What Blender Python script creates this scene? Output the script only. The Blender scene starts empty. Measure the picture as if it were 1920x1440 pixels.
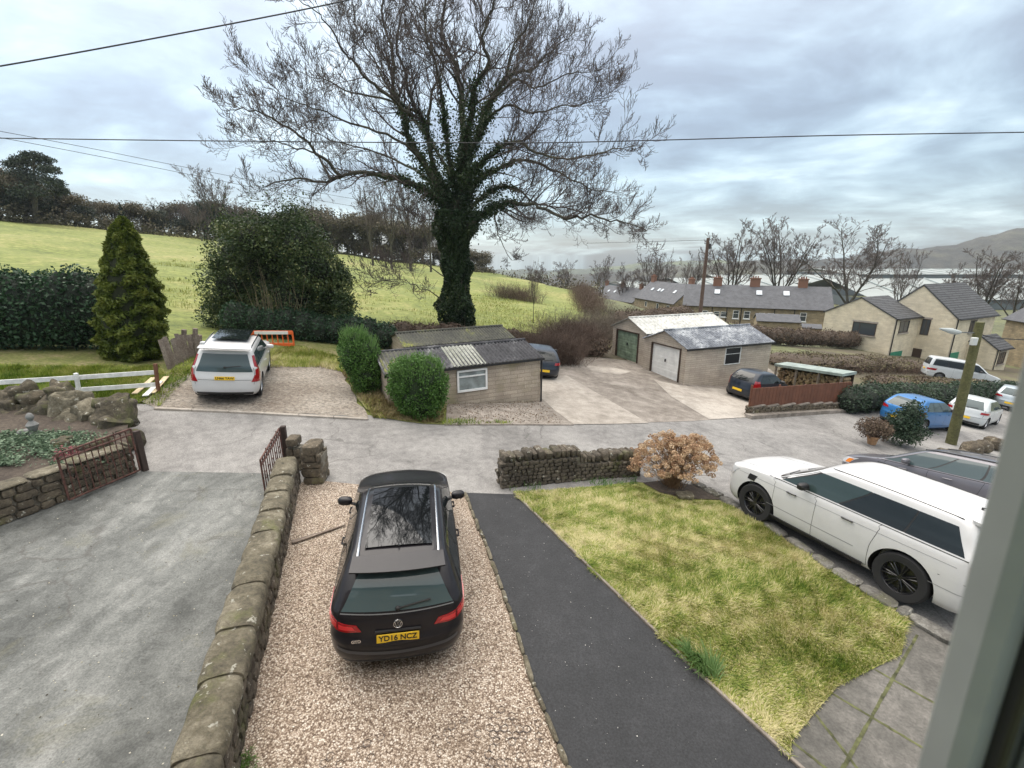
import bpy, math, random
import numpy as np
from mathutils import Vector, Matrix
from mathutils.geometry import delaunay_2d_cdt
random.seed(7); RS = np.random.RandomState(7)
SC = bpy.context.scene
COL = SC.collection
# ------------------------------------------------------------------ camera
F = 860.0; TH = math.radians(15.6); CAM = Vector((0, 0, 5.3))
cd = bpy.data.cameras.new('camera'); cam = bpy.data.objects.new('camera', cd); COL.objects.link(cam)
cam.location = CAM; cam.rotation_euler = (math.pi/2 - TH, 0, 0)
cd.sensor_width = 36; cd.lens = 36*F/1920; cd.clip_start = 0.05; cd.clip_end = 9000
cd.dof.use_dof = True; cd.dof.focus_distance = 14; cd.dof.aperture_fstop = 2.4
SC.camera = cam
# ------------------------------------------------------------------ world / sun / exposure
SC.view_settings.view_transform = 'Standard'; SC.view_settings.look = 'None'
SC.view_settings.exposure = 0.42; SC.view_settings.gamma = 1.0
SUN_EL, SUN_ROT = math.radians(52), math.radians(325)
w = bpy.data.worlds.new("World"); SC.world = w; w.use_nodes = True
nt = w.node_tree; nt.nodes.clear()
def N(t, ty, **kw):
    n = t.nodes.new(ty)
    for k, v in kw.items():
        if k.startswith('i_'): n.inputs[k[2:].replace('_', ' ')].default_value = v
        else: setattr(n, k, v)
    return n
def math_n(t, op, a, b=None, c=None, clamp=False):
    n = t.nodes.new('ShaderNodeMath'); n.operation = op; n.use_clamp = clamp
    for i, v in enumerate((a, b, c)):
        if v is None: continue
        if isinstance(v, (int, float)): n.inputs[i].default_value = v
        else: t.links.new(v, n.inputs[i])
    return n.outputs[0]
def ramp(t, fac, stops, interp='LINEAR'):
    r = t.nodes.new('ShaderNodeValToRGB'); r.color_ramp.interpolation = interp
    els = r.color_ramp.elements
    while len(els) > len(stops): els.remove(els[-1])
    while len(els) < len(stops): els.new(0.5)
    for e, (p, c) in zip(els, stops):
        e.position = p; e.color = (c[0], c[1], c[2], 1)
    t.links.new(fac, r.inputs[0]); return r.outputs[0]
sky = N(nt, 'ShaderNodeTexSky', sky_type='NISHITA', sun_disc=False, sun_elevation=SUN_EL, sun_rotation=SUN_ROT)
bg1 = N(nt, 'ShaderNodeBackground'); bg1.inputs[1].default_value = 0.05; nt.links.new(sky.outputs[0], bg1.inputs[0])
tc = N(nt, 'ShaderNodeTexCoord'); sep = N(nt, 'ShaderNodeSeparateXYZ'); nt.links.new(tc.outputs['Generated'], sep.inputs[0])
zc = math_n(nt, 'MAXIMUM', sep.outputs[2], 0.0)
den = math_n(nt, 'ADD', zc, 0.17)
cx = math_n(nt, 'DIVIDE', sep.outputs[0], den); cy = math_n(nt, 'DIVIDE', sep.outputs[1], den)
comb = N(nt, 'ShaderNodeCombineXYZ'); nt.links.new(cx, comb.inputs[0]); nt.links.new(cy, comb.inputs[1])
mp = N(nt, 'ShaderNodeMapping'); mp.inputs['Rotation'].default_value = (0, 0, math.radians(28)); mp.inputs['Scale'].default_value = (0.95, 1.05, 1)
mp.inputs['Location'].default_value = (3.3, 1.4, 0)
nt.links.new(comb.outputs[0], mp.inputs[0])
n1 = N(nt, 'ShaderNodeTexNoise'); n1.inputs['Scale'].default_value = 1.0; n1.inputs['Detail'].default_value = 7; n1.inputs['Roughness'].default_value = .55; n1.inputs['Distortion'].default_value = .7
n2 = N(nt, 'ShaderNodeTexNoise'); n2.inputs['Scale'].default_value = 2.7; n2.inputs['Detail'].default_value = 6; n2.inputs['Roughness'].default_value = .55; n2.inputs['Distortion'].default_value = .35
nt.links.new(mp.outputs[0], n1.inputs[0]); nt.links.new(mp.outputs[0], n2.inputs[0])
nf = math_n(nt, 'ADD', math_n(nt, 'MULTIPLY', n1.outputs[0], .70), math_n(nt, 'MULTIPLY', n2.outputs[0], .30))
ccol = ramp(nt, nf, [(.41, (.060, .105, .16)), (.465, (.13, .205, .275)), (.515, (.235, .345, .42)), (.565, (.37, .50, .57)), (.63, (.60, .74, .79))])
# brighter, whiter cloud towards the zenith (overcast sky distribution)
zen = math_n(nt, 'ADD', math_n(nt, 'MULTIPLY', math_n(nt, 'POWER', zc, 2.6), 4.2), 0.76)
mx = N(nt, 'ShaderNodeMix', data_type='RGBA'); nt.links.new(math_n(nt, 'MULTIPLY', zc, 1.1, clamp=True), mx.inputs[0])
nt.links.new(ccol, mx.inputs[6]); mx.inputs[7].default_value = (.62, .58, .53, 1)
bg2 = N(nt, 'ShaderNodeBackground'); nt.links.new(mx.outputs[2], bg2.inputs[0]); nt.links.new(zen, bg2.inputs[1])
ad = N(nt, 'ShaderNodeAddShader'); nt.links.new(bg1.outputs[0], ad.inputs[0]); nt.links.new(bg2.outputs[0], ad.inputs[1])
wo = N(nt, 'ShaderNodeOutputWorld'); nt.links.new(ad.outputs[0], wo.inputs[0])
sl = bpy.data.lights.new('sun', 'SUN'); sl.energy = 1.5; sl.angle = math.radians(50); sl.color = (1, .92, .82)
so = bpy.data.objects.new('sun', sl); COL.objects.link(so)
so.rotation_euler = (math.pi/2 - SUN_EL, 0, math.radians(180) - SUN_ROT + math.radians(360))
# ------------------------------------------------------------------ measuring helpers (photo pixel -> place in the world)
def sst(a, b, v):
    t = min(1, max(0, (v-a)/(b-a))); return t*t*(3-2*t)
CRESTR = [(-1.06, 83), (-.62, 112), (-.31, 128), (-.07, 128), (.16, 88), (.3, 62), (.5, 52), (1.5, 50)]
def T(x, y):
    k = .05 + .08*sst(7, 15, y)
    u = x + 1.3
    z = -k*u
    if u > 60: z = -k*60 - 4.2*(1-math.exp(-k*(u-60)/4.2))
    if y > 50:
        r = x/y; c = 83
        for a, b in CRESTR:
            if r >= a: c = b
        for (a, b), (a2, b2) in zip(CRESTR[:-1], CRESTR[1:]):
            if a <= r < a2: c = b+(b2-b)*(r-a)/(a2-a)
        s = sst(c+12, c+75, y)
        if s > 0: z = z*(1-s) + s*min(z, -16)
        if y > 330: z -= (y-330)*.06
    return z
def ray(px, py):
    X = px-960; Y = py-720
    return Vector((X, F*math.cos(TH)-Y*math.sin(TH), -(F*math.sin(TH)+Y*math.cos(TH))))
def at(px, py, D):
    d = ray(px, py); return CAM + d*(D/d.y)
def gz(px, py, z):
    d = ray(px, py); return CAM + d*((z-CAM.z)/d.z)
def gp(px, py, off=0.0):
    d = ray(px, py); d /= d.y; t = 1.0; pt = t
    while t < 900:
        p = CAM + d*t
        if p.z < T(p.x, p.y) + off: break
        pt = t; t *= 1.03
    lo, hi = pt, t
    for _ in range(30):
        m = (lo+hi)/2; p = CAM + d*m
        if p.z < T(p.x, p.y)+off: hi = m
        else: lo = m
    return CAM + d*hi
# ------------------------------------------------------------------ scene-graph helpers
def tag(o, label=None, cat=None, group=None, kind=None):
    if label: o['label'] = label
    if cat: o['category'] = cat
    if group: o['group'] = group
    if kind: o['kind'] = kind
    return o
def thing(name, label, cat, loc=(0, 0, 0), rz=0, group=None):
    o = bpy.data.objects.new(name, None); COL.objects.link(o); o.empty_display_size = .3
    o.location = loc; o.rotation_euler = (0, 0, rz); return tag(o, label, cat, group)
def rootloc(o):
    v = Vector((0, 0, 0))
    while o is not None: v += o.location; o = o.parent
    return v
def copy_tree(o, parent=None):
    c = o.copy(); COL.objects.link(c); c.parent = parent
    for ch in list(o.children): copy_tree(ch, c)
    return c
class MB:
    def __init__(s): s.v = []; s.f = []; s.uv = {}
    def add(s, vs, fs, uvs=None):
        b = len(s.v); s.v.extend([tuple(p) for p in vs])
        for i, f in enumerate(fs):
            if uvs: s.uv[len(s.f)] = uvs[i]
            s.f.append(tuple(b+k for k in f))
        return s
    def quad(s, a, b, c, d, uv=None):
        return s.add([a, b, c, d], [(0, 1, 2, 3)], [uv] if uv else None)
    def box(s, c, size, rot=None, bev=0.0):
        c = Vector(c); hx, hy, hz = size[0]/2, size[1]/2, size[2]/2
        if rot is None: R = Matrix.Identity(3)
        elif isinstance(rot, (int, float)): R = Matrix.Rotation(rot, 3, 'Z')
        else: R = rot
        if bev <= 0:
            vs = [c + R @ Vector((x*hx, y*hy, z*hz)) for x in (-1, 1) for y in (-1, 1) for z in (-1, 1)]
            return s.add(vs, [(0, 1, 3, 2), (4, 6, 7, 5), (0, 4, 5, 1), (2, 3, 7, 6), (0, 2, 6, 4), (1, 5, 7, 3)])
        b = min(bev, hx*.9, hy*.9, hz*.9)
        def ring(z, i): 
            X, Y = hx-i, hy-i; q = b*.999 if i == 0 else b*.6
            return [(-X+q, -Y, z), (X-q, -Y, z), (X, -Y+q, z), (X, Y-q, z), (X-q, Y, z), (-X+q, Y, z), (-X, Y-q, z), (-X, -Y+q, z)]
        R4 = [ring(-hz, b), ring(-hz+b, 0), ring(hz-b, 0), ring(hz, b)]
        vs = [c + R @ Vector(p) for r in R4 for p in r]
        fs = [tuple(range(7, -1, -1)), tuple(range(24, 32))]
        for k in range(3):
            for j in range(8):
                a, d = k*8+j, k*8+(j+1) % 8
                fs.append((a, d, d+8, a+8))
        return s.add(vs, fs)
    def tube(s, pts, rad, n=8, cap=True):
        pts = [Vector(p) for p in pts]
        if isinstance(rad, (int, float)): rad = [rad]*len(pts)
        rings = []; up = None
        for i, p in enumerate(pts):
            d = (pts[min(i+1, len(pts)-1)] - pts[max(i-1, 0)]).normalized()
            if up is None: up = d.orthogonal().normalized()
            up = (up - d*up.dot(d)).normalized(); si = d.cross(up)
            rings.append([p + (up*math.cos(2*math.pi*k/n) + si*math.sin(2*math.pi*k/n))*rad[i] for k in range(n)])
        vs = [q for r in rings for q in r]; fs = []
        for i in range(len(pts)-1):
            for k in range(n):
                fs.append((i*n+k, i*n+(k+1) % n, (i+1)*n+(k+1) % n, (i+1)*n+k))
        if cap: fs.append(tuple(range(n-1, -1, -1))); fs.append(tuple((len(pts)-1)*n+k for k in range(n)))
        return s.add(vs, fs)
    def blob(s, c, r, seed=0, amp=.18, n=8, rot=None, sharp=1.0):
        rnd = random.Random(seed); c = Vector(c); ph = [rnd.uniform(0, 6.28) for _ in range(8)]
        vs = []; fs = []
        for i in range(n+1):
            th = math.pi*i/n
            for j in range(2*n):
                a = math.pi*j/n
                d = Vector((math.sin(th)*math.cos(a), math.sin(th)*math.sin(a), math.cos(th)))
                if sharp != 1: d = Vector([math.copysign(abs(q)**sharp, q) for q in d])
                k = 1 + amp*(math.sin(2.1*d.x*2+ph[0])*.4 + math.sin(3.3*d.y*2+ph[1])*.35 + math.sin(4.1*d.z*2+ph[2])*.3 + math.sin(6*d.x+5*d.y+ph[3])*.25)
                q = Vector((d.x*r[0]*k, d.y*r[1]*k, d.z*r[2]*k))
                if rot is not None: q = rot @ q
                vs.append(c+q)
        m = 2*n
        for i in range(n):
            for j in range(m): fs.append((i*m+j, (i+1)*m+j, (i+1)*m+(j+1) % m, i*m+(j+1) % m))
        return s.add(vs, fs)
    def lathe(s, prof, n=24, axis='Y', c=(0, 0, 0)):
        c = Vector(c); vs = []; fs = []; m = len(prof)
        for k in range(n):
            a = 2*math.pi*k/n
            for (r, h) in prof:
                if axis == 'Y': vs.append(c+Vector((r*math.cos(a), h, r*math.sin(a))))
                else: vs.append(c+Vector((r*math.cos(a), r*math.sin(a), h)))
        for k in range(n):
            for i in range(m-1): fs.append((k*m+i, k*m+i+1, ((k+1) % n)*m+i+1, ((k+1) % n)*m+i))
        return s.add(vs, fs)
    def build(s, name, mat, parent=None, local=False, smooth=False, struct=False, sharp=35):
        me = bpy.data.meshes.new(name); V = [Vector(p) for p in s.v]; loc = None
        if parent is not None:
            if not local:
                rl = rootloc(parent); V = [p-rl for p in V]
        elif not struct and not local:
            n = len(V); loc = Vector((sum(p.x for p in V)/n, sum(p.y for p in V)/n, min(p.z for p in V)))
            V = [p-loc for p in V]
        me.from_pydata([tuple(p) for p in V], [], s.f)
        if s.uv:
            ul = me.uv_layers.new(name='UVMap')
            for i, p in enumerate(me.polygons):
                if i in s.uv:
                    for li, c in zip(p.loop_indices, s.uv[i]): ul.data[li].uv = c
        me.materials.append(mat)
        o = bpy.data.objects.new(name, me); COL.objects.link(o)
        if loc is not None: o.location = loc
        if parent is not None: o.parent = parent
        if smooth:
            me.polygons.foreach_set('use_smooth', [True]*len(me.polygons))
            if sharp < 180:
                try: me.set_sharp_from_angle(angle=math.radians(sharp))
                except Exception: pass
        if struct: o['kind'] = 'structure'
        return o
def npmesh(name, verts, faces4, mat, parent=None, var=None, loc=None, smooth=False, tri=False, kind=None):
    """verts Nx3 (world or local), faces Mx4 or Mx3 index array"""
    me = bpy.data.meshes.new(name); k = 3 if tri else 4
    verts = np.asarray(verts, dtype=np.float32)
    if parent is not None and loc is None: verts = verts - np.array(rootloc(parent), dtype=np.float32)
    elif parent is None and loc is None:
        loc = np.array([verts[:, 0].mean(), verts[:, 1].mean(), verts[:, 2].min()]); verts = verts - loc.astype(np.float32)
    me.vertices.add(len(verts)); me.vertices.foreach_set('co', verts.ravel())
    nf_ = len(faces4); me.loops.add(nf_*k); me.polygons.add(nf_)
    me.loops.foreach_set('vertex_index', np.asarray(faces4, dtype=np.int32).ravel())
    me.polygons.foreach_set('loop_start', np.arange(0, nf_*k, k, dtype=np.int32))
    me.polygons.foreach_set('loop_total', np.full(nf_, k, dtype=np.int32))
    if smooth: me.polygons.foreach_set('use_smooth', np.ones(nf_, dtype=bool))
    if var is not None:
        a = me.attributes.new('var', 'FLOAT', 'POINT'); a.data.foreach_set('value', np.asarray(var, dtype=np.float32))
    me.materials.append(mat); me.update(calc_edges=True); me.validate()
    o = bpy.data.objects.new(name, me); COL.objects.link(o)
    if parent is not None: o.parent = parent
    elif loc is not None: o.location = tuple(loc)
    if kind: o['kind'] = kind
    return o
# ------------------------------------------------------------------ materials
def newmat(name):
    m = bpy.data.materials.new(name); m.use_nodes = True
    return m, m.node_tree, m.node_tree.nodes['Principled BSDF']
def noise(t, vec, scale, detail=4, rough=.55, dist=0):
    n = N(t, 'ShaderNodeTexNoise'); n.inputs['Scale'].default_value = scale; n.inputs['Detail'].default_value = detail
    n.inputs['Roughness'].default_value = rough; n.inputs['Distortion'].default_value = dist
    if vec is not None: t.links.new(vec, n.inputs['Vector'])
    return n.outputs[0]
def mixc(t, fac, a, b, blend='MIX'):
    n = t.nodes.new('ShaderNodeMix'); n.data_type = 'RGBA'; n.blend_type = blend
    if isinstance(fac, (int, float)): n.inputs[0].default_value = fac
    else: t.links.new(fac, n.inputs[0])
    for i, v in ((6, a), (7, b)):
        if isinstance(v, (tuple, list)): n.inputs[i].default_value = (v[0], v[1], v[2], 1)
        else: t.links.new(v, n.inputs[i])
    return n.outputs[2]
def bump(t, bs, h, strength=.3, dist=.02):
    b = N(t, 'ShaderNodeBump'); b.inputs['Strength'].default_value = strength; b.inputs['Distance'].default_value = dist
    t.links.new(h, b.inputs['Height']); t.links.new(b.outputs[0], bs.inputs['Normal'])
def flat(name, c, rough=.6, metal=0, coat=0, emit=None, nscale=0, namp=.12):
    m, t, b = newmat(name)
    b.inputs['Base Color'].default_value = (*c, 1); b.inputs['Roughness'].default_value = rough; b.inputs['Metallic'].default_value = metal
    b.inputs['Coat Weight'].default_value = coat; b.inputs['Coat Roughness'].default_value = .03
    if nscale:
        tcn = N(t, 'ShaderNodeTexCoord'); f = noise(t, tcn.outputs['Object'], nscale, 5)
        lo = [q*(1-namp*2.2) for q in c]; hi = [min(1, q*(1+namp*2)) for q in c]
        t.links.new(ramp(t, f, [(.3, lo), (.7, hi)]), b.inputs['Base Color'])
    return m
def crackn(t, v, col, sc):
    nz = N(t, 'ShaderNodeTexNoise'); nz.inputs['Scale'].default_value = 1.6; nz.inputs['Detail'].default_value = 6; t.links.new(v, nz.inputs['Vector'])
    vm = N(t, 'ShaderNodeVectorMath'); vm.operation = 'MULTIPLY_ADD'; t.links.new(nz.outputs['Color'], vm.inputs[0]); vm.inputs[1].default_value = (.9, .9, 0); t.links.new(v, vm.inputs[2])
    vo = N(t, 'ShaderNodeTexVoronoi'); vo.feature = 'DISTANCE_TO_EDGE'; vo.inputs['Scale'].default_value = sc; t.links.new(vm.outputs[0], vo.inputs['Vector'])
    ln = ramp(t, vo.outputs['Distance'], [(.004, (1, 1, 1)), (.013, (0, 0, 0))]); mk = ramp(t, noise(t, v, .55, 3), [(.50, (0, 0, 0)), (.58, (.55, .55, .55))])
    return mixc(t, math_n(t, 'MULTIPLY', ln, mk), col, (.07, .066, .06))
def speck(name, cols, s1=.5, s2=8, s3=120, rough=.9, bs=.25, bd=.01, pos=(.32, .5, .66), fine=.25, dist=0, coord='Object', cracks=0):
    """three-colour noise at a large and a medium scale with fine grain"""
    m, t, b = newmat(name); tcn = N(t, 'ShaderNodeTexCoord'); v = tcn.outputs[coord]
    a = noise(t, v, s1, 5, .6, dist); c = noise(t, v, s2, 5, .6); d = noise(t, v, s3*.22, 8, .78)
    f = math_n(t, 'ADD', math_n(t, 'MULTIPLY', a, .6), math_n(t, 'MULTIPLY', c, .4))
    col = ramp(t, f, list(zip(pos, cols)))
    g = ramp(t, d, [(.36, (1-fine*1.3,)*3), (.64, (1+fine*1.3,)*3)])
    col = mixc(t, 1.0, col, g, 'MULTIPLY')
    if cracks: col = crackn(t, v, col, cracks)
    t.links.new(col, b.inputs['Base Color']); b.inputs['Roughness'].default_value = rough
    bump(t, b, math_n(t, 'ADD', d, math_n(t, 'MULTIPLY', c, 1.5)), bs, bd); return m
def leafmat(name, cols, rough=.55, trans=0.15):
    m, t, b = newmat(name); a = N(t, 'ShaderNodeAttribute'); a.attribute_name = 'var'
    col = ramp(t, a.outputs['Fac'], [(i/(len(cols)-1), c) for i, c in enumerate(cols)])
    t.links.new(col, b.inputs['Base Color']); b.inputs['Roughness'].default_value = rough; b.inputs['Specular IOR Level'].default_value = .3
    if trans:
        tr = N(t, 'ShaderNodeBsdfTranslucent'); t.links.new(col, tr.inputs[0]); ms = N(t, 'ShaderNodeMixShader'); ms.inputs[0].default_value = trans
        out = t.nodes['Material Output']; t.links.new(b.outputs[0], ms.inputs[1]); t.links.new(tr.outputs[0], ms.inputs[2]); t.links.new(ms.outputs[0], out.inputs[0])
    return m
def brickmat(name, c1, c2, cm, bw=.45, bh=.15, mort=.012, rough=.9, var=.5, bs=.5, stain=None):
    m, t, b = newmat(name); tcn = N(t, 'ShaderNodeTexCoord'); v = tcn.outputs['UV']
    br = N(t, 'ShaderNodeTexBrick'); br.inputs['Scale'].default_value = 1; br.inputs['Brick Width'].default_value = bw; br.inputs['Row Height'].default_value = bh
    br.inputs['Mortar Size'].default_value = mort; br.inputs['Mortar Smooth'].default_value = .3
    br.inputs['Color1'].default_value = (*c1, 1); br.inputs['Color2'].default_value = (*c2, 1); br.inputs['Mortar'].default_value = (*cm, 1)
    nv = N(t, 'ShaderNodeTexNoise'); nv.inputs['Scale'].default_value = 3; t.links.new(v, nv.inputs['Vector'])
    vm = N(t, 'ShaderNodeVectorMath'); vm.operation = 'MULTIPLY_ADD'; t.links.new(nv.outputs['Color'], vm.inputs[0]); vm.inputs[1].default_value = (.03, .03, 0); t.links.new(v, vm.inputs[2])
    t.links.new(vm.outputs[0], br.inputs['Vector'])
    n_ = noise(t, v, 1.1, 5); g = ramp(t, n_, [(.3, (1-var*.45,)*3), (.7, (1+var*.35,)*3)])
    col = mixc(t, 1, br.outputs[0], g, 'MULTIPLY')
    n3 = noise(t, v, 22, 3); col = mixc(t, 1, col, ramp(t, n3, [(.3, (.82,)*3), (.7, (1.15,)*3)]), 'MULTIPLY')
    if stain:
        n4 = noise(t, v, .5, 6, .65); fac = ramp(t, n4, [(.5, (0, 0, 0)), (.68, (1, 1, 1))]); col = mixc(t, fac, col, stain)
    t.links.new(col, b.inputs['Base Color']); b.inputs['Roughness'].default_value = rough
    bump(t, b, math_n(t, 'ADD', math_n(t, 'MULTIPLY', br.outputs['Fac'], -1), math_n(t, 'MULTIPLY', n3, .6)), bs, .012); return m
# ------------------------------------------------------------------ palette
M_field = speck('field_grass', [(.095, .122, .026), (.17, .195, .045), (.27, .25, .095)], .07, 1.1, 10, .95, .4, .05, (.36, .5, .66), .22)
M_lane = speck('worn_lane', [(.135, .130, .124), (.205, .197, .188), (.275, .266, .252)], .42, 4.5, 160, .88, .35, .006, (.36, .48, .62), .30, dist=.8, cracks=.5)
M_drive = speck('grey_tarmac', [(.095, .105, .105), (.175, .185, .188), (.27, .275, .27)], .42, 1.9, 190, .85, .4, .006, (.37, .5, .63), .35, dist=1.0)
M_path = speck('new_black_tarmac', [(.016, .017, .019), (.0215, .0225, .025), (.031, .032, .035)], .5, 4, 170, .75, .5, .006, (.35, .5, .66), .45)
M_conc = speck('pale_concrete', [(.21, .185, .155), (.335, .30, .26), (.43, .39, .34)], .4, 3, 90, .9, .3, .006, (.34, .5, .6), .15, dist=.6)
M_conc2 = speck('stained_concrete', [(.12, .10, .082), (.215, .188, .16), (.31, .275, .24)], .45, 3, 110, .9, .4, .008, (.36, .5, .62), .22, dist=1.0)
M_layby = speck('muddy_gravel', [(.15, .12, .095), (.235, .205, .17), (.32, .29, .25)], .5, 9, 45, .95, .8, .03, (.35, .5, .64), .38)
M_soil = speck('dark_soil', [(.035, .026, .020), (.065, .050, .038), (.10, .08, .06)], 1.2, 12, 70, .95, .8, .03)
M_verge = speck('rough_verge', [(.085, .105, .025), (.15, .16, .045), (.24, .20, .105)], .8, 6, 60, .95, .8, .04, (.38, .5, .62), .3)
M_turf = speck('lawn_turf', [(.13, .15, .035), (.23, .24, .065), (.36, .32, .15)], .9, 7, 80, .95, .8, .03, (.38, .5, .6), .3)
M_valley = speck('valley_scrub', [(.055, .06, .03), (.10, .105, .05), (.16, .17, .07)], .06, .5, 6, .95, .5, .1)
M_mud = speck('scrub_ground', [(.06, .05, .035), (.10, .085, .055), (.13, .125, .06)], .3, 3, 30, .95, .6, .05)
def gravelmat():
    m, t, b = newmat('pink_gravel'); tcn = N(t, 'ShaderNodeTexCoord'); v = tcn.outputs['Object']
    vo = N(t, 'ShaderNodeTexVoronoi'); vo.inputs['Scale'].default_value = 50; t.links.new(v, vo.inputs[0])
    sp = N(t, 'ShaderNodeSeparateColor'); t.links.new(vo.outputs['Color'], sp.inputs[0])
    col = ramp(t, sp.outputs[0], [(0, (.16, .115, .085)), (.25, (.34, .27, .205)), (.55, (.50, .42, .335)), (.8, (.64, .56, .47)), (1, (.80, .75, .66))])
    n_ = noise(t, v, .8, 5); col = mixc(t, 1, col, ramp(t, n_, [(.3, (.80, .78, .75)), (.7, (1.12,)*3)]), 'MULTIPLY')
    dk = ramp(t, vo.outputs['Distance'], [(.25, (1, 1, 1)), (.75, (.35, .3, .27))]); col = mixc(t, 1, col, dk, 'MULTIPLY')
    t.links.new(col, b.inputs['Base Color']); b.inputs['Roughness'].default_value = .85
    bump(t, b, math_n(t, 'MULTIPLY', vo.outputs['Distance'], -1), .9, .015); return m
def drivemat():
    m, t, b = newmat('grey_drive'); tcn = N(t, 'ShaderNodeTexCoord'); v = tcn.outputs['Object']
    mpn = N(t, 'ShaderNodeMapping'); mpn.inputs['Rotation'].default_value = (0, 0, math.radians(-17)); mpn.inputs['Scale'].default_value = (1.3, .38, 1); t.links.new(v, mpn.inputs[0]); q = mpn.outputs[0]
    a = noise(t, q, .7, 6, .62, .5); c = noise(t, v, 3.2, 6, .65, .8); d = noise(t, v, 38, 8, .78)
    f = math_n(t, 'ADD', math_n(t, 'MULTIPLY', a, .65), math_n(t, 'MULTIPLY', c, .35))
    col = ramp(t, f, [(.37, (.055, .058, .054)), (.46, (.100, .104, .098)), (.55, (.150, .155, .146)), (.66, (.235, .238, .225))])
    ms_ = noise(t, v, .9, 7, .7, .6); col = mixc(t, ramp(t, ms_, [(.58, (0,)*3), (.74, (.6,)*3)]), col, (.135, .13, .085)); col = crackn(t, v, col, .45)
    st = noise(t, v, 2.1, 5, .7, 2.5); col = mixc(t, ramp(t, st, [(.66, (0,)*3), (.70, (.7,)*3)]), col, (.065, .065, .06))
    col = mixc(t, 1, col, ramp(t, d, [(.34, (.55,)*3), (.66, (1.42,)*3)]), 'MULTIPLY')
    t.links.new(col, b.inputs['Base Color']); b.inputs['Roughness'].default_value = .85; bump(t, b, d, .5, .008); return m
M_drive = drivemat()
M_gravel = gravelmat()
# walls of rubble stone: stone colour varies over each stone, lichen and moss blotches
def stonemat(name, cols, moss=(.13, .14, .045), lichen=(.50, .49, .42), ms=.55):
    m, t, b = newmat(name); tcn = N(t, 'ShaderNodeTexCoord'); v = tcn.outputs['Object']
    a = noise(t, v, 2.3, 3); c = noise(t, v, 11, 6, .65); d = noise(t, v, 34, 7, .75)
    f = math_n(t, 'ADD', math_n(t, 'MULTIPLY', a, .5), math_n(t, 'MULTIPLY', c, .5))
    col = ramp(t, f, list(zip((.34, .5, .64), cols)))
    e = noise(t, v, 1.4, 6, .7); col = mixc(t, ramp(t, e, [(ms, (0, 0, 0)), (ms+.13, (.8, .8, .8))]), col, moss)
    g = noise(t, v, 8.5, 4, .6); col = mixc(t, ramp(t, g, [(.63, (0, 0, 0)), (.68, (.8, .8, .8))]), col, lichen)
    col = mixc(t, 1, col, ramp(t, d, [(.3, (.72,)*3), (.7, (1.25,)*3)]), 'MULTIPLY')
    t.links.new(col, b.inputs['Base Color']); b.inputs['Roughness'].default_value = .93
    bump(t, b, math_n(t, 'ADD', c, math_n(t, 'MULTIPLY', d, .8)), 1.0, .05); return m
M_stone = stonemat('weathered_sandstone', [(.055, .045, .033), (.135, .11, .078), (.25, .205, .145)])
M_cope = stonemat('lichened_coping', [(.065, .058, .042), (.165, .145, .10), (.30, .27, .20)], ms=.57)
M_dark_stone = stonemat('blackened_stone', [(.045, .038, .030), (.11, .092, .070), (.22, .185, .14)], moss=(.09, .10, .035))
M_mortar = speck('old_mortar', [(.08, .07, .055), (.16, .145, .115), (.28, .255, .21)], 1.5, 9, 60)
M_block = brickmat('pitched_concrete_block', (.47, .395, .315), (.375, .31, .245), (.26, .215, .17), .62, .155, .010, stain=(.24, .22, .12), var=.5)
M_block2 = brickmat('pale_concrete_block', (.50, .43, .35), (.42, .355, .29), (.31, .265, .215), .7, .12, .010, var=.4)
M_ystone = brickmat('new_buff_stone', (.70, .62, .47), (.61, .53, .39), (.62, .56, .44), .5, .16, .012, var=.35)
M_ostone = brickmat('old_terrace_stone', (.36, .285, .18), (.26, .21, .135), (.22, .18, .13), .55, .22, .015, var=.6)
M_slate = brickmat('dark_slate', (.075, .078, .088), (.095, .098, .108), (.05, .052, .058), .35, .28, .008, .7, .5, .3)
M_tile = brickmat('concrete_roof_tile', (.070, .072, .076), (.092, .094, .098), (.022, .022, .024), 2.5, .34, .06, .8, .35, .8)
M_white = flat('white_upvc', (.78, .78, .77), .4, nscale=5, namp=.04)
M_wpaint = flat('white_painted_wood', (.70, .71, .69), .6, nscale=7, namp=.1)
M_gdoor = flat('white_garage_door', (.80, .79, .76), .5, nscale=2, namp=.06)
M_greendoor = flat('faded_green_door', (.19, .25, .175), .65, nscale=3, namp=.2)
M_green2 = flat('bright_green_door', (.02, .20, .12), .5, nscale=3, namp=.08)
M_brownwood = flat('brown_frame', (.05, .03, .02), .6)
M_glass = flat('window_glass', (.05, .06, .07), .05, coat=.5)
M_iron = flat('rusty_iron', (.095, .042, .032), .75, nscale=14, namp=.3)
M_black = flat('black_plastic', (.012, .012, .013), .5)
M_rubber = flat('tyre_rubber', (.018, .018, .019), .8)
M_well = flat('wheel_well', (.006, .006, .006), .95)
M_wood = speck('weathered_wood', [(.12, .09, .07), (.21, .17, .14), (.30, .26, .22)], 1.2, 12, 90, .9, .5, .01)
M_newwood = flat('fresh_board', (.52, .42, .27), .7, nscale=5, namp=.1)
M_fencebrown = flat('brown_stained_board', (.135, .052, .028), .7, nscale=3, namp=.12)
M_pole = speck('creosoted_pole', [(.07, .045, .035), (.115, .075, .058), (.16, .11, .085)], 1, 9, 60, .9, .5, .01)
M_polegreen = speck('mossy_pole', [(.055, .05, .028), (.095, .095, .036), (.14, .13, .06)], 1, 9, 60, .9, .5, .01)
M_cable = flat('black_cable', (.02, .021, .025), .6)
M_bark = speck('ash_bark', [(.030, .028, .020), (.062, .056, .042), (.11, .105, .065)], 1.2, 9, 60, .95, .7, .03)
M_twig = flat('ash_twigs', (.088, .070, .064), .9, nscale=.6, namp=.18)
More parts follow.
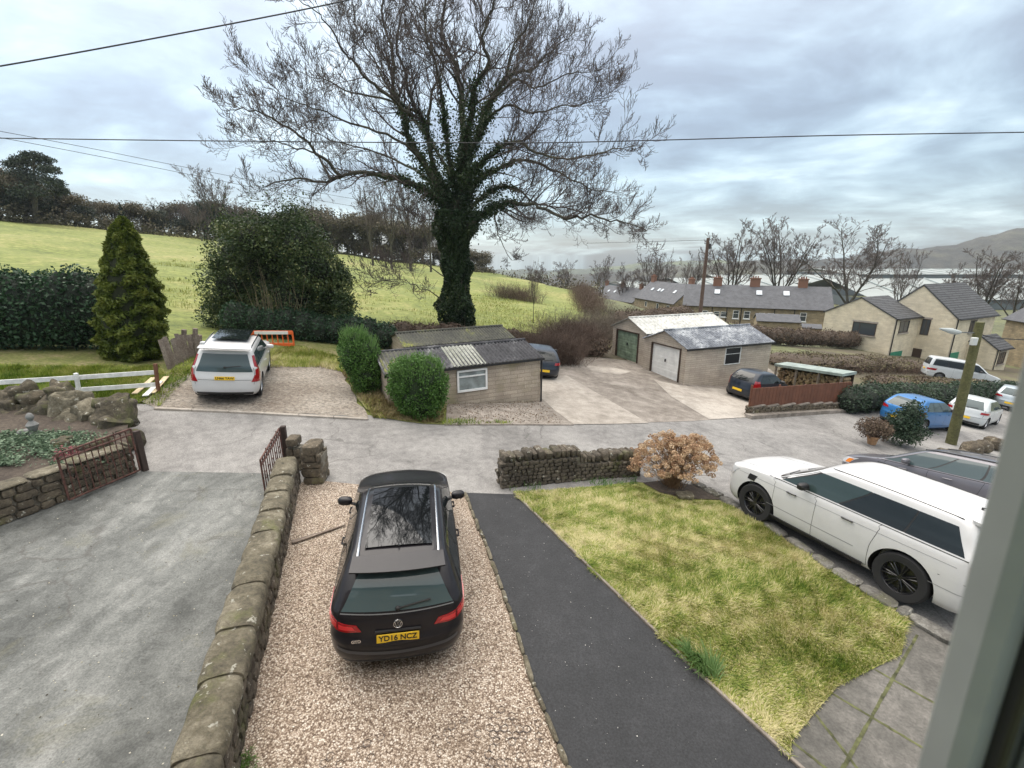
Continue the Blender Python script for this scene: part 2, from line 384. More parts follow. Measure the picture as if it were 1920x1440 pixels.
M_twigb = flat('brown_twigs', (.115, .078, .058), .9, nscale=.5, namp=.2)
M_twigg = flat('grey_brown_twigs', (.14, .115, .088), .9, nscale=.4, namp=.2)
M_fartwig = flat('far_twigs', (.125, .10, .090), .9)
# ------------------------------------------------------------------ ground sheets
def patch(name, pts, mat, off=0.0, step=.6, world=False, z=None, wob=0.0):
    P = []
    W = [Vector(p[:2]) if world else Vector(gp(*p)[:2]) for p in pts]
    for i, a in enumerate(W):
        b = W[(i+1) % len(W)]; n = max(1, int((b-a).length/step))
        for k in range(n):
            q = a.lerp(b, k/n)
            if wob and k: q = q + Vector((random.uniform(-wob, wob), random.uniform(-wob, wob)))
            P.append(q)
    x0, x1 = min(p.x for p in P), max(p.x for p in P); y0, y1 = min(p.y for p in P), max(p.y for p in P)
    nb = len(P); pts2 = list(P)
    nx, ny = int((x1-x0)/step), int((y1-y0)/step)
    def inside(q):
        c = False
        for i in range(nb):
            a, b = P[i], P[i-1]
            if (a.y > q.y) != (b.y > q.y) and q.x < (b.x-a.x)*(q.y-a.y)/(b.y-a.y)+a.x: c = not c
        return c
    for i in range(1, nx+1):
        for j in range(1, ny+1):
            q = Vector((x0+i*step, y0+j*step+.013*i % .1))
            if inside(q): pts2.append(q)
    r = delaunay_2d_cdt(pts2, [(i, (i+1) % nb) for i in range(nb)], [], 1, 1e-5)
    mb = MB(); mb.v = [(p.x, p.y, (T(p.x, p.y) if z is None else z)+off) for p in r[0]]; mb.f = [tuple(f) for f in r[2]]
    o = mb.build(name, mat, struct=True, smooth=True, sharp=180)
    # faces must look up
    me = o.data
    if sum(p.normal.z for p in me.polygons) < 0: me.flip_normals()
    return o
def ss(a, b, n, p=1.0): return [a+(b-a)*(i/n)**p for i in range(n+1)]
xs = ss(-260, -60, 20)[:-1] + ss(-60, 60, 120)[:-1] + ss(60, 1400, 40, 1.7)
ys = ss(-20, 0, 6)[:-1] + ss(0, 50, 60)[:-1] + ss(50, 160, 40)[:-1] + ss(160, 1700, 40, 1.5)
mb = MB()
for y in ys:
    for x in xs:
        z = T(x, y) - .07
        if y > 26 and x < 40: z += .25*math.sin(x*.31+y*.12)*sst(26, 60, y) + .15*math.sin(y*.4-x*.1)*sst(26, 50, y)
        mb.v.append((x, y, z))
nx = len(xs)
for j in range(len(ys)-1):
    for i in range(nx-1): mb.f.append((j*nx+i, j*nx+i+1, (j+1)*nx+i+1, (j+1)*nx+i))
gr_ = mb.build('ground', M_field, struct=True, smooth=True, sharp=180); gr_.data.materials.append(M_valley)
for p in gr_.data.polygons:
    if p.center.x > 11+.09*(p.center.y-45) and p.center.y > 30 or p.center.x > 22: p.material_index = 1
    if p.center.y > 84:
        r_ = p.center.x/p.center.y; cc = [b+(b2-b)*(r_-a)/(a2-a) for (a, b), (a2, b2) in zip(CRESTR[:-1], CRESTR[1:]) if a <= r_ < a2]
        if cc and p.center.y > cc[0]+9: p.material_index = 1
lane_far = [(-500, 762), (-200, 762), (60, 762), (290, 767), (430, 773), (560, 780), (690, 787), (760, 797), (830, 800), (960, 799), (1100, 799), (1200, 797), (1290, 792), (1400, 785), (1500, 779), (1590, 776), (1650, 778)]
W = [gp(*p) for p in lane_far]
W = [gp(px_, py_-9) for px_, py_ in lane_far]
lane = [(p.x, p.y) for p in W] + [(21, 26.5), (38, 31), (44, 24), (40, 1), (-24, 1)]
patch('lane', lane, M_lane, 0.0, .8, world=True)
# scrubby ground between the lane and the houses, behind the garages
scr = [(p.x, p.y) for p in [gp(1590, 774), gp(1640, 775)]]
patch('scrub_ground', [gp(1015, 640)[:2], gp(1140, 640)[:2], (20, 46), (60, 60), (75, 44), (39, 31.3), (22, 26.8)] + [gp(1640, 775)[:2], gp(1590, 770)[:2], gp(1440, 700)[:2], gp(1150, 690)[:2]], M_mud, -.01, 1.2, world=True)
# left parking bay, verges, garage forecourts
patch('gravel_bay', [(290, 764), (430, 770), (560, 776), (690, 783), (665, 740), (640, 690), (560, 668), (470, 662), (400, 668), (330, 715), (262, 752)], M_layby, .010, .4, wob=.10)
patch('verge', [(-400, 640), (60, 650), (300, 655), (385, 668), (335, 712), (262, 755), (120, 768), (-400, 768)], M_verge, .02, .4, wob=.10)
patch('verge', [(470, 664), (560, 670), (640, 692), (668, 742), (700, 784), (790, 795), (832, 797), (838, 752), (840, 690), (800, 640), (700, 628), (560, 630), (470, 640)], M_verge, .018, .4, wob=.09)
patch('forecourt', [(836, 796), (960, 795), (1100, 796), (1290, 790), (1400, 783), (1410, 760), (1480, 720), (1440, 690), (1280, 690), (1140, 672), (1050, 668), (1005, 690), (1000, 755), (838, 758)], M_conc2, .010, .5)
patch('concrete_slab', [(1013, 745), (1015, 712), (1062, 704), (1216, 794), (1130, 796), (1075, 796), (1040, 770)], M_conc, .020, .5)
patch('concrete_slab', [(1280, 724), (1225, 712), (1260, 745), (1330, 787), (1400, 783), (1405, 768), (1420, 735)], M_conc, .020, .5)
patch('concrete_slab', [(1098, 686), (1150, 690), (1185, 697), (1160, 704), (1110, 697)], M_conc, .022, .5)
def strip(name, pix, w_, h, mat, base=0.0, sink=.1, z0=None, struct=True):
    mb = MB(); P = [gp(*p) for p in pix]
    for a, b in zip(P[:-1], P[1:]):
        L = (Vector(b[:2])-Vector(a[:2])).length; n = max(1, int(L/.9))
        for k in range(n):
            p = a.lerp(b, k/n); q = a.lerp(b, (k+1)/n); m_ = (p+q)/2
            ang = math.atan2(q.y-p.y, q.x-p.x)
            sl_ = math.atan2(T(q.x, q.y)-T(p.x, p.y), (q-p).xy.length)
            R = Matrix.Rotation(ang, 3, 'Z') @ Matrix.Rotation(-sl_, 3, 'Y')
            mb.box((m_.x, m_.y, T(m_.x, m_.y)+h/2-sink/2+base), ((q-p).xy.length-.008, w_, h+sink), R, .008)
    return mb.build(name, mat, struct=struct)
strip('kerb', lane_far[3:7], .13, .05, M_conc)
strip('kerb', [(832, 797), (960, 796.5), (1075, 797)], .10, .04, M_conc2)
strip('kerb', [(1402, 784), (1500, 777), (1590, 771)], .35, .16, M_conc2)
# own front: drive, gravel, path
patch('driveway', [(250, 884), (380, 886), (495, 888), (560, 905), (500, 1000), (420, 1240), (250, 1700), (-900, 1700), (-600, 1100), (-40, 990)], M_drive, .010, .5)
patch('gravel_yard', [(560, 906), (612, 903), (700, 912), (872, 925), (905, 1010), (955, 1150), (1000, 1290), (1062, 1440), (1180, 1720), (300, 1720), (440, 1300)], M_gravel, .012, .5)
patch('tarmac_path', [(872, 925), (964, 928), (1100, 1065), (1290, 1250), (1480, 1428), (1800, 1720), (1185, 1720), (1064, 1440), (1002, 1290), (957, 1150), (907, 1010)], M_path, .018, .5)
LAWN = [(964, 928), (1075, 918), (1190, 905), (1290, 915), (1350, 940), (1430, 985), (1560, 1075), (1700, 1160), (1690, 1230), (1570, 1290), (1485, 1390), (1480, 1426), (1290, 1248), (1100, 1063)]
patch('lawn', LAWN, M_turf, .03, .4)
patch('soil_bed', [(1205, 908), (1250, 902), (1335, 920), (1352, 940), (1290, 938), (1235, 925)], M_soil, .050, .3, wob=.03)
patch('paving', [(1482, 1428), (1487, 1390), (1572, 1290), (1692, 1230), (1702, 1160), (1800, 1215), (2100, 1400), (2300, 1720), (1800, 1720)], speck('sandstone_flags', [(.06, .058, .052), (.10, .095, .085), (.16, .15, .135)], .7, 5, 90, .85, .4, .01), .02, .5)
mb = MB()   # mossy joints between the flags
for a, b in [((1487, 1392), (1625, 1500)), ((1560, 1300), (1760, 1420)), ((1640, 1255), (1800, 1345)), ((1570, 1460), (1720, 1190)), ((1530, 1340), (1700, 1560))]:
    pa, pb = gp(*a, .024), gp(*b, .024); d = (pb-pa).normalized(); s_ = Vector((-d.y, d.x, 0))*.018
    n = 14
    for k in range(n):
        p = pa.lerp(pb, k/n); q = pa.lerp(pb, (k+1)/n); mb.quad(p-s_*random.uniform(.6, 1.3), q-s_, q+s_*random.uniform(.6, 1.5), p+s_)
mb.build('paving_joints', flat('mossy_joint', (.085, .09, .038), .95, nscale=9, namp=.3), struct=True)
strip('path_edging', [(964, 926), (1100, 1061), (1290, 1246), (1480, 1424), (1600, 1530)], .045, .035, M_conc2, .02)
# dark patches and cracks in the lane and the drive (tar repairs with their own outline)
M_tar = speck('tar_repair', [(.12, .118, .115), (.165, .16, .155), (.22, .215, .205)], .9, 7, 150, .85, .4, .006)
def repair(cx_, cy_, rx, ry, seed, off=.022):
    rnd = random.Random(seed); n = 22; pts = []
    for k in range(n):
        a = 2*math.pi*k/n; r = 1+rnd.uniform(-.35, .25); r *= 1+.35*math.sin(3*a+seed); pts.append((cx_+rx*.8*r*math.cos(a), cy_+ry*.7*r*math.sin(a)+rx*.06*math.cos(2*a+seed)))
    patch('lane_repair' if cy_ < 900 else 'drive_repair', pts, M_tar, off, .25)
# honeycomb grid showing through the gravel
mb = MB(); rnd = random.Random(5)
for (bx, by, w_, h_, dens) in [(1000, 1400, 90, 60, .62), (870, 1390, 60, 45, .25), (890, 1100, 14, 25, .4), (640, 1400, 120, 50, .08), (960, 1350, 60, 30, .4)]:
    for _ in range(int(w_*h_*dens*.012)+3):
        p = gp(bx+rnd.uniform(-w_, w_), by+rnd.uniform(-h_, h_), .016); r = .045
        p.x = round(p.x/.088)*.088 + (.044 if int(round(p.y/.076)) % 2 else 0); p.y = round(p.y/.076)*.076
        if gp(1000, 1290).x+.29*(gp(1000, 1290).y-p.y) < p.x+.06: continue
        mb.tube([(p.x+r*math.cos(k*math.pi/3+.5), p.y+r*math.sin(k*math.pi/3+.5), p.z) for k in range(rnd.choice([5, 6, 7]))], .0035, 3, False)
tag(mb.build('gravel_grid', flat('grey_grid', (.12, .10, .09), .8)), 'dark honeycomb grid showing through the gravel near the path', 'gravel grid', kind='stuff')
# ------------------------------------------------------------------ far hills (wooded, closed ridges with their own depth)
def hills(name, sil, D, depth, mat, zb, seed):
    rnd = random.Random(seed); mb = MB(); rows = 9; cols = []
    px0, px1 = sil[0][0], sil[-1][0]; n = 160
    for i in range(n+1):
        px = px0+(px1-px0)*i/n
        for a, b in zip(sil[:-1], sil[1:]):
            if a[0] <= px <= b[0]: py = a[1]+(b[1]-a[1])*(px-a[0])/(b[0]-a[0]); break
        top = at(px, py-1, D); zt = top.z + rnd.uniform(-1, 1)*D*.0011 + 1.5*math.sin(px*.09)
        for j in range(rows+1):
            f = j/rows; y = D-depth*(1-f); g = math.sin(f*math.pi/2)
            mb.v.append((top.x*(y/D), y, zb+(zt-zb)*g**1.3 + (rnd.uniform(-1, 1)*D*.0016 if 0 < j < rows else 0)))
        mb.v.append((top.x*1.2, D*1.25, zb))
    R = rows+2
    for i in range(n):
        for j in range(R-1): mb.f.append((i*R+j, (i+1)*R+j, (i+1)*R+j+1, i*R+j+1))
    return mb.build(name, mat, struct=True, smooth=True, sharp=180)
M_hill = speck('wooded_hillside', [(.030, .032, .030), (.052, .050, .042), (.085, .085, .055)], .004, .03, .25, 1, .6, 2, (.38, .5, .62), .35)
M_hill2 = speck('far_moor', [(.045, .055, .045), (.075, .085, .06), (.13, .15, .075)], .003, .012, .15, 1, .4, 2, (.38, .5, .6), .2)
hills('hills', [(850, 512), (960, 506), (1040, 508), (1130, 502), (1200, 494), (1260, 491), (1330, 489), (1450, 492), (1560, 500), (1700, 505), (1900, 510)], 1500, 500, M_hill2, -110, 1)
hills('hills', [(800, 520), (960, 524), (1100, 514), (1300, 500), (1400, 491), (1480, 489), (1560, 487), (1620, 478), (1660, 470), (1720, 466), (1770, 463), (1830, 449), (1880, 436), (1920, 428), (2050, 402), (2300, 380)], 900, 330, M_hill, -80, 2)
# ------------------------------------------------------------------ long pale factory roofs in the valley
M_fac = flat('pale_sheet_roof', (.27, .295, .285), .7, nscale=.06, namp=.1)
M_facw = flat('factory_wall', (.12, .14, .15), .7)
def factory(x0, x1, ytop, ybot, D, lab, dp=40, name='factory_building'):
    a = at(x0, ybot, D); b = at(x1, ybot, D+ (x1-x0)*.01); zt = at((x0+x1)/2, ytop, D+dp).z
    t_ = thing(name, lab, 'factory', (a.lerp(b, .5).x, D, -16)); ze = min(a.z, b.z)
    A, B = Vector((a.x, D, 0)), Vector((b.x, D, 0)); n = max(2, int((B-A).length/22))
    w_ = MB(); w_.quad((A.x, D, -16), (B.x, D, -16), (B.x, D, ze), (A.x, D, ze)); w_.quad((A.x, D, -16), (A.x, D, ze), (A.x, D+dp*2, ze), (A.x, D+dp*2, -16)); w_.quad((B.x, D, -16), (B.x, D+dp*2, -16), (B.x, D+dp*2, ze), (B.x, D, ze))
    w_.build('wall', M_facw, t_)
    r = MB(); r.quad((A.x-1, D-1, ze), (B.x+1, D-1, ze), (B.x+1, D+dp, zt), (A.x-1, D+dp, zt)); r.quad((A.x-1, D+dp, zt), (B.x+1, D+dp, zt), (B.x+1, D+dp*2, ze), (A.x-1, D+dp*2, ze))
    r.build('roof', M_fac, t_)
    k = MB()
    for i in range(1, n*2): 
        x = A.x+(B.x-A.x)*i/(n*2); k.box((x, D+dp*.5-.5, (ze+zt)/2+.35), (.5, dp*1.0, .3), Matrix.Rotation(math.atan2(zt-ze, dp), 3, 'X'))
    k.build('roof_light', flat('roof_light', (.30, .34, .33), .4), t_)
factory(1600, 1990, 504, 514, 330, 'longest low pale factory roof under the hill at right')
factory(1640, 2020, 522, 560, 190, 'nearer broad white factory roof behind the new stone house', 30)
factory(1370, 1660, 515, 530, 260, 'pale factory roof behind the middle chimneys of the terrace', 30)
factory(1290, 1500, 521, 537, 210, 'pale stepped factory roof left of the tall bare trees', 25)
factory(1180, 1330, 528, 540, 230, 'small pale factory roof farthest left in the valley', 25)
# ------------------------------------------------------------------ houses
def lerp3(a, b, f): return a+(b-a)*f
def quadUV(mb, a, b, c, d, u0=0, v0=0, uscale=1):
    a, b, c, d = map(Vector, (a, b, c, d)); e = (b-a).normalized(); n = e.cross(d-a).normalized(); f_ = n.cross(e)
    mb.quad(a, b, c, d, [((p-a).dot(e)*uscale+u0, (p-a).dot(f_)+v0) for p in (a, b, c, d)])
def triUV(mb, pts):
    pts = [Vector(p) for p in pts]; a = pts[0]; e = (pts[1]-a).normalized(); n = e.cross(pts[-1]-a).normalized(); f_ = n.cross(e)
    mb.add(pts, [tuple(range(len(pts)))], [[((p-a).dot(e), (p-a).dot(f_)) for p in pts]])
def slab(mb, a, b, c, d, th=.12, uv=True):
    """roof plane a-b (eave) c-d (ridge) with thickness"""
    a, b, c, d = map(Vector, (a, b, c, d)); n = (b-a).cross(d-a).normalized()*-th
    if n.z > 0: n = -n
    quadUV(mb, a, b, c, d); mb.quad(a+n, d+n, c+n, b+n); mb.quad(a, a+n, b+n, b); mb.quad(c, c+n, d+n, d); mb.quad(a, d, d+n, a+n); mb.quad(b, b+n, c+n, c)
def window(parent, o, u, n, x, z, w_, h, frame, proud=.03, bars=(), sill=None, lintel=None, fw=.07, hbar=None, glass=None):
    """o wall origin, u unit along wall, n outward normal; x along wall and z above o of the window's lower-left corner"""
    up = Vector((0, 0, 1)); R = Matrix((u, n, up)).transposed()
    c = o+u*(x+w_/2)+up*(z+h/2)
    f = MB(); 
    for (dx, dz, sx, sz) in ((-w_/2+fw/2, 0, fw, h-2*fw-.002), (w_/2-fw/2, 0, fw, h-2*fw-.002), (0, h/2-fw/2, w_, fw), (0, -h/2+fw/2, w_, fw)): f.box(c+u*dx+up*dz+n*proud*.5, (sx, proud+.04, sz), R)
    for b_ in bars: f.box(c+u*(b_*w_-w_/2)+n*proud*.4, (fw*.7, proud+.02, h-2*fw-.004), R)
    if hbar: f.box(c+up*(hbar*h-h/2)+n*proud*.45, (w_-2*fw-.004, proud+.03, fw*.7), R)
    fr = f.build('window', frame, parent)
    g = MB(); g.box(c+n*.004, (w_-fw, .02, h-fw), R); g.build('pane', glass or M_glass, fr)
    if sill: s_ = MB(); s_.box(c-up*(h/2+.07)+n*.05, (w_+.2, .16, .13), R); s_.build('sill', sill, fr)
    if lintel: s_ = MB(); s_.box(c+up*(h/2+.10)+n*.012, (w_+.2, .05, .2), R); s_.build('lintel', lintel, fr)
    return fr
def gable_house(name, label, cat, A, B, depth, zb, ze, rise, wall, roof, over=.3, group=None, nA=None, th=.15):
    """eave wall from A to B (xy), the house extends 'depth' away from it; gables at both ends"""
    A = Vector((A[0], A[1], 0)); B = Vector((B[0], B[1], 0)); u = (B-A).normalized(); d = Vector((-u.y, u.x, 0))
    up = Vector((0, 0, 1)); t_ = thing(name, label, cat, ((A+B+d*depth)/2+up*zb), 0, group)
    A0, B0 = A+up*zb, B+up*zb; A1, B1 = A+up*ze, B+up*ze
    w_ = MB(); quadUV(w_, A0, B0, B1, A1); C0, D0, C1, D1 = B0+d*depth, A0+d*depth, B1+d*depth, A1+d*depth
    quadUV(w_, C0, D0, D1, C1)
    RB = B1+d*depth/2+up*rise; RA = A1+d*depth/2+up*rise
    triUV(w_, [B0, C0, C1, RB, B1]); triUV(w_, [D0, A0, A1, RA, D1]); w_.build('wall', wall, t_)
    r = MB(); k = rise/(depth/2); e = over
    slab(r, A1-u*e-d*e+up*(th-k*e), B1+u*e-d*e+up*(th-k*e), RB+u*e+up*th, RA-u*e+up*th, th)
    slab(r, C1+u*e+d*e+up*(th-k*e), D1-u*e+d*e+up*(th-k*e), RA-u*e+up*th, RB+u*e+up*th, th)
    ro = r.build('roof', roof, t_)
    g = MB(); g.tube([A1-u*e-d*(e+.06)+up*(-.05-k*e+th), B1+u*e-d*(e+.06)+up*(-.05-k*e+th)], .07, 6); g.build('gutter', M_black, t_)
    return t_, ro, A, B, u, d, RA, RB
M_chim = brickmat('chimney_brick', (.24, .12, .08), (.18, .10, .07), (.2, .17, .14), .22, .08, .01)
def chimney(ro, p, u, w_=1.3, d_=.7, h=1.5, mat=None, pots=3):
    c = MB(); R = Matrix.Rotation(math.atan2(u.y, u.x), 3, 'Z'); p = Vector(p)
    c.box(p+Vector((0, 0, h/2-.9)), (w_, d_, h+1.2), R); c.box(p+Vector((0, 0, h-.22)), (w_+.2, d_+.2, .16), R)
    for i in range(pots): c.tube([p+u*((i-(pots-1)/2)*.36)+Vector((0, 0, h-.3)), p+u*((i-(pots-1)/2)*.36)+Vector((0, 0, h+.2))], [.12, .10], 8)
    c.build('chimney', mat or M_chim, ro)
def skylight(ro, A1, u, d, k, x, s_, w_=.9, h=1.1):
    n = Vector((0, 0, 1))-d*k; n = (n-d*0).normalized(); sl_ = (d+Vector((0, 0, k))).normalized(); n = u.cross(sl_).normalized()
    R = Matrix((u, sl_, n)).transposed(); c = Vector(A1)+u*x+sl_*s_+n*.22
    m_ = MB(); m_.box(c, (w_, h, .1), R); m_.build('skylight', flat('skylight_glass', (.55, .60, .64), .2), ro)
# long terrace
TA, TB = at(1283, 571, 84), at(1560, 582, 75.5)
ze = (TA.z+TB.z)/2
t1, ro, A, B, u, d, RA, RB = gable_house('terrace_house', 'long stone terrace with dark slate roof, four chimneys and skylights behind the hedge', 'terrace', TA.xy, TB.xy, 9.0, -9, ze, 3.3, M_ostone, M_slate)
L = (B-A).length
for px, w_ in ((1354, 1.5), (1437, 1.6), (1537, 1.4)):
    f = (px-1283)/(1590-1283); chimney(ro, RA.lerp(RB, f)+Vector((0, 0, .1)), u, w_)
for px, py in ((1356, 549), (1440, 548), (1492, 547)):
    f = (px-1290)/(1572-1290); skylight(ro, A+Vector((0, 0, ze)), u, d, 3.3/4.5, f*L, 3.6)
nrm = -d; oA = A+Vector((0, 0, -9)); H_ = ze+9
for px, hh in ((1297, 1.0), (1327, 1.0), (1350, .9), (1364, .9), (1388, 1.4), (1409, 1.3), (1437, 1.0), (1453, 1.0), (1482, .8), (1512, 1.45)):
    f = (px-1283)/(1560-1283); window(t1, oA, u, nrm, f*L-.45, H_-1.55-hh*.35, .95, hh, M_white, sill=M_white, hbar=.6)
for px in (1341, 1370, 1398, 1460, 1496):
    f = (px-1283)/(1560-1283); m_ = MB(); p = A+u*f*L-d*.09; m_.tube([p+Vector((0, 0, ze)), p+Vector((0, 0, -8.6))], .07, 6); m_.build('downpipe', M_black, t1)
# the lower outhouse of the terrace, grey lean-to roof
gable_house('outhouse', 'low grey roofed stone outhouse in front of the long terrace', 'outhouse', at(1420, 604, 71).xy, at(1500, 606, 69).xy, 4.0, -9, at(1450, 604, 70).z, .9, M_ostone, M_slate, .15)
gable_house('outhouse', 'small stone outhouse beside the new house gable with white door', 'outhouse', at(1505, 617, 64).xy, at(1540, 618, 63).xy, 3.0, -10, at(1520, 617, 63.5).z, .4, M_ostone, M_slate, .1)
# further rows
P1, P2 = at(1190, 562, 112), at(1264, 563, 96)
t2, ro, A, B, u, d, RA, RB = gable_house('terrace_house', 'second stone terrace, gable end left of the telegraph pole', 'terrace', P1.xy, P2.xy, 8.5, -10, (P1.z+P2.z)/2, 3.6, M_ostone, M_slate)
for f in (.05, .95): chimney(ro, RA.lerp(RB, f), u, 1.3, pots=3)
for f in (.25, .42, .5, .8): skylight(ro, A+Vector((0, 0, (P1.z+P2.z)/2)), u, d, 3.6/4.25, f*(B-A).length, 3.0, .7, .8)
for f in (.3, .6, .85): window(t2, A+Vector((0, 0, -10)), u, -d, f*(B-A).length, (P1.z+P2.z)/2+10-1.7, .9, 1.1, M_white)
P1, P2 = at(1108, 560, 150), at(1186, 561, 128)
t3, ro, A, B, u, d, RA, RB = gable_house('terrace_house', 'far stone terrace with small skylights, leftmost of the three rows', 'terrace', P1.xy, P2.xy, 8.5, -12, (P1.z+P2.z)/2, 3.4, M_ostone, M_slate)
for f in (.1, .5, .9): chimney(ro, RA.lerp(RB, f), u, 1.2)
for f in (.3, .45): skylight(ro, A+Vector((0, 0, (P1.z+P2.z)/2)), u, d, 3.4/4.25, f*(B-A).length, 3.0, .7, .8)
# new stone house with two gables
up = Vector((0, 0, 1))
C = at(1680, 598, 52.7); zE = C.z; zG = -8.2
u = Vector((.902, .432, 0)).normalized(); v = Vector((-u.y, u.x, 0)); wg = 7.9
def volume(t_, C, u, v, lu, wv, zb, zE, rise, wall=M_ystone, roof=M_tile, over=.25):
    C = Vector((C.x, C.y, 0)); k = rise/(wv/2); th = .14
    w_ = MB(); c0 = C+up*zb; c1 = C+up*zE
    triUV(w_, [c0+v*wv, c0, c1, c1+v*wv/2+up*rise, c1+v*wv]); quadUV(w_, c0, c0+u*lu, c1+u*lu, c1)
    quadUV(w_, c0+u*lu+v*wv, c0+v*wv, c1+v*wv, c1+u*lu+v*wv); triUV(w_, [c0+u*lu, c0+u*lu+v*wv, c1+u*lu+v*wv, c1+u*lu+v*wv/2+up*rise, c1+u*lu])
    w_.build('wall', wall, t_); r = MB(); rg = c1+v*wv/2+up*(rise+th); e = over
    slab(r, c1-u*.08-v*e+up*(th-k*e), c1+u*(lu+e)-v*e+up*(th-k*e), rg+u*(lu+e), rg-u*.08, th)
    slab(r, c1+u*(lu+e)+v*(wv+e)+up*(th-k*e), c1-u*.08+v*(wv+e)+up*(th-k*e), rg-u*.08, rg+u*(lu+e), th)
    ro = r.build('roof', roof, t_)
    g = MB(); g.tube([c1-v*(e+.07)+up*(-k*e+.05)+u*0, c1-v*(e+.07)+u*(lu+e)+up*(-k*e+.05)], .07, 6); g.build('gutter', M_black, t_)
    p = MB(); p.tube([c1-v*.1+u*.12, c0-v*.1+u*.12], .055, 6); p.build('downpipe', M_black, t_)
    return C+up*zb
nh = thing('stone_house', 'new buff stone house with two gables, tiled roofs and green garage door', 'house', (C.x+2, C.y+4, zG))
lu1 = 5.4
o1 = volume(nh, C, u, v, lu1, wg, zG, zE, at(1632, 560, 55.5).z-zE)
ap = at(1632, 560, 55.5)
C2 = C + u*5.4 - v*3.4; zE2 = at(1797, 597, C2.y).z; w2 = 7.6; rise2 = at(1720, 535, C2.y+3.4).z-zE2
o2 = volume(nh, C2, u, v, 9.5, w2, zG, zE2, rise2)
# porch / front wing at the right
C3 = C2 + u*4.2 - v*2.6; zE3 = at(1850, 655, C3.y).z
o3 = volume(nh, C3, u, v, 3.4, 3.2, zG, zE3, 1.2)
window(nh, Vector((C.x, C.y, zG))+v*wg, -v, -u, wg*(1610-1547)/(1680-1547)-.2, zE-zG-2.3, 2.6, 1.5, M_brownwood, bars=(.3,), sill=M_conc, lintel=M_conc)
window(nh, Vector((C.x, C.y, zG))+v*wg, -v, -u, wg*.26, zE-zG-2.6, .5, .45, M_brownwood)
window(nh, o1, u, -v, 1.1, zE-zG-1.75, 2.0, 1.4, M_brownwood, bars=(.5,), sill=M_conc, lintel=M_conc)
m_ = MB(); R = Matrix((u, -v, up)).transposed(); m_.box(Vector((C.x, C.y, zG))+u*1.6+up*(zE-zG-4.9)-v*.02, (2.6, .08, 1.9), R); gd = m_.build('garage_door', M_green2, nh)
window(nh, Vector((C2.x, C2.y, zG))+v*w2, -v, -u, w2-3.15, zE2-zG-2.3, .85, 1.9, M_brownwood, bars=(.5,), lintel=M_conc)
m_ = MB(); m_.box(Vector((C2.x, C2.y, zG))+v*3.0+up*(zE2-zG-5.0)-u*.02, (1.0, .08, 2.0), Matrix((-v, -u, up)).transposed()); m_.build('door', M_brownwood, nh)
window(nh, o2, u, -v, 3.4, zE2-zG-1.9, 1.5, 1.45, M_brownwood, bars=(.5,), sill=M_conc, lintel=M_conc)
m_ = MB(); m_.box(Vector((C2.x, C2.y, zG))+u*1.3+up*(zE2-zG-5.0)-v*.02, (2.2, .08, 1.9), R); m_.build('garage_door', M_green2, nh)
window(nh, o3, u, -v, .9, zE3-zG-1.9, 1.7, 1.4, M_brownwood, bars=(.33, .66), sill=M_conc, lintel=M_conc)
# quoins at the corners
q = MB()
for CC, zt in ((C, zE), (C2, zE2)):
    for i in range(int((zt-zG)/.32)):
        s_ = .45 if i % 2 else .28
        q.box(Vector((CC.x, CC.y, zG+.16+i*.32))+u*(s_/2-.04)-v*.012+up*0, (s_, .06, .30), R); 
q.build('quoins', flat('pale_quoin', (.50, .45, .36), .85), nh)
P1, P2 = at(1888, 597, 62), at(2060, 612, 50)
gable_house('grey_house', 'grey slate roofed house at the far right edge behind the new house', 'house', P1.xy, P2.xy, 9, -11, P1.z, 3.4, M_ostone, M_slate)
# ------------------------------------------------------------------ foliage
def leafcloud(name, P, size, mat, parent=None, var=None, flatn=.0, asp=.5, kind=None, rs=None):
    """one small bent quad per point; random facing, mostly tilted"""
    rs = rs or RS; P = np.asarray(P, dtype=np.float64); n = len(P)
    a = rs.normal(size=(n, 3)); a[:, 2] *= (1-flatn); a /= np.linalg.norm(a, axis=1)[:, None]
    b = rs.normal(size=(n, 3)); b -= a*(a*b).sum(1)[:, None]; b /= np.linalg.norm(b, axis=1)[:, None]
    s = size*rs.uniform(.6, 1.35, size=(n, 1)); A = a*s*.5; B = b*s*.5*asp
    V = np.stack([P-A, P+B-A*.1, P+A, P-B-A*.1], 1).reshape(-1, 3)
    Fc = np.arange(n*4).reshape(-1, 4)
    v = rs.uniform(0, 1, n) if var is None else var
    return npmesh(name, V, Fc, mat, parent, np.repeat(v, 4), kind=kind)
def lump(P, sc, seed):
    r = np.random.RandomState(abs(int(seed))); out = np.zeros(len(P))
    for k in range(6):
        d = r.normal(size=3)*sc*(1+.5*k); out += np.sin(P@d+r.uniform(0, 6.28))/(1+.4*k)
    return out/3
def shell(c, r, n, rs, thick=.22, seed=1, rough=.16, lo=-.9):
    """points in the outer layer of a lumpy ellipsoid"""
    d = rs.normal(size=(n, 3)); d /= np.linalg.norm(d, axis=1)[:, None]; d = d[d[:, 2] > lo]
    k = 1+rough*lump(d, 2.6, seed)+rough*.4*lump(d, 8, seed+3); rr = 1-np.abs(rs.normal(size=len(d)))*thick
    return np.array(c)+d*(k*rr)[:, None]*np.array(r)
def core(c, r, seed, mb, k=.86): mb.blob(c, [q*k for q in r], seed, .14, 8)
LM_laurel = leafmat('laurel_leaf', [(.014, .034, .017), (.026, .06, .030), (.042, .09, .043), (.07, .12, .06)], .45)
LM_holly = leafmat('holly_leaf', [(.018, .034, .014), (.042, .070, .024), (.085, .115, .038), (.17, .18, .075)], .45)
LM_conif = leafmat('conifer_leaf', [(.030, .050, .008), (.060, .088, .012), (.10, .130, .018), (.15, .17, .03)], .6)
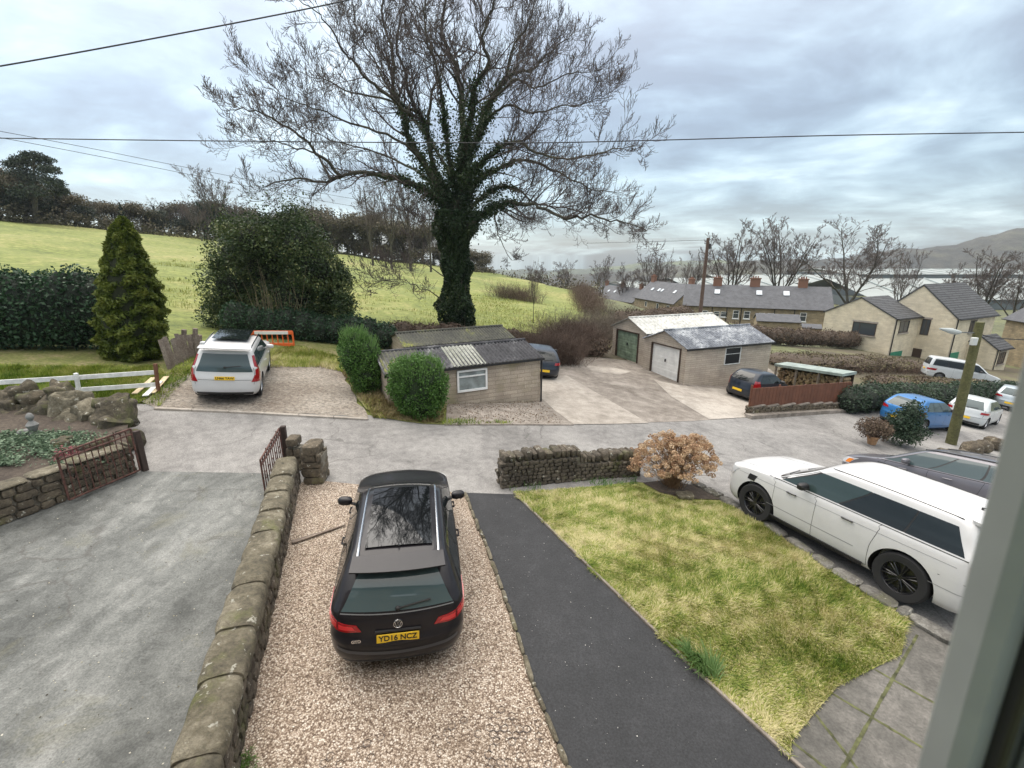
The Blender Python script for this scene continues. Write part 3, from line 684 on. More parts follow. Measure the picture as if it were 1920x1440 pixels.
LM_privet = leafmat('privet_leaf', [(.035, .085, .016), (.065, .145, .028), (.105, .21, .045), (.16, .29, .075)], .5, .25)
LM_ivy = leafmat('ivy_leaf', [(.012, .026, .012), (.024, .046, .018), (.042, .068, .025), (.075, .095, .035)], .45)
LM_hedge = leafmat('hedge_leaf', [(.018, .038, .022), (.035, .062, .036), (.055, .085, .05), (.08, .11, .06)], .5)
LM_brown = leafmat('bare_hedge', [(.055, .038, .028), (.095, .065, .047), (.14, .10, .07), (.20, .16, .10)], .8, 0)
LM_scrub = leafmat('scrub', [(.07, .052, .036), (.12, .092, .06), (.15, .135, .07), (.20, .19, .09)], .8, 0)
LM_wood = leafmat('woodland_leaf', [(.045, .046, .028), (.085, .078, .048), (.13, .112, .072), (.18, .15, .105)], .7, 0)
LM_dkwood = leafmat('evergreen_leaf', [(.014, .026, .018), (.030, .046, .030), (.052, .07, .04)], .6, 0)
LM_grass = leafmat('grass_blade', [(.07, .13, .015), (.16, .23, .03), (.28, .32, .06), (.43, .41, .16), (.62, .56, .32)], .7, .3)
LM_dry = leafmat('dry_grass', [(.16, .13, .06), (.27, .22, .11), (.38, .31, .17)], .8, .2)
LM_hyd = leafmat('dry_flower', [(.26, .15, .09), (.44, .29, .18), (.58, .43, .28), (.74, .61, .44)], .8, .25)
def segtubes(name, segs, mat, parent=None, n=3, kind=None):
    """many tapered twigs: segs rows (p0, p1, r0, r1)"""
    S = np.asarray(segs, dtype=np.float64); p0, p1, r0, r1 = S[:, :3], S[:, 3:6], S[:, 6], S[:, 7]
    d = p1-p0; L = np.linalg.norm(d, axis=1)[:, None]+1e-9; d = d/L
    h = np.where(np.abs(d[:, 2:3]) < .9, np.array([[0, 0, 1.]]), np.array([[1., 0, 0]])); u = np.cross(d, h); u /= np.linalg.norm(u, axis=1)[:, None]; v = np.cross(d, u)
    V = []
    for k in range(n):
        a = 2*math.pi*k/n; V.append(p0+(u*math.cos(a)+v*math.sin(a))*r0[:, None])
    for k in range(n):
        a = 2*math.pi*k/n; V.append(p1+(u*math.cos(a)+v*math.sin(a))*r1[:, None])
    V = np.stack(V, 1).reshape(-1, 3); m = len(S); base = (np.arange(m)*2*n)[:, None]
    Fs = np.concatenate([base+np.array([[k, (k+1) % n, n+(k+1) % n, n+k]]) for k in range(n)], 0)
    return npmesh(name, V, Fs, mat, parent, smooth=(n > 3), kind=kind)
def grow(segs, p, d, L, r, lev, rnd, P):
    """recursive limb: p start, d direction, L length, r radius"""
    n = P['n'][lev]; st = L/n; pts = [p]; cur = Vector(p); dr = Vector(d).normalized(); rr = [r]
    for i in range(n):
        f = (i+1)/n
        dr = (dr + Vector((rnd.gauss(0, 1), rnd.gauss(0, 1), rnd.gauss(0, 1)))*P['wob'][lev] + Vector((0, 0, 1))*P['up'][lev]*f).normalized()
        cur = cur+dr*st; rn = max(P['rmin'], r*(1-f*P['tap'])); segs.append((*pts[-1], *cur, rr[-1], rn)); pts.append(cur.copy()); rr.append(rn)
    if lev+1 < len(P['n']): spawn(segs, pts, rr, L, lev+1, rnd, P)
def spawn(segs, pts, rr, L, lev, rnd, P, start=None, lf=None):
    cnt = P['cnt'][lev]; m = len(pts)-1; s0 = P['start'] if start is None else start
    k = cnt if L is None else max(2, int(cnt*rnd.uniform(.75, 1.25)))
    for j in range(k):
        f = s0+(1-s0)*(j+rnd.random())/k; x = f*m; i = min(m-1, int(x)); q = pts[i].lerp(pts[i+1], x-i); ax = (pts[i+1]-pts[i]).normalized()
        o = ax.orthogonal().normalized(); o.rotate(Matrix.Rotation(rnd.uniform(0, 6.283), 3, ax))
        a = math.radians(rnd.uniform(*P['ang'])); dd = ax*math.cos(a)+o*math.sin(a); dd.z += P['lift']
        l_ = (lf if lf else L)*P['len'][lev]*rnd.uniform(.6, 1.2)*(1.15-.55*f); r_ = max(P['rmin'], rr[i]*P['rad'])
        grow(segs, q, dd, l_, r_, lev, rnd, P)
# ------------------------------------------------------------------ the big ivy-clad ash
BT = gp(856, 618); TY = 28.0; BT = Vector((at(856, 618, TY).x, TY, T(at(856, 618, TY).x, TY)))
bt = thing('ash_tree', 'tall bare ash tree with ivy-covered trunk and wide spreading crown behind the sheds', 'tree', BT)
limbs = [  # (pixel x, pixel y, depth), radius at start
 ([(848, 400, 0), (820, 372, -.3), (783, 350, -.6), (748, 335, -1), (711, 329, -1.2), (667, 323, -1.6), (635, 332, -2), (600, 343, -2.2), (565, 334, -2.6), (528, 342, -3), (492, 352, -3.3)], .26),
 ([(640, 331, -2), (604, 296, -2.4), (578, 268, -2.8), (550, 247, -3.1), (520, 228, -3.4), (492, 215, -3.6), (455, 205, -3.9), (425, 208, -4), (398, 190, -4.2)], .12),
 ([(620, 338, -2), (595, 290, -1), (556, 277, -.6), (514, 264, -.4), (480, 268, 0), (446, 269, .3)], .09),
 ([(846, 390, 0), (810, 330, .3), (774, 278, .5), (760, 240, .7), (752, 200, .8), (735, 166, .8), (740, 128, 1), (734, 90, 1.1), (722, 50, 1.3), (716, 20, 1.5), (726, -30, 1.5), (735, -80, 1.5)], .26),
 ([(852, 380, 0), (818, 322, 1.2), (799, 240, 1.8), (785, 210, 2), (770, 185, 2.2), (758, 134, 2.4), (742, 85, 2.6), (752, 40, 2.8), (762, -10, 3), (770, -60, 3)], .22),
 ([(800, 250, 1.8), (806, 200, 1.2), (812, 166, .8), (830, 125, .5), (812, 90, .2), (790, 50, -.1), (778, 5, -.3), (772, -50, -.5)], .13),
 ([(768, 215, .6), (745, 195, -.8), (712, 168, -1.6), (685, 143, -2.1), (665, 120, -2.5), (649, 103, -2.8), (630, 68, -3.1), (613, 45, -3.4), (590, 20, -3.7), (560, 0, -4), (535, -10, -4.1)], .13),
 ([(745, 195, -.5), (694, 179, -.5), (649, 170, -.6), (620, 150, -1), (595, 148, -1.3), (565, 135, -1.8), (540, 132, -2)], .08),
 ([(790, 300, .2), (740, 262, -2), (690, 240, -3), (640, 225, -3.6), (600, 205, -4), (560, 195, -4.3), (510, 170, -4.6), (478, 150, -4.8)], .10),
 ([(858, 390, 0), (864, 314, .6), (868, 224, .9), (861, 157, 1.1), (850, 116, 1.2), (838, 90, 1.2), (829, 60, 1.2), (833, 22, 1.3), (840, -30, 1.4), (846, -70, 1.4)], .30),
 ([(864, 320, .3), (875, 260, -.8), (884, 200, -1.4), (892, 157, -1.8), (916, 118, -2.1), (904, 80, -2.3), (910, 50, -2.5), (922, 20, -2.6), (936, -30, -2.8), (940, -70, -2.8)], .22),
 ([(866, 350, 0), (895, 251, 1.4), (918, 190, 2), (949, 148, 2.4), (972, 135, 2.8), (997, 130, 3), (1018, 112, 3.2), (1032, 96, 3.3), (1056, 76, 3.5), (1079, 60, 3.6)], .21),
 ([(949, 150, 2.4), (958, 99, 2.1), (970, 75, 2), (988, 50, 1.8), (1000, 10, 1.7), (1010, -40, 1.6)], .10),
 ([(862, 370, 0), (880, 335, -1), (895, 312, -1.5), (926, 287, -2.2), (945, 272, -2.6), (972, 266, -3), (1007, 285, -3.5), (1045, 296, -3.9), (1080, 296, -4.2), (1110, 288, -4.5), (1150, 280, -4.8), (1190, 274, -5)], .18),
 ([(862, 400, 0), (886, 352, .8), (915, 326, 1.2), (944, 309, 1.6), (976, 300, 2), (1016, 309, 2.6), (1061, 331, 3), (1090, 344, 3.4), (1118, 358, 3.7), (1160, 362, 4)], .20),
 ([(864, 440, 0), (886, 417, -.8), (917, 394, -1.3), (935, 386, -1.6), (958, 381, -2), (985, 382, -2.4), (1010, 388, -2.8), (1052, 408, -3.3), (1080, 408, -3.6), (1110, 406, -3.9), (1145, 414, -4.3), (1180, 420, -4.6), (1212, 432, -4.9)], .22),
 ([(862, 410, 0), (905, 370, 2), (940, 350, 2.6), (971, 356, 3), (1000, 380, 3.5), (1040, 388, 4), (1080, 396, 4.5), (1130, 420, 5), (1165, 440, 5.2)], .14),
 ([(872, 300, .5), (909, 233, 0), (930, 210, -.6), (953, 197, -1), (980, 206, -1.4), (1010, 211, -1.8), (1052, 197, -2.3), (1085, 200, -2.6), (1121, 186, -3), (1150, 180, -3.2)], .12),
 ([(918, 188, 1.6), (962, 152, .4), (985, 156, 0), (1010, 166, -.4), (1044, 150, -.9), (1074, 134, -1.2), (1100, 138, -1.6), (1128, 130, -1.9)], .10),
 ([(926, 392, -1.3), (930, 420, -2), (936, 448, -2.4), (948, 470, -2.7), (960, 488, -2.9)], .07),
 ([(840, 450, 0), (812, 415, -1.5), (795, 420, -2), (780, 450, -2.4), (775, 480, -2.6)], .06),
 ([(835, 575, 0), (812, 552, -1), (780, 536, -1.8), (747, 524, -2.3), (715, 526, -2.7), (690, 540, -3)], .05),
 ([(835, 520, 0), (800, 495, 1), (765, 480, 1.5), (730, 490, 2), (700, 510, 2.3)], .05),
 ([(850, 350, 0), (835, 250, -2.2), (830, 190, -3), (818, 130, -3.6), (800, 70, -4), (795, 20, -4.3), (800, -40, -4.5)], .15),
 ([(855, 330, 0), (900, 240, 4), (930, 180, 5), (960, 110, 5.5), (975, 60, 5.8), (985, 0, 6)], .13),
 ([(850, 340, 0), (790, 240, 4), (740, 180, 5), (700, 110, 5.4), (672, 60, 5.6), (660, 5, 5.8), (655, -40, 6)], .13),
 ([(845, 380, 0), (780, 320, 3.5), (720, 290, 4.5), (670, 275, 5), (620, 262, 5.3), (575, 240, 5.6), (530, 220, 5.8)], .12),
]
PB = dict(n=[0, 7, 5, 4, 3], cnt=[0, 11, 8, 6, 4], len=[0, .46, .50, .5, .55], wob=[0, .13, .13, .11, .14], up=[0, .10, .20, .34, .3], tap=.75, rmin=.0085, start=.18, ang=(28, 62), lift=.12, rad=.48)
PB['n'] = [0, 7, 5, 4]; PB['len'] = [0, .46, .48, .44]
rnd = random.Random(11); segs = []; ivyp = []; lm = []
def smoothpts(pts, k=3):
    out = []
    for i in range(len(pts)-1):
        p0, p1, p2, p3 = pts[max(i-1, 0)], pts[i], pts[i+1], pts[min(i+2, len(pts)-1)]
        for j in range(k):
            t_ = j/k; out.append(.5*((2*p1)+(p2-p0)*t_+(2*p0-5*p1+4*p2-p3)*t_*t_+(3*p1-p0-3*p2+p3)*t_**3))
    out.append(pts[-1]); return out
for li, (pl, r0) in enumerate(limbs):
    pts = smoothpts([at(x, y, TY+dd) for x, y, dd in pl], 3); L = sum((b-a).length for a, b in zip(pts[:-1], pts[1:]))
    pts = [p+Vector((rnd.gauss(0, .04), rnd.gauss(0, .04), rnd.gauss(0, .04))) if 0 < i < len(pts)-1 else p for i, p in enumerate(pts)]
    m = len(pts)-1; rr = [max(.016, .82*r0*(1-.9*(i/m)**.75)) for i in range(m+1)]
    lm.append((pts, rr))
    P_ = dict(PB); P_['cnt'] = [0, max(7, int(L*2.3)), 11, 7]
    spawn(segs, pts, rr, None, 1, rnd, P_, start=.22 if L > 5 else .1, lf=min(6.6, L*.7+1))
    for i in range(m):
        s_ = i/m
        wgt = max(0, 1-s_*(2.4 if r0 > .12 else 5))*(1 if r0 > .1 else .5)*(1 if 835 < pl[0][0] < 880 else 0)
        for _ in range(int(wgt*420)):
            q = pts[i].lerp(pts[i+1], rnd.random()); ivyp.append(q+Vector((rnd.gauss(0, 1), rnd.gauss(0, 1), rnd.gauss(0, 1))).normalized()*(rr[i]+abs(rnd.gauss(.05, .17+.12*wgt))*(1+.5*math.sin(i*2.3+li))))
tr = MB(); tp = [BT+Vector((0, 0, -.4)), BT+Vector((0, 0, .8)), at(858, 560, TY), at(856, 500, TY), at(854, 450, TY), at(852, 405, TY), at(858, 375, TY)]
tr.tube(smoothpts(tp, 3), [max(.30, .62-.016*i) for i in range(19)], 14)
for pts, rr in lm[:1]+lm[3:5]+lm[9:12]+lm[13:17]: pass
tk = tr.build('trunk', M_bark, bt, smooth=True)
lb = MB()
for pts, rr in lm: lb.tube(pts, rr, 7)
lb.build('limbs', M_bark, bt, smooth=True)
segtubes('twigs', segs, M_twig, bt)
# ivy sleeve
for _ in range(34000):
    f = rnd.random()**.9; z0, z1 = BT.z, at(856, 395, TY).z; z = z0+(z1-z0)*f
    wd = .86+.10*math.sin(f*9)+.10*math.sin(f*23+1)+.42*sst(.78, 1, f)+.12*math.exp(-((f-.2)/.12)**2)-.12*(1-sst(0, .1, f))
    a = rnd.uniform(0, 6.283); wd *= 1+.18*math.sin(a*3+f*14)+.1*math.sin(a*7-f*30); r_ = wd*(1-abs(rnd.gauss(0, .16)))
    ivyp.append(Vector((tp[3].x+(BT.x-tp[3].x)*(1-f)+r_*math.cos(a), TY+r_*math.sin(a), z)))
ivn = np.array([tuple(p) for p in ivyp]); ivv = np.clip(.45+.35*lump(ivn, 2.0, 4)+RS.uniform(-.25, .25, len(ivn)), 0, 1)
leafcloud('ivy', ivn, .125, LM_ivy, bt, ivv, asp=.75)
# ------------------------------------------------------------------ bare background trees
HT = {}
def bare_template(seed, H=14, spread=.5, mat=M_fartwig, dens=1.0, r0=.17, rmin=.012):
    rnd = random.Random(seed); segs = []; t_ = bpy.data.objects.new('bare_tree', None); COL.objects.link(t_)
    P = dict(n=[6, 6, 5, 4, 3], cnt=[0, int(11*dens), int(8*dens), int(5*dens), 4], len=[1, .40, .46, .48, .5], wob=[.07, .11, .13, .13, .13], up=[.06, .08, .12, .16, .16], tap=.78, rmin=rmin, start=.2, ang=(25, 52), lift=.14, rad=.5)
    hb = H*rnd.uniform(.28, .36); tm = MB(); top = Vector((rnd.gauss(0, .15), rnd.gauss(0, .15), hb)); tm.tube([(0, 0, -.8), (0, 0, hb*.5), top], [r0*1.25, r0, r0*.9], 9)
    nl = 5
    for k in range(nl):
        a = 6.283*k/nl+rnd.uniform(-.3, .3); el = (.18 if k == 0 else spread*rnd.uniform(.7, 1.25)); d = Vector((math.cos(a)*el, math.sin(a)*el, 1)); s0 = len(segs)
        grow(segs, top-Vector((0, 0, hb*.25*rnd.random())), d, H*.62*rnd.uniform(.85, 1.05)*(1.05 if k == 0 else .95), r0*.6, 0, rnd, P)
        m_ = segs[s0:s0+6]; tm.tube([m_[0][:3]]+[q[3:6] for q in m_], [m_[0][6]]+[q[7] for q in m_], 7)
    tm.build('trunk', M_bark, t_, local=True, smooth=True)
    segtubes('crown', segs, mat, t_); HT[t_.name] = max(q[5] for q in segs); t_['H'] = HT[t_.name]; return t_
def plant(tmpl, first, x, y, s, rz, label, cat='tree', group=None, z=None, sz=None, name=None):
    o = tmpl if first else copy_tree(tmpl)
    o.location = (x, y, T(x, y) if z is None else z); o.rotation_euler = (0, 0, rz); o.scale = (s, s, sz or s); tag(o, label, cat, group); return o
tA = bare_template(3, 14, .2); tB = bare_template(8, 14, .27); tC = bare_template(21, 14, .34); used = set()
def bare(k, px, pyb, D, h_px, rz, label, sx=1.0, group=None):
    """a bare tree whose foot is under pixel column px at distance D and whose top reaches pixel row pyb-h_px"""
    tm = (tA, tB, tC)[k]; p = at(px, pyb, D); z = min(p.z, T(p.x, p.y)+1); top = at(px, pyb-h_px, D).z; s = (top-z)/tm['H']
    o = plant(tm, k not in used, p.x, D, s*sx, rz, label, z=z, sz=s, group=group); used.add(k); return o
bare(0, 1372, 530, 105, 118, .3, 'bare tree with upright crown just right of the telegraph pole', 1.15)
bare(1, 1462, 530, 100, 134, 1.2, 'broad bare tree between the second and third terrace chimneys', 1.15)
bare(2, 1594, 532, 108, 138, 2.1, 'widest bare tree, standing behind the right end of the long terrace', 1.5)
bare(0, 1222, 540, 130, 80, 2.5, 'bare tree left of the telegraph pole behind the second terrace', .9)
bare(2, 1240, 540, 135, 76, .9, 'slim bare tree close beside another, left of the telegraph pole', .8)
bare(1, 1296, 535, 140, 68, 3.9, 'small bare tree just left of the telegraph pole', .8)
bare(1, 1128, 560, 130, 84, 5.0, 'bushy bare tree behind the leftmost far terrace roof', .9)
bare(0, 1170, 560, 138, 70, 4.0, 'small bare tree right of the leftmost far terrace roof', .9)
bare(2, 1690, 555, 70, 110, 3.0, 'thin pale bare tree between the terrace end and the new house', .7)
bare(1, 1848, 560, 95, 100, 2.2, 'dark bare tree behind the roof of the new house at right', 1.3)
bare(0, 1790, 560, 100, 70, 5.1, 'low bare tree showing over the new house ridge', 1.2)
bare(2, 1905, 560, 90, 90, 1.1, 'bare tree beside the right edge of the view over the grey house', 1.2)
bare(1, 1060, 545, 150, 60, .2, 'bare tree at the foot of the field right of the ash', 1.2)
bare(0, 1010, 545, 160, 55, 1.4, 'bare tree left of the last one at the field foot', 1.3)
bare(1, 415, 470, 100, 165, 2.0, 'lone tall bare tree rising above the holly at left', 1.1)
bare(2, 382, 470, 104, 110, 4.4, 'smaller bare tree left of the lone tall one above the holly', 1.1)
bare(0, 455, 470, 108, 100, .5, 'smaller bare tree right of the lone tall one above the holly', 1.0)
bare(2, 1000, 600, 40, 118, .9, 'thin scrubby sapling beside the field path right of the ash', .45)
# trees behind the ash, inside its lower left
for i, (px, hp, k) in enumerate([(700, 180, 0), (735, 195, 2), (770, 190, 0), (808, 170, 1)]):
    bare(k, px, 505, 92+3*i, hp, i*1.7, ['leftmost bare tree of the clump seen under the ash limbs', 'second bare tree from left of the clump under the ash limbs', 'third bare tree of the clump under the ash limbs', 'bare tree of the clump nearest the ash trunk'][i], .9)
# woodland along the crest of the field
def bushy_template(seed, mat, H=10, n=5200, size=.34, name='woodland_tree', conical=False, brk=M_bark):
    rs = np.random.RandomState(seed); t_ = bpy.data.objects.new(name, None); COL.objects.link(t_)
    pts = []; 
    if conical:
        f = rs.uniform(0, 1, n)**.7; a = rs.uniform(0, 6.283, n); rr = (1-f)*H*.24*(.75+.35*np.sin(f*40))*(1-.25*np.abs(rs.normal(size=n))) ; pts = np.stack([rr*np.cos(a), rr*np.sin(a), H*(.08+.92*f)], 1)
    else:
        for k in range(9):
            c = np.array([rs.normal()*H*.17, rs.normal()*H*.17, H*rs.uniform(.25, .84)]); pts.append(shell(c, [H*.2, H*.2, H*.17], n//9, rs, .5, seed+k, .3))
        pts = np.concatenate(pts)
    tm = MB(); tm.tube([(0, 0, -.6), (0, 0, H*.4), (.1, 0, H*.8)], [.22, .15, .05], 7)
    if not conical:
        rr_ = random.Random(seed)
        for k in range(7): tm.tube([(0, 0, H*rr_.uniform(.15, .5)), (rr_.gauss(0, 1)*H*.12, rr_.gauss(0, 1)*H*.12, H*rr_.uniform(.5, .7)), (rr_.gauss(0, 1)*H*.2, rr_.gauss(0, 1)*H*.2, H*rr_.uniform(.75, .95))], [.1, .06, .02], 5)
    tm.build('trunk', brk, t_, local=True, smooth=True)
    v = np.clip(.5+.35*lump(pts, 1.1, seed)+rs.uniform(-.25, .25, len(pts)), 0, 1)
    V = leafcloud('crown', pts, size, mat, t_, v, asp=.6, rs=rs); return t_
wA = bushy_template(31, LM_wood); wB = bushy_template(32, LM_dkwood); wC = bushy_template(33, LM_dkwood, name='conifer_tree', conical=True, n=2200); tmps = [wA, wB, wC]; wused = set()
def crest(px):
    for a, b in [((-300, 345, 62), (0, 412, 83)), ((0, 412, 83), (400, 452, 112)), ((400, 452, 112), (680, 483, 128)), ((680, 483, 128), (900, 520, 128)), ((900, 520, 128), (1120, 552, 100))]:
        if a[0] <= px <= b[0]:
            f = (px-a[0])/(b[0]-a[0]); return a[1]+(b[1]-a[1])*f, a[2]+(b[2]-a[2])*f
    return 552, 100
rnd = random.Random(77); words = [['brown bushy woodland tree', 'dark ivy-grown woodland tree', 'dark pointed conifer'], ['low', 'rounded', 'tall', 'leaning', 'dense', 'ragged', 'broad', 'slim']]
prev = {}
for i in range(64):
    px = -60+i*15.5+rnd.uniform(-5, 5); py, D = crest(px); D += rnd.choice([2, 4, 7]); py += 3
    if px < 160: hp = 92*rnd.uniform(.8, 1.15)*(1-max(0, px-60)/300)
    elif px < 330: hp = 58*rnd.uniform(.8, 1.15)
    elif px < 600: hp = 72*rnd.uniform(.75, 1.2)
    elif px < 800: hp = 84*rnd.uniform(.8, 1.15)
    else: hp = 46*rnd.uniform(.7, 1.2)
    k = 0 if rnd.random() < .62 else (1 if rnd.random() < .7 or px > 350 else 2)
    if px > 560: k = 0
    p = at(px, py, D); z = min(p.z, T(p.x, D)+.4); top = at(px, py-hp, D).z; s = (top-z)/9.6
    side = 'in the wood left of the conifer' if px < 230 else ('in the wood between conifer and holly' if px < 400 else ('behind the holly' if px < 640 else ('behind the ash trunk' if px < 900 else 'right of the ash at the field foot')))
    plant(tmps[k], k not in wused, p.x, D, s*rnd.uniform(1.0, 1.5), rnd.uniform(0, 6), words[0][k]+' '+side, group='woodland trees by the field, %s, %s' % (['brown', 'dark', 'conifer'][k], side), z=z, sz=s)
    wused.add(k)
rnd = random.Random(19)
for i in range(24):
    px = 130+i*33+rnd.uniform(-9, 9); py, D = crest(px); k = rnd.randrange(3); D += rnd.uniform(3, 9); p = at(px, py, D)
    hp = (66 if px < 640 else 92)*rnd.uniform(.8, 1.25)
    if px > 880: continue
    side = 'left of the holly' if px < 400 else ('behind the holly' if px < 640 else 'behind the ash')
    bare(k, px, py+2, D, hp, rnd.uniform(0, 6), 'bare grey tree of the field edge woodland '+side, rnd.uniform(.8, 1.1), group='bare woodland trees '+side)
# understorey of the woodland: one thorny mass nobody could count
pts = []
for px in range(-200, 1130, 2):
    py, D = crest(px); p = at(px, py+5, D)
    for _ in range(18): pts.append((p.x+rnd.gauss(0, .8), D+rnd.uniform(-.6, 3.5), min(p.z, T(p.x, D)+.4)+abs(rnd.gauss(0, 1.5))))
pts = np.array(pts); leafcloud('woodland_undergrowth', pts, .55, LM_wood, None, np.clip(.4+.4*lump(pts, .6, 3), 0, 1), asp=.6, kind='stuff')
tag(bpy.context.scene.objects['woodland_undergrowth'], 'brown thorny undergrowth along the top edge of the green field', 'undergrowth')
# flat-topped cedar/pine at far left
t_ = thing('pine_tree', 'dark flat-topped pine standing highest in the woodland at far left', 'tree', at(62, 410, 88))
rs = np.random.RandomState(5); P_ = []; m_ = MB(); base = at(62, 420, 88); Zt = at(62, 287, 88).z
m_.tube([base-Vector((0, 0, 1)), at(66, 350, 88), at(62, 300, 88)], [.45, .3, .12], 8)
for k, (px, py, w_) in enumerate([(60, 292, 26), (40, 301, 26), (82, 300, 24), (22, 308, 22), (62, 312, 50), (92, 318, 24), (40, 326, 34), (75, 335, 44), (100, 343, 26), (30, 342, 34), (60, 358, 60), (10, 330, 16), (115, 358, 20)]):
    c = at(px, py, 88+rs.uniform(-2.5, 2.5)); r_ = w_/9.6; P_.append(shell(tuple(c), (r_*.62, r_*.62, r_*.18+.35), 900, rs, .4, k, .3))
    m_.tube([at(64, py+14, 88), c], [.14, .05], 5)
m_.build('trunk', M_bark, t_, smooth=True); P_ = np.concatenate(P_); leafcloud('crown', P_, .42, LM_dkwood, t_, None, asp=.4, rs=rs)
t_ = thing('pine_tree', 'dark pine crown cut by the left edge of the view', 'tree', at(-12, 410, 92)); m_ = MB(); m_.tube([at(-12, 420, 92), at(-10, 345, 92)], [.4, .1], 8); m_.build('trunk', M_bark, t_)
P_ = np.concatenate([shell(tuple(at(px, py, 92)), (2, 2, .9), 800, rs, .5, 3, .3) for px, py in ((-14, 330), (0, 345), (-20, 350), (4, 362))]); leafcloud('crown', P_, .42, LM_dkwood, t_, None, asp=.4, rs=rs)
# ------------------------------------------------------------------ near trees and shrubs at left
rs = np.random.RandomState(12)
# laurel hedge
hb = gp(-160, 668); hedge = thing('laurel_hedge', 'long dark green laurel hedge at the left edge of the field', 'hedge', gp(60, 668))
pts = []; cm = MB()
for px in range(-330, 215, 16):
    b = gp(px, 664); zt = at(px, 512+6*math.sin(px*.05)+(8 if px > 170 else 0), b.y+.6).z; h = zt-b.z; c = (b.x, b.y+1.3, b.z+h*.5)
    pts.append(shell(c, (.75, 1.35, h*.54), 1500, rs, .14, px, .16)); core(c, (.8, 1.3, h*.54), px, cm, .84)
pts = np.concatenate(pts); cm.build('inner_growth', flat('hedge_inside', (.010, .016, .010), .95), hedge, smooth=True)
leafcloud('foliage', pts, .12, LM_laurel, hedge, np.clip(.42+.35*lump(pts, 1.6, 8)+rs.uniform(-.25, .3, len(pts)), 0, 1), asp=.6, rs=rs)
# conifer column
cb = gp(255, 672); t_ = thing('conifer_tree', 'tapering green conifer standing at the end of the dark hedge', 'tree', cb)
n = 30000; h = at(228, 408, cb.y).z-cb.z; f = rs.uniform(0, 1, n)**1.05
prof = np.interp(f, [0, .06, .2, .4, .6, .75, .88, .96, 1], [1.35, 1.75, 1.95, 1.85, 1.5, 1.05, .78, .45, .08])*h/8.6*.92
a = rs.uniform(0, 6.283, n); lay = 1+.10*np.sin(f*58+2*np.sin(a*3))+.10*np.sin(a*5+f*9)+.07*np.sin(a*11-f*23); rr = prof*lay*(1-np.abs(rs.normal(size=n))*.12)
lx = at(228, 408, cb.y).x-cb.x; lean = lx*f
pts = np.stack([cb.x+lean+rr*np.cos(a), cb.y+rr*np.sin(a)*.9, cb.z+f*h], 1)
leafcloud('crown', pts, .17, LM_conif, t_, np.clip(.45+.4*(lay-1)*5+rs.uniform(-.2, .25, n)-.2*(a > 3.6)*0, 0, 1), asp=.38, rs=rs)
m_ = MB(); m_.tube([cb-Vector((0, 0, .3)), cb+Vector((lx*.4, 0, h*.4)), cb+Vector((lx*.93, 0, h*.93))], [.25, .2, .03], 8); m_.build('trunk', M_bark, t_)
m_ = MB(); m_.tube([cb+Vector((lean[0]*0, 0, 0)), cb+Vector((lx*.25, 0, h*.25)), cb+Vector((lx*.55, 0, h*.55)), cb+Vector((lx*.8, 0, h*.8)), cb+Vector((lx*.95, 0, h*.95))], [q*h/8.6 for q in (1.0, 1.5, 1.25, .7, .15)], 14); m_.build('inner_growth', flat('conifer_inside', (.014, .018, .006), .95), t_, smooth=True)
# holly (large evergreen shrub)
hc = gp(520, 652); hc = Vector((at(520, 640, 24.5).x, 24.5, T(at(520, 640, 24.5).x, 24.5)))
t_ = thing('holly_tree', 'large dark green holly tree with several pale stems behind the white parked car', 'tree', hc)
pts = []; cm = MB(); k = 0
for (px, py, rx, ry) in [(520, 440, 50, 42), (470, 450, 45, 40), (440, 480, 42, 45), (560, 460, 50, 50), (590, 500, 50, 50), (620, 550, 42, 45), (500, 500, 60, 60), (430, 540, 42, 50), (415, 590, 36, 38), (550, 560, 70, 60), (470, 570, 60, 55), (600, 600, 50, 36), (550, 420, 26, 30), (430, 430, 30, 24), (645, 575, 22, 30), (520, 620, 80, 30), (408, 500, 16, 20), (640, 520, 20, 22)]:
    dd = random.Random(k).uniform(-1.2, 1.2); c = at(px, py, 24.5+dd); s_ = c.y/840; r_ = (rx*s_, min(rx, 50)*s_, ry*s_)
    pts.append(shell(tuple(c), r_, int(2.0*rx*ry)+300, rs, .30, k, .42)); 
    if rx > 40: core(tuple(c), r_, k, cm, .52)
    k += 1
for (px, py) in [(495, 400), (548, 385), (560, 400), (575, 425), (395, 470), (385, 525), (390, 560), (650, 540), (655, 600), (530, 410), (420, 415), (470, 412), (610, 470), (640, 500)]:
    c = at(px, py, 24.5+rs.uniform(-1, 1)); d_ = np.stack([rs.normal(size=170)*.26, rs.normal(size=170)*.26, rs.normal(size=170)*.55], 1); pts.append(np.array(c)+d_)
pts = np.concatenate(pts); leafcloud('crown', pts, .12, LM_holly, t_, np.clip(.40+.38*lump(pts, 1.5, 5)+rs.uniform(-.28, .32, len(pts)), 0, 1), asp=.6, rs=rs)
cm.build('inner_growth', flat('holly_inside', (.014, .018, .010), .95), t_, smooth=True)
rr_ = random.Random(6); st_ = []
for _ in range(46):
    px_ = rr_.gauss(518, 26); p = at(px_, rr_.uniform(625, 640), 22.9); c = p
    d = Vector((rr_.gauss(0, .13), rr_.gauss(-.04, .06), 1)); L_ = rr_.uniform(1.6, 3.6)
    for k in range(4): e = c+d*L_/4; st_.append((*c, *e, .017-.003*k, .014-.003*k)); c = e; d = (d+Vector((rr_.gauss(0, .1), rr_.gauss(0, .05), 0)))
segtubes('stem', st_, flat('pale_stem', (.20, .165, .10), .8, nscale=4), t_)
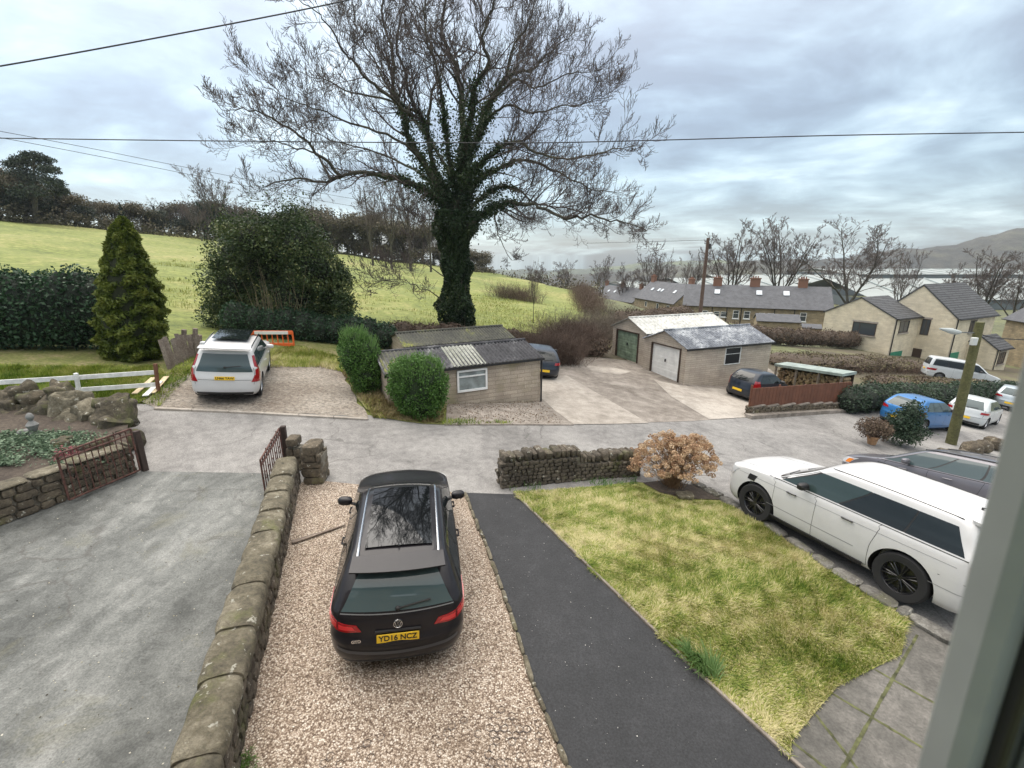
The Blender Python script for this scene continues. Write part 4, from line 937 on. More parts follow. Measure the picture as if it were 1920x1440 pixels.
# privet bushes beside the sheds
def bush(name, label, blobs, n, size, lm_, mat_core, fk=.8, seed=3, spiky=0, asp=.5, cat='bush', thick=.16, rough=.12, corek=.86, stem=True):
    rs = np.random.RandomState(seed); p0 = blobs[0][0]; t_ = thing(name, label, cat, (p0[0], p0[1], T(p0[0], p0[1])))
    pts = []; cm = MB(); tot = sum(b[1][0]*b[1][2] for b in blobs)
    for k, (c, r_) in enumerate(blobs): pts.append(shell(c, r_, int(n*r_[0]*r_[2]/tot), rs, thick, seed+k, rough)); core(c, r_, seed+k, cm, corek)
    pts = np.concatenate(pts)
    leafcloud('foliage', pts, size, lm_, t_, np.clip(.45+.3*lump(pts, 2.4, seed)+rs.uniform(-.28, .3, len(pts)), 0, 1), asp=asp, rs=rs)
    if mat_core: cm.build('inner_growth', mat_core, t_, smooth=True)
    if spiky:
        segs = []; rr_ = random.Random(seed)
        for _ in range(spiky):
            c, r_ = rr_.choice(blobs)
            a = rr_.uniform(0, 6.283); q = rr_.uniform(.2, 1)**.5; p = Vector((c[0]+r_[0]*.85*q*math.cos(a), c[1]+r_[1]*.85*q*math.sin(a), c[2]+r_[2]*.8*math.sqrt(max(0, 1-q*q*.8))))
            e = p+Vector((math.cos(a)*q*.14, math.sin(a)*q*.14, rr_.uniform(.15, .4))); segs.append((*p, *e, .012, .004))
        segtubes('shoot', segs, flat('young_shoot', (.14, .25, .07), .6), t_)
    return t_
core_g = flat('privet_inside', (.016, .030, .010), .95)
b1 = gp(682, 742); b2 = gp(786, 788)
z_ = b1.z; bush('privet_bush', 'tall rounded bright green bush left of the stone shed, the farther of two', [((b1.x+.05, b1.y+.4, z_+.75), (.62, .65, .85)), ((b1.x-.15, b1.y+.4, z_+1.3), (.72, .7, .85)), ((b1.x-.28, b1.y+.4, z_+1.8), (.48, .5, .48))], 26000, .075, LM_privet, core_g, seed=41, spiky=420, rough=.3, thick=.22)
z_ = b2.z; bush('privet_bush', 'broad clipped green bush in front of the stone shed, nearer the lane', [((b2.x-.05, b2.y+.45, z_+.8), (.86, .8, .9)), ((b2.x-.05, b2.y+.45, z_+1.12), (.95, .85, .95))], 30000, .075, LM_privet, core_g, seed=45, spiky=420, rough=.3, thick=.22)
# rough evergreen at the right of the lane and its brown neighbour
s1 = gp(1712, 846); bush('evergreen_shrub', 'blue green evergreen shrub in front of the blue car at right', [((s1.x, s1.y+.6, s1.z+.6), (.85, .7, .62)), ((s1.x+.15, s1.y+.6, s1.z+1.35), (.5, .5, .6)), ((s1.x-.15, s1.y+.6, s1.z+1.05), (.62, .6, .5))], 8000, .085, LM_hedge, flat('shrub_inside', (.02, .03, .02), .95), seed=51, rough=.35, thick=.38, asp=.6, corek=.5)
s2 = gp(1640, 838); t_ = bush('bare_shrub', 'small reddish brown twiggy shrub in a clay pot left of the evergreen shrub', [((s2.x, s2.y+.3, s2.z+.72), (.62, .5, .42)), ((s2.x+.3, s2.y+.3, s2.z+.6), (.5, .45, .42))], 5200, .075, LM_brown, None, seed=53, rough=.25, thick=.5)
m_ = MB(); m_.lathe([(.0, 0), (.14, 0), (.20, .30), (.23, .31), (.23, .36), (.20, .36), (.17, .32), (0, .32)], 20, 'Z', (s2.x+.1, s2.y+.3, s2.z)); tag(m_.build('plant_pot', flat('clay', (.36, .21, .11), .8, nscale=6), None), 'terracotta pot holding the brown twiggy shrub', 'pot')
# clipped hedge behind the blue car
def hedgerow(name, label, A, B, hh, dep, n, size, lm_, seed, core_=True, rough=.14, coremat=None, thick=.16, asp=.6, world=False, cat='hedge', hf=None):
    rs = np.random.RandomState(seed); A, B = (Vector(A), Vector(B)) if world else (gp(*A), gp(*B)); L = (B-A).xy.length; k = max(2, int(L/(dep*.7))); m0 = A.lerp(B, .5)
    t_ = thing(name, label, cat, (m0.x, m0.y, T(m0.x, m0.y))); pts = []; cm = MB()
    for i in range(k+1):
        q = A.lerp(B, i/k); h = hh*(1+.08*math.sin(i*1.7+seed)) if hf is None else hf(i/k)
        z = T(q.x, q.y); c = (q.x, q.y, z+h*.48); r_ = (dep*.75, dep*.6, h*.54); pts.append(shell(c, r_, n//k, rs, thick, seed+i, rough)); core(c, r_, seed+i, cm, .8)
    pts = np.concatenate(pts); leafcloud('foliage', pts, size, lm_, t_, np.clip(.42+.35*lump(pts, 1.3, seed)+rs.uniform(-.28, .3, len(pts)), 0, 1), asp=asp, rs=rs)
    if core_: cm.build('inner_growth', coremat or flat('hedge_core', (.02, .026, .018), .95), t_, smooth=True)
    return t_
hedgerow('garden_hedge', 'clipped green hedge behind the blue car', (1590, 772, 0)[:2], (1900, 752), 1.45, 1.3, 26000, .12, LM_hedge, 61)
bc = flat('bramble_core', (.075, .055, .04), .95)
hedgerow('bare_hedge', 'long clipped brown hedge running in front of the stone terrace', (20, 44, 0), (44, 57, 0), 1.9, 1.7, 26000, .15, LM_brown, 63, True, rough=.3, thick=.3, coremat=bc, world=True)
hedgerow('bare_hedge', 'brown hedge on the slope in front of the new stone house', (22, 35, 0), (36, 42, 0), .95, 3.6, 30000, .13, LM_scrub, 64, True, rough=.5, thick=.45, coremat=bc, world=True)
hedgerow('bare_hedge', 'brown hedge reaching from the garages to the far terrace', (10, 42, 0), (24, 64, 0), 1.9, 1.9, 20000, .15, LM_brown, 65, True, rough=.35, thick=.3, coremat=bc, world=True)
hedgerow('bramble_hedge', 'mixed bramble and grass bank left of the white campervan', (27, 31.5, 0), (37, 35, 0), .75, 2.4, 16000, .12, LM_scrub, 66, True, coremat=bc, world=True)
# brambles and bare stems along the field edge behind sheds and garages
def thicket(label, A, B, hh, dep, n, seed, mat=M_twigb, name='bramble_thicket'):
    rnd = random.Random(seed); A, B = Vector((*A, 0)), Vector((*B, 0)); segs = []
    for _ in range(n):
        q = A.lerp(B, rnd.random()); q.x += rnd.gauss(0, dep*.4); q.y += rnd.gauss(0, dep*.4); q.z = T(q.x, q.y)-.1
        d = Vector((rnd.gauss(0, .35), rnd.gauss(0, .35), 1)).normalized(); L = hh*rnd.uniform(.4, 1.15)
        c = q; r_ = .011
        for k in range(5):
            e = c+d*L/5; segs.append((*c, *e, r_, max(.005, r_*.8))); r_ = max(.005, r_*.8); c = e
            d = (d+Vector((rnd.gauss(0, .22), rnd.gauss(0, .22), rnd.gauss(-.07, .15)))).normalized()
            if k > 0:
                for _k in range(2):
                    dd = (d+Vector((rnd.gauss(0, .7), rnd.gauss(0, .7), rnd.gauss(.2, .4)))).normalized(); segs.append((*c, *(c+dd*L*rnd.uniform(.1, .3)), r_*.7, .004))
    o = segtubes(name, segs, mat); return tag(o, label, 'thicket')
thicket('brown bramble thicket between the second shed and the parked dark car', (0.9, 24.5), (3.4, 25.6), 1.7, .9, 1300, 1)
thicket('dense brown bramble thicket against the green door garage', (2.6, 27.2), (5.2, 30.0), 1.9, 1.0, 1800, 2)
thicket('low brambles along the field edge behind the sheds', (-6.5, 25.5), (1.5, 26.5), 1.25, .9, 1600, 3)
thicket('pale winter scrub behind the garages at the field foot', (6, 36), (15, 50), 1.9, 3.2, 2600, 4, M_twigg)
thicket('pale tall stems in the field behind the thicket', (2.5, 31), (8, 37), 2.0, 2.2, 1200, 5, M_twigg)
thicket('brown hedge bank running down the right side of the field', (9, 50), (14, 95), 2.4, 2.2, 2400, 6, M_twigb)
thicket('tangled brown scrub on the slope below the new stone house', (24, 35.5), (38, 42), .95, 2.2, 2600, 8, M_twigb)
thicket('low brown thicket in the middle of the field right of the ash', (-2, 62), (3, 60), 2.0, 2.0, 900, 7)
hedgerow('bramble_bank', 'dark ivy and bramble bank under the holly behind the orange barrier', (-13.5, 22.6, 0), (-6.6, 23.4, 0), 1.5, 1.1, 15000, .11, LM_laurel, 71, world=True)
hedgerow('bramble_bank', 'brown bramble bank at the field foot behind the sheds', (-6.2, 25.4, 0), (5.4, 29.0, 0), 1.2, 1.3, 12000, .13, LM_brown, 72, world=True, coremat=bc)
hedgerow('bramble_bank', 'brown bramble mass against the left garage wall', (2.8, 28.2, 0), (4.9, 32.5, 0), 1.5, 1.4, 9000, .13, LM_brown, 73, world=True, coremat=bc)
# ------------------------------------------------------------------ grass
def in_poly(P, poly):
    x, y = P[:, 0], P[:, 1]; c = np.zeros(len(P), bool); n = len(poly)
    for i in range(n):
        x1, y1 = poly[i]; x2, y2 = poly[i-1]; m = ((y1 > y) != (y2 > y)) & (x < (x2-x1)*(y-y1)/(y2-y1+1e-12)+x1); c ^= m
    return c
Tv = np.vectorize(T)
def blades(name, poly, n, L, wd, mat, seed, off=.02, flop=.9, vb=.5, amp=.42, kind='stuff', label=None, cat='grass', patchy=None, vs=1.3, jit=.22):
    rs = np.random.RandomState(seed); poly = [tuple(gp(*p)[:2]) for p in poly] if len(poly[0]) == 2 else [p[:2] for p in poly]
    xs_ = [p[0] for p in poly]; ys_ = [p[1] for p in poly]; P = np.stack([rs.uniform(min(xs_), max(xs_), n*2), rs.uniform(min(ys_), max(ys_), n*2)], 1); P = P[in_poly(P, poly)][:n]
    Q = np.concatenate([P, np.zeros((len(P), 1))], 1); n = len(P)
    if patchy is not None:
        keep = lump(Q, patchy, seed+9)+rs.uniform(-.3, .3, n) > -.1; Q = Q[keep]; P = P[keep]; n = len(P)
    z = Tv(P[:, 0], P[:, 1])+off; Q[:, 2] = z
    Z0 = np.concatenate([P, np.zeros((n, 1))], 1)
    th = 3.0*lump(Z0, .9, seed)+3.0*lump(Z0, 4.5, seed+1)+rs.normal(size=n)*.5; fl = flop*np.clip(.7+.5*lump(Z0, 1.5, seed+2)+rs.normal(size=n)*.35, .05, 1.6)
    d = np.stack([np.cos(th)*fl, np.sin(th)*fl, np.ones(n)*.7], 1); d /= np.linalg.norm(d, axis=1)[:, None]
    tall = 1+.5*np.clip(lump(Z0, 1.9, seed+5), -.6, 1); l_ = (L*rs.uniform(.5, 1.3, n)*tall)[:, None]; s_ = np.stack([-np.sin(th), np.cos(th), np.zeros(n)], 1)*wd
    mid = Q+d*l_*.55; tip = Q+d*l_+np.stack([np.cos(th), np.sin(th), -np.ones(n)], 1)*l_*.18*fl[:, None]
    V = np.stack([Q-s_, Q+s_, mid+s_*.8, mid-s_*.8, tip+s_*.15, tip-s_*.15], 1).reshape(-1, 3); b = (np.arange(n)*6)[:, None]
    Fc = np.concatenate([b+np.array([[0, 1, 2, 3]]), b+np.array([[3, 2, 4, 5]])], 0)
    v = np.clip(vb+amp*lump(Z0, vs, seed+3)+.25*lump(Z0, 5, seed+4)+rs.uniform(-jit, jit, n), 0, 1)
    o = npmesh(name, V, Fc, mat, None, np.repeat(v, 6), kind=kind); tag(o, label, cat); return o
LAWNG = [(964, 928), (1075, 918), (1192, 912), (1232, 930), (1288, 943), (1352, 946), (1430, 987), (1560, 1077), (1698, 1162), (1690, 1228), (1570, 1288), (1484, 1388), (1479, 1424), (1290, 1248), (1100, 1063)]
blades('lawn_grass', LAWNG, 150000, .075, .0046, LM_grass, 5, .03, 1.1, .62, .44, vs=3.4, jit=.48, label='tussocky green and straw-coloured grass of the front lawn')
blades('verge_grass', [(-60, 690), (300, 690), (320, 712), (262, 750), (120, 762), (-60, 762)], 26000, .13, .008, LM_grass, 6, .02, .5, .28, .3, label='green grass around the fallen white fence')
blades('verge_grass', [(640, 700), (700, 784), (790, 794), (830, 795), (836, 752), (740, 760), (690, 690)], 9000, .2, .009, LM_dry, 7, .03, .6, .5, .3, label='dry rough grass at the foot of the two green bushes', cat='grass')
blades('verge_grass', [(622, 672), (700, 784), (725, 790), (700, 720), (660, 672)], 5000, .15, .009, LM_grass, 18, .03, .7, .5, .3, label='rough green grass edging the gravel bay by the farther bush')
blades('verge_grass', [(245, 757), (300, 764), (352, 712), (380, 668), (350, 668), (318, 700)], 4000, .12, .008, LM_grass, 19, .03, .6, .3, .3, label='grass edging the gravel bay left of the white car')
blades('verge_grass', [(490, 690), (500, 656), (560, 650), (640, 672), (650, 700), (600, 690)], 9000, .16, .009, LM_grass, 8, .03, .7, .62, .25, label='dry grass below the orange barrier')
blades('weeds', [(800, 786), (960, 793), (960, 797), (830, 799)], 900, .12, .008, LM_grass, 9, .03, .6, .3, .3, patchy=2, label='weeds along the kerb before the shed')
blades('grass_tuft', [(1284, 1236), (1300, 1222), (1345, 1262), (1345, 1290)], 420, .26, .006, leafmat('lush_blade', [(.05, .11, .03), (.09, .17, .045), (.15, .24, .08)], .5, .3), 10, .03, .9, .5, .3, kind='stuff', label='lush green grass tuft leaning over the tarmac path')
blades('field_grass_tufts', [(-14, 27, 0), (-6, 27, 0), (4, 29, 0), (10, 36, 0), (10, 60, 0), (-40, 60, 0), (-30, 27, 0)], 30000, .28, .02, leafmat('field_blade', [(.14, .17, .03), (.22, .25, .055), (.30, .30, .10), (.38, .33, .16)], .8, .2), 14, -.02, .8, .45, .35, patchy=.5, label='rough pale grass tufts over the lower field')
blades('weeds', [(440, 1440), (470, 1400), (480, 1440), (470, 1500)], 260, .09, .005, LM_privet, 15, .02, .8, .6, .2, label='small green weed at the foot of the drive wall')
blades('weeds', [(945, 918), (1190, 895), (1195, 912), (960, 932)], 1500, .14, .006, LM_privet, 16, .03, .8, .3, .3, patchy=2, label='green weeds along the foot of the front wall')
# ------------------------------------------------------------------ rubble walls
def rubble(name, label, A, B, h, th, seed, smat=M_stone, course=.13, slen=.30, cope=None, copemat=None, zoff=0, hfun=None, cat='stone wall', cop_h=.16, cop_len=.7, faces=(1, -1)):
    """wall from A to B; stones on both faces, mortar core, coping: 'round' long half-round stones, 'upright' cock-and-hen stones, 'flat'"""
    rnd = random.Random(seed); A, B = Vector((A[0], A[1], 0)), Vector((B[0], B[1], 0)); L = (B-A).length; u = (B-A).normalized(); n = Vector((-u.y, u.x, 0)); ang = math.atan2(u.y, u.x)
    zf = lambda s: T((A+u*s).x, (A+u*s).y)+zoff
    H = hfun or (lambda s: h)
    t_ = thing(name, label, cat, (*(A.lerp(B, .5)).xy, zf(L/2)))
    st = MB(); k = 0; z = 0.0
    while z < 3:
        ch = course*rnd.uniform(.75, 1.3)
        if z+ch*.6 > max(H(0), H(L), H(L/2)): break
        for sd in faces+('e0', 'e1'):
            s_ = rnd.uniform(-.1, 0) if sd in (1, -1) else 0
            lim = L if sd in (1, -1) else th
            while s_ < lim:
                l_ = slen*rnd.uniform(.5, 1.5); l_ = min(l_, lim-s_+.02)
                if l_ < .05: break
                m = s_+l_/2
                if sd in (1, -1):
                    ss_ = min(max(m, 0), L)
                    if z+ch*.5 > H(ss_): s_ += l_; continue
                    p = A+u*m+n*sd*(th/2-.06+rnd.uniform(-.008, .014)); p.z = zf(m)+z+ch/2; dims = (l_/2*.98, .085, ch/2*.97)
                    R = Matrix.Rotation(ang, 3, 'Z') @ Matrix.Rotation(rnd.gauss(0, .02), 3, 'Y')
                else:
                    ss_ = 0 if sd == 'e0' else L
                    if z+ch*.5 > H(ss_): s_ += l_; continue
                    p = A+u*(ss_+(.05 if sd == 'e0' else -.05))+n*(m-th/2); p.z = zf(ss_)+z+ch/2; dims = (.085, l_/2*.98, ch/2*.97)
                    R = Matrix.Rotation(ang, 3, 'Z')
                st.blob(p, dims, rnd.random()*1e6, .07, 4, R, .42); k += 1; s_ += l_
        z += ch
    st.build('masonry', smat, t_, smooth=True, sharp=40)
    c = MB(); ns = max(1, int(L/.5))
    for i in range(ns):
        s0, s1 = L*i/ns, L*(i+1)/ns; m = (s0+s1)/2; p = A+u*m; hh = H(m); sl_ = math.atan2(zf(s1)-zf(s0), s1-s0)
        c.box((p.x, p.y, zf(m)+hh/2-.15), (s1-s0+.01, th-.09, hh+.24), Matrix.Rotation(ang, 3, 'Z') @ Matrix.Rotation(-sl_, 3, 'Y'))
    c.build('mortar', M_mortar, t_)
    if cope:
        c = MB(); s_ = 0; k = 0
        while s_ < L-.03:
            if cope == 'round':
                l_ = min(cop_len*rnd.uniform(.75, 1.3), L-s_); m = s_+l_/2; p = A+u*m; p.z = zf(m)+H(m)-.02
                R = Matrix.Rotation(ang+rnd.gauss(0, .012), 3, 'Z'); w_ = th/2+.035+rnd.uniform(-.015, .015); rows = []; nn = 12; mm = 9; hh = cop_h*rnd.uniform(.9, 1.12); ph = rnd.uniform(0, 6)
                for i in range(mm+1):
                    x = -l_/2+l_*i/mm; e = 1-.10*(abs(2*i/mm-1))**8; rows.append([p+R @ Vector((x*(.995), w_*e*math.copysign(abs(math.cos(a))**.55, math.cos(a))*(1+.03*math.sin(3*x*4+a*2+ph)), hh*e*math.sin(a)**.62*(1+.05*math.sin(5*x+a*3+ph)+.04*math.sin(17*x+ph)))) for a in [math.pi*j/nn for j in range(nn+1)]])
                vs = [q for r in rows for q in r]; fs = [(i*(nn+1)+j, (i+1)*(nn+1)+j, (i+1)*(nn+1)+j+1, i*(nn+1)+j+1) for i in range(mm) for j in range(nn)]
                fs += [tuple(range(nn+1)), tuple(reversed([mm*(nn+1)+j for j in range(nn+1)]))]; c.add(vs, fs)
            elif cope == 'upright':
                l_ = min(rnd.uniform(.09, .26), L-s_); m = s_+l_/2; p = A+u*m; hh = cop_h*rnd.uniform(.8, 1.2); p.z = zf(m)+H(m)+hh/2-.02
                c.blob(p, (l_/2*.93, th/2+.01, hh/2), rnd.random()*1e6, .09, 5, Matrix.Rotation(ang+rnd.gauss(0, .03), 3, 'Z') @ Matrix.Rotation(rnd.gauss(0, .06), 3, 'Y'), .42)
            else:
                l_ = min(cop_len*rnd.uniform(.7, 1.3), L-s_); m = s_+l_/2; p = A+u*m; p.z = zf(m)+H(m)+cop_h/2-.01
                c.blob(p, (l_/2*.985, th/2+.04, cop_h/2), rnd.random()*1e6, .05, 6, Matrix.Rotation(ang, 3, 'Z'), .38)
            s_ += l_; k += 1
        c.build('coping', copemat or M_cope, t_, smooth=True, sharp=50)
    return t_
# wall between the drive and the gravel yard
WA = gp(566, 904); WB = gp(455, 1440); dW = (WB-WA).xy.normalized(); nW = Vector((-dW.y, dW.x)); nW = nW if nW.x < 0 else -nW
a_ = WA.xy+nW*.25; b_ = WB.xy+nW*.25+dW*1.6
rubble('boundary_wall', 'long stone wall with rounded coping between the grey drive and the gravel', a_, b_, .54, .42, 3, M_dark_stone, .12, .26, 'round', M_cope, cop_h=.17, cop_len=.72)
p = gp(584, 912); rubble('gate_pillar', 'short stone gate pillar at the lane end of the long wall', (p.x-.18, p.y+.30), (p.x+.20, p.y+.32), .72, .50, 5, M_stone, .17, .38, 'flat', M_stone, cop_h=.24, cop_len=.5, cat='pillar')
p2 = gp(557, 880); rubble('gate_pillar', 'rounded stone stub behind the gate pillar at the wall end', (p2.x-.16, p2.y+.05), (p2.x+.12, p2.y+.07), .62, .30, 6, M_stone, .17, .3, 'flat', M_stone, cop_h=.22, cop_len=.4, cat='pillar')
# front wall by the lawn
FA = gp(945, 917); FB = gp(1200, 893)
uF = (FB-FA).xy.normalized(); nF = Vector((-uF.y, uF.x))*.2
rubble('front_wall', 'dark dry stone front wall with upright coping stones beside the lawn', FA.xy+nF, FB.xy+nF, .62, .38, 9, M_dark_stone, .085, .18, 'upright', M_dark_stone, hfun=lambda s: .68 if s < 2.05 else .50, cop_h=.22)
# retaining wall of the left garden
LA = gp(-330, 1105); LB = gp(272, 882); uL = (LB-LA).xy.normalized(); nL = Vector((-uL.y, uL.x)); nL = nL if nL.x < 0 else -nL
ret = rubble('retaining_wall', 'mossy stone retaining wall behind the open rusty gate at left', LA.xy+nL*.2, LB.xy+nL*.2-uL*.15, .66, .36, 12, M_stone, .15, .3, 'flat', M_cope, cop_h=.06, cop_len=.8)
# garden bed and rockery behind it
gx = [(LA.xy+nL*.35), (LB.xy+nL*.35-uL*.1), Vector(gp(250, 822)[:2]), Vector(gp(90, 800)[:2]), Vector(gp(-200, 790)[:2]), Vector((-17, 9))]
mb = MB(); c0 = Vector((sum(p.x for p in gx)/6, sum(p.y for p in gx)/6))
patch('garden_bed', [tuple(p) for p in gx], M_soil, .52, .5, world=True, wob=.02)
rnd = random.Random(17); M_boulder = stonemat('mossy_boulder', [(.035, .030, .022), (.095, .08, .055), (.19, .16, .11)], moss=(.10, .11, .035), ms=.47)
for i, (px, py, w_, h_, lab) in enumerate([(215, 800, .95, .85, 'big rounded lichened boulder at the lane corner of the rockery'), (150, 790, .9, .85, 'pale topped boulder second from the lane corner of the rockery'), (85, 778, .85, .85, 'tall mossy boulder of the rockery near the left edge'), (30, 775, .8, .8, 'mossy boulder of the rockery by the left edge'), (-40, 775, .9, .8, 'boulder of the rockery cut by the left edge'), (240, 822, .55, .65, 'small boulder beside the gate post'), (185, 830, .5, .42, 'low boulder inside the rockery under the pale topped one'), (120, 818, .45, .3, 'flat stone on the soil of the rockery'), (160, 846, .45, .26, 'flat dark slab stone lying beside the green ground cover')]):
    p = gp(px, py+22, .45 if i > 5 else 0); m_ = MB()
    for k in range(4 if i < 5 else 1): m_.blob(p+Vector((rnd.uniform(-.38, .38)*w_*(k > 0), .1*k, h_*(.36+.16*k))), (w_*(.50-.08*k), w_*.40, h_*.40), i*7+k, .30, 11, Matrix.Rotation(rnd.uniform(0, 3), 3, 'Z') @ Matrix.Rotation(rnd.uniform(-.4, .4), 3, 'X'), .55)
    tag(m_.build('boulder', M_boulder if i != 1 else M_cope, smooth=True, sharp=60), lab, 'boulder', None)
rsg = np.random.RandomState(3); P0 = np.array([tuple(gp(px, py, .55)) for px, py in zip(np.minimum(rsg.uniform(-60, 215, 9000), rsg.uniform(60, 230, 9000)), rsg.uniform(812, 874, 9000))]); P0 = P0[(lump(P0, 1.6, 5)+rsg.uniform(-.3, .3, len(P0))) > -.32]; P0[:, 2] += np.abs(rsg.normal(size=len(P0)))*.055
tag(leafcloud('ground_cover', P0, .07, leafmat('sage_leaf', [(.06, .10, .06), (.12, .18, .11), (.22, .29, .19)], .6), None, None, .6, kind='stuff', rs=rsg), 'grey green ground cover plants in the rockery at left', 'ground cover')
P0 = np.array([tuple(gp(px, py, .55)) for px, py in zip(rsg.uniform(100, 175, 500), rsg.uniform(842, 866, 500))]); P0[:, 2] += np.abs(rsg.normal(size=500))*.05
tag(leafcloud('heather', P0, .05, leafmat('heather_leaf', [(.16, .03, .05), (.30, .07, .10), (.38, .14, .14)], .6), None, None, .3, kind='stuff', rs=rsg), 'crimson heather behind the open rusty gate at left', 'heather')
# little grey garden ornament standing in the rockery
p = gp(66, 816, .5); m_ = MB(); m_.lathe([(0, 0), (.17, 0), (.15, .06), (.06, .10), (.09, .18), (.12, .26), (.07, .33), (.035, .37), (.07, .42), (.075, .48), (.04, .54), (0, .56)], 14, 'Z', p); m_.box(p+Vector((-.2, .0, .08)), (.28, .2, .12), .4, .03)
tag(m_.build('garden_ornament', flat('grey_cast_stone', (.20, .20, .195), .9, nscale=12), smooth=True), 'small grey stone garden ornament on the rockery', 'ornament')
# ------------------------------------------------------------------ gates
def iron_gate(name, label, A, B, zb, h, bars, post, post_h):
    A, B = Vector(A), Vector(B); u = (B-A).normalized(); up = Vector((0, 0, 1)); L = (B-A).length; t_ = thing(name, label, 'gate', A.lerp(B, .5))
    za = lambda f: A.lerp(B, f)+up*0
    f_ = MB(); top = lambda f: za(f)+up*(h-.04); bot = lambda f: za(f)+up*.08
    for a, b in ((bot(0), bot(1)), (top(0), top(1)), (bot(0), top(0)), (bot(1), top(1)), (za(0)+up*(h-.17), za(1)+up*(h-.17))): f_.tube([a, b], .020, 6)
    b_ = MB()
    for i in range(1, bars): f = i/bars; b_.tube([bot(f), top(f) if i % 3 else za(f)+up*(h+.02)], .011, 5)
    b_.build('bars', M_iron, t_); s_ = f_
    for i in range(bars):
        c = za((i+.5)/bars)+up*(h-.105); r = .052
        s_.tube([c+u*(r*math.cos(a)*(1-.5*a/6.28))+up*(r*math.sin(a)*(1-.5*a/6.28)) for a in [6.28*k/10 for k in range(11)]], .006, 4)
        if i % 2:
            c = za((i+.5)/bars)+up*(h*.5); s_.tube([c+u*(.045*math.cos(a))+up*(.09*math.sin(a)) for a in [6.28*k/10 for k in range(11)]], .006, 4)
    s_.build('frame', M_iron, t_)
    m_ = MB(); q = Vector(post); m_.box(q+up*(post_h/2-.1), (.12, .12, post_h+.2), math.atan2(u.y, u.x), .01); tag(m_.build('gate_post', M_wood if False else flat('dark_post', (.045, .03, .024), .85, nscale=8)), 'dark square post carrying the '+label.split(' with')[0], 'post')
ga = gp(132, 944, .02); gb = gp(266, 886, .02); gb = ga.lerp(gb, .985)
iron_gate('iron_gate', 'open rusty iron gate leaning by the retaining wall at left', ga, gb, 0, 1.12, 12, gp(272, 882), .98)
gc = gp(500, 938, .02); gd_ = gp(533, 870, .02)
iron_gate('iron_gate', 'open iron gate beside the stone pillar and the long wall', gc, gd_, 0, .98, 11, (gd_.x+.03, gd_.y+.12, gd_.z), .95)
# ------------------------------------------------------------------ corrugated sheds
M_corr = speck('weathered_asbestos', [(.030, .030, .034), (.062, .062, .068), (.26, .26, .26)], .8, 7, 40, .9, .4, .01, (.36, .52, .70), .3)
M_corr2 = speck('mossy_asbestos', [(.055, .055, .050), (.095, .095, .075), (.20, .21, .05)], .7, 5, 40, .9, .4, .01, (.36, .54, .66), .3)
M_corr3 = speck('pale_asbestos', [(.17, .175, .13), (.30, .31, .27), (.42, .42, .38)], 1.2, 8, 40, .9, .4, .01)
M_corr4 = speck('lichened_grey_sheet', [(.085, .095, .115), (.17, .185, .21), (.44, .46, .48)], 1.0, 6, 30, .85, .4, .01, (.36, .5, .64), .3)
M_corr5 = speck('pale_sheet', [(.36, .36, .33), (.50, .50, .47), (.62, .62, .58)], .8, 5, 30, .8, .3, .01)
def corrugated(mb, a, b, c, d, pitch=.15, amp=.028, rows=4):
    """a->b along the eave, d->c along the ridge; waves run from eave to ridge"""
    a, b, c, d = map(Vector, (a, b, c, d)); L = (b-a).length; n = (b-a).cross(d-a).normalized()
    if n.z < 0: n = -n
    m = int(L/pitch*6); V = []
    for i in range(m+1):
        f = i/m; w_ = amp*math.sin(2*math.pi*f*L/pitch)
        for j in range(rows+1):
            g = j/rows; V.append(a.lerp(b, f).lerp(d.lerp(c, f), g)+n*w_)
    k = len(V); V += [p-n*.012 for p in V]; fs = []
    R = rows+1
    for i in range(m):
        for j in range(rows):
            fs.append((i*R+j, (i+1)*R+j, (i+1)*R+j+1, i*R+j+1)); fs.append((k+i*R+j, k+i*R+j+1, k+(i+1)*R+j+1, k+(i+1)*R+j))
        fs.append((i*R, k+i*R, k+(i+1)*R, (i+1)*R)); fs.append((i*R+rows, (i+1)*R+rows, k+(i+1)*R+rows, k+i*R+rows))
    for j in range(rows): fs.append((j, j+1, k+j+1, k+j)); fs.append((m*R+j, k+m*R+j, k+m*R+j+1, m*R+j+1))
    mb.add(V, fs)
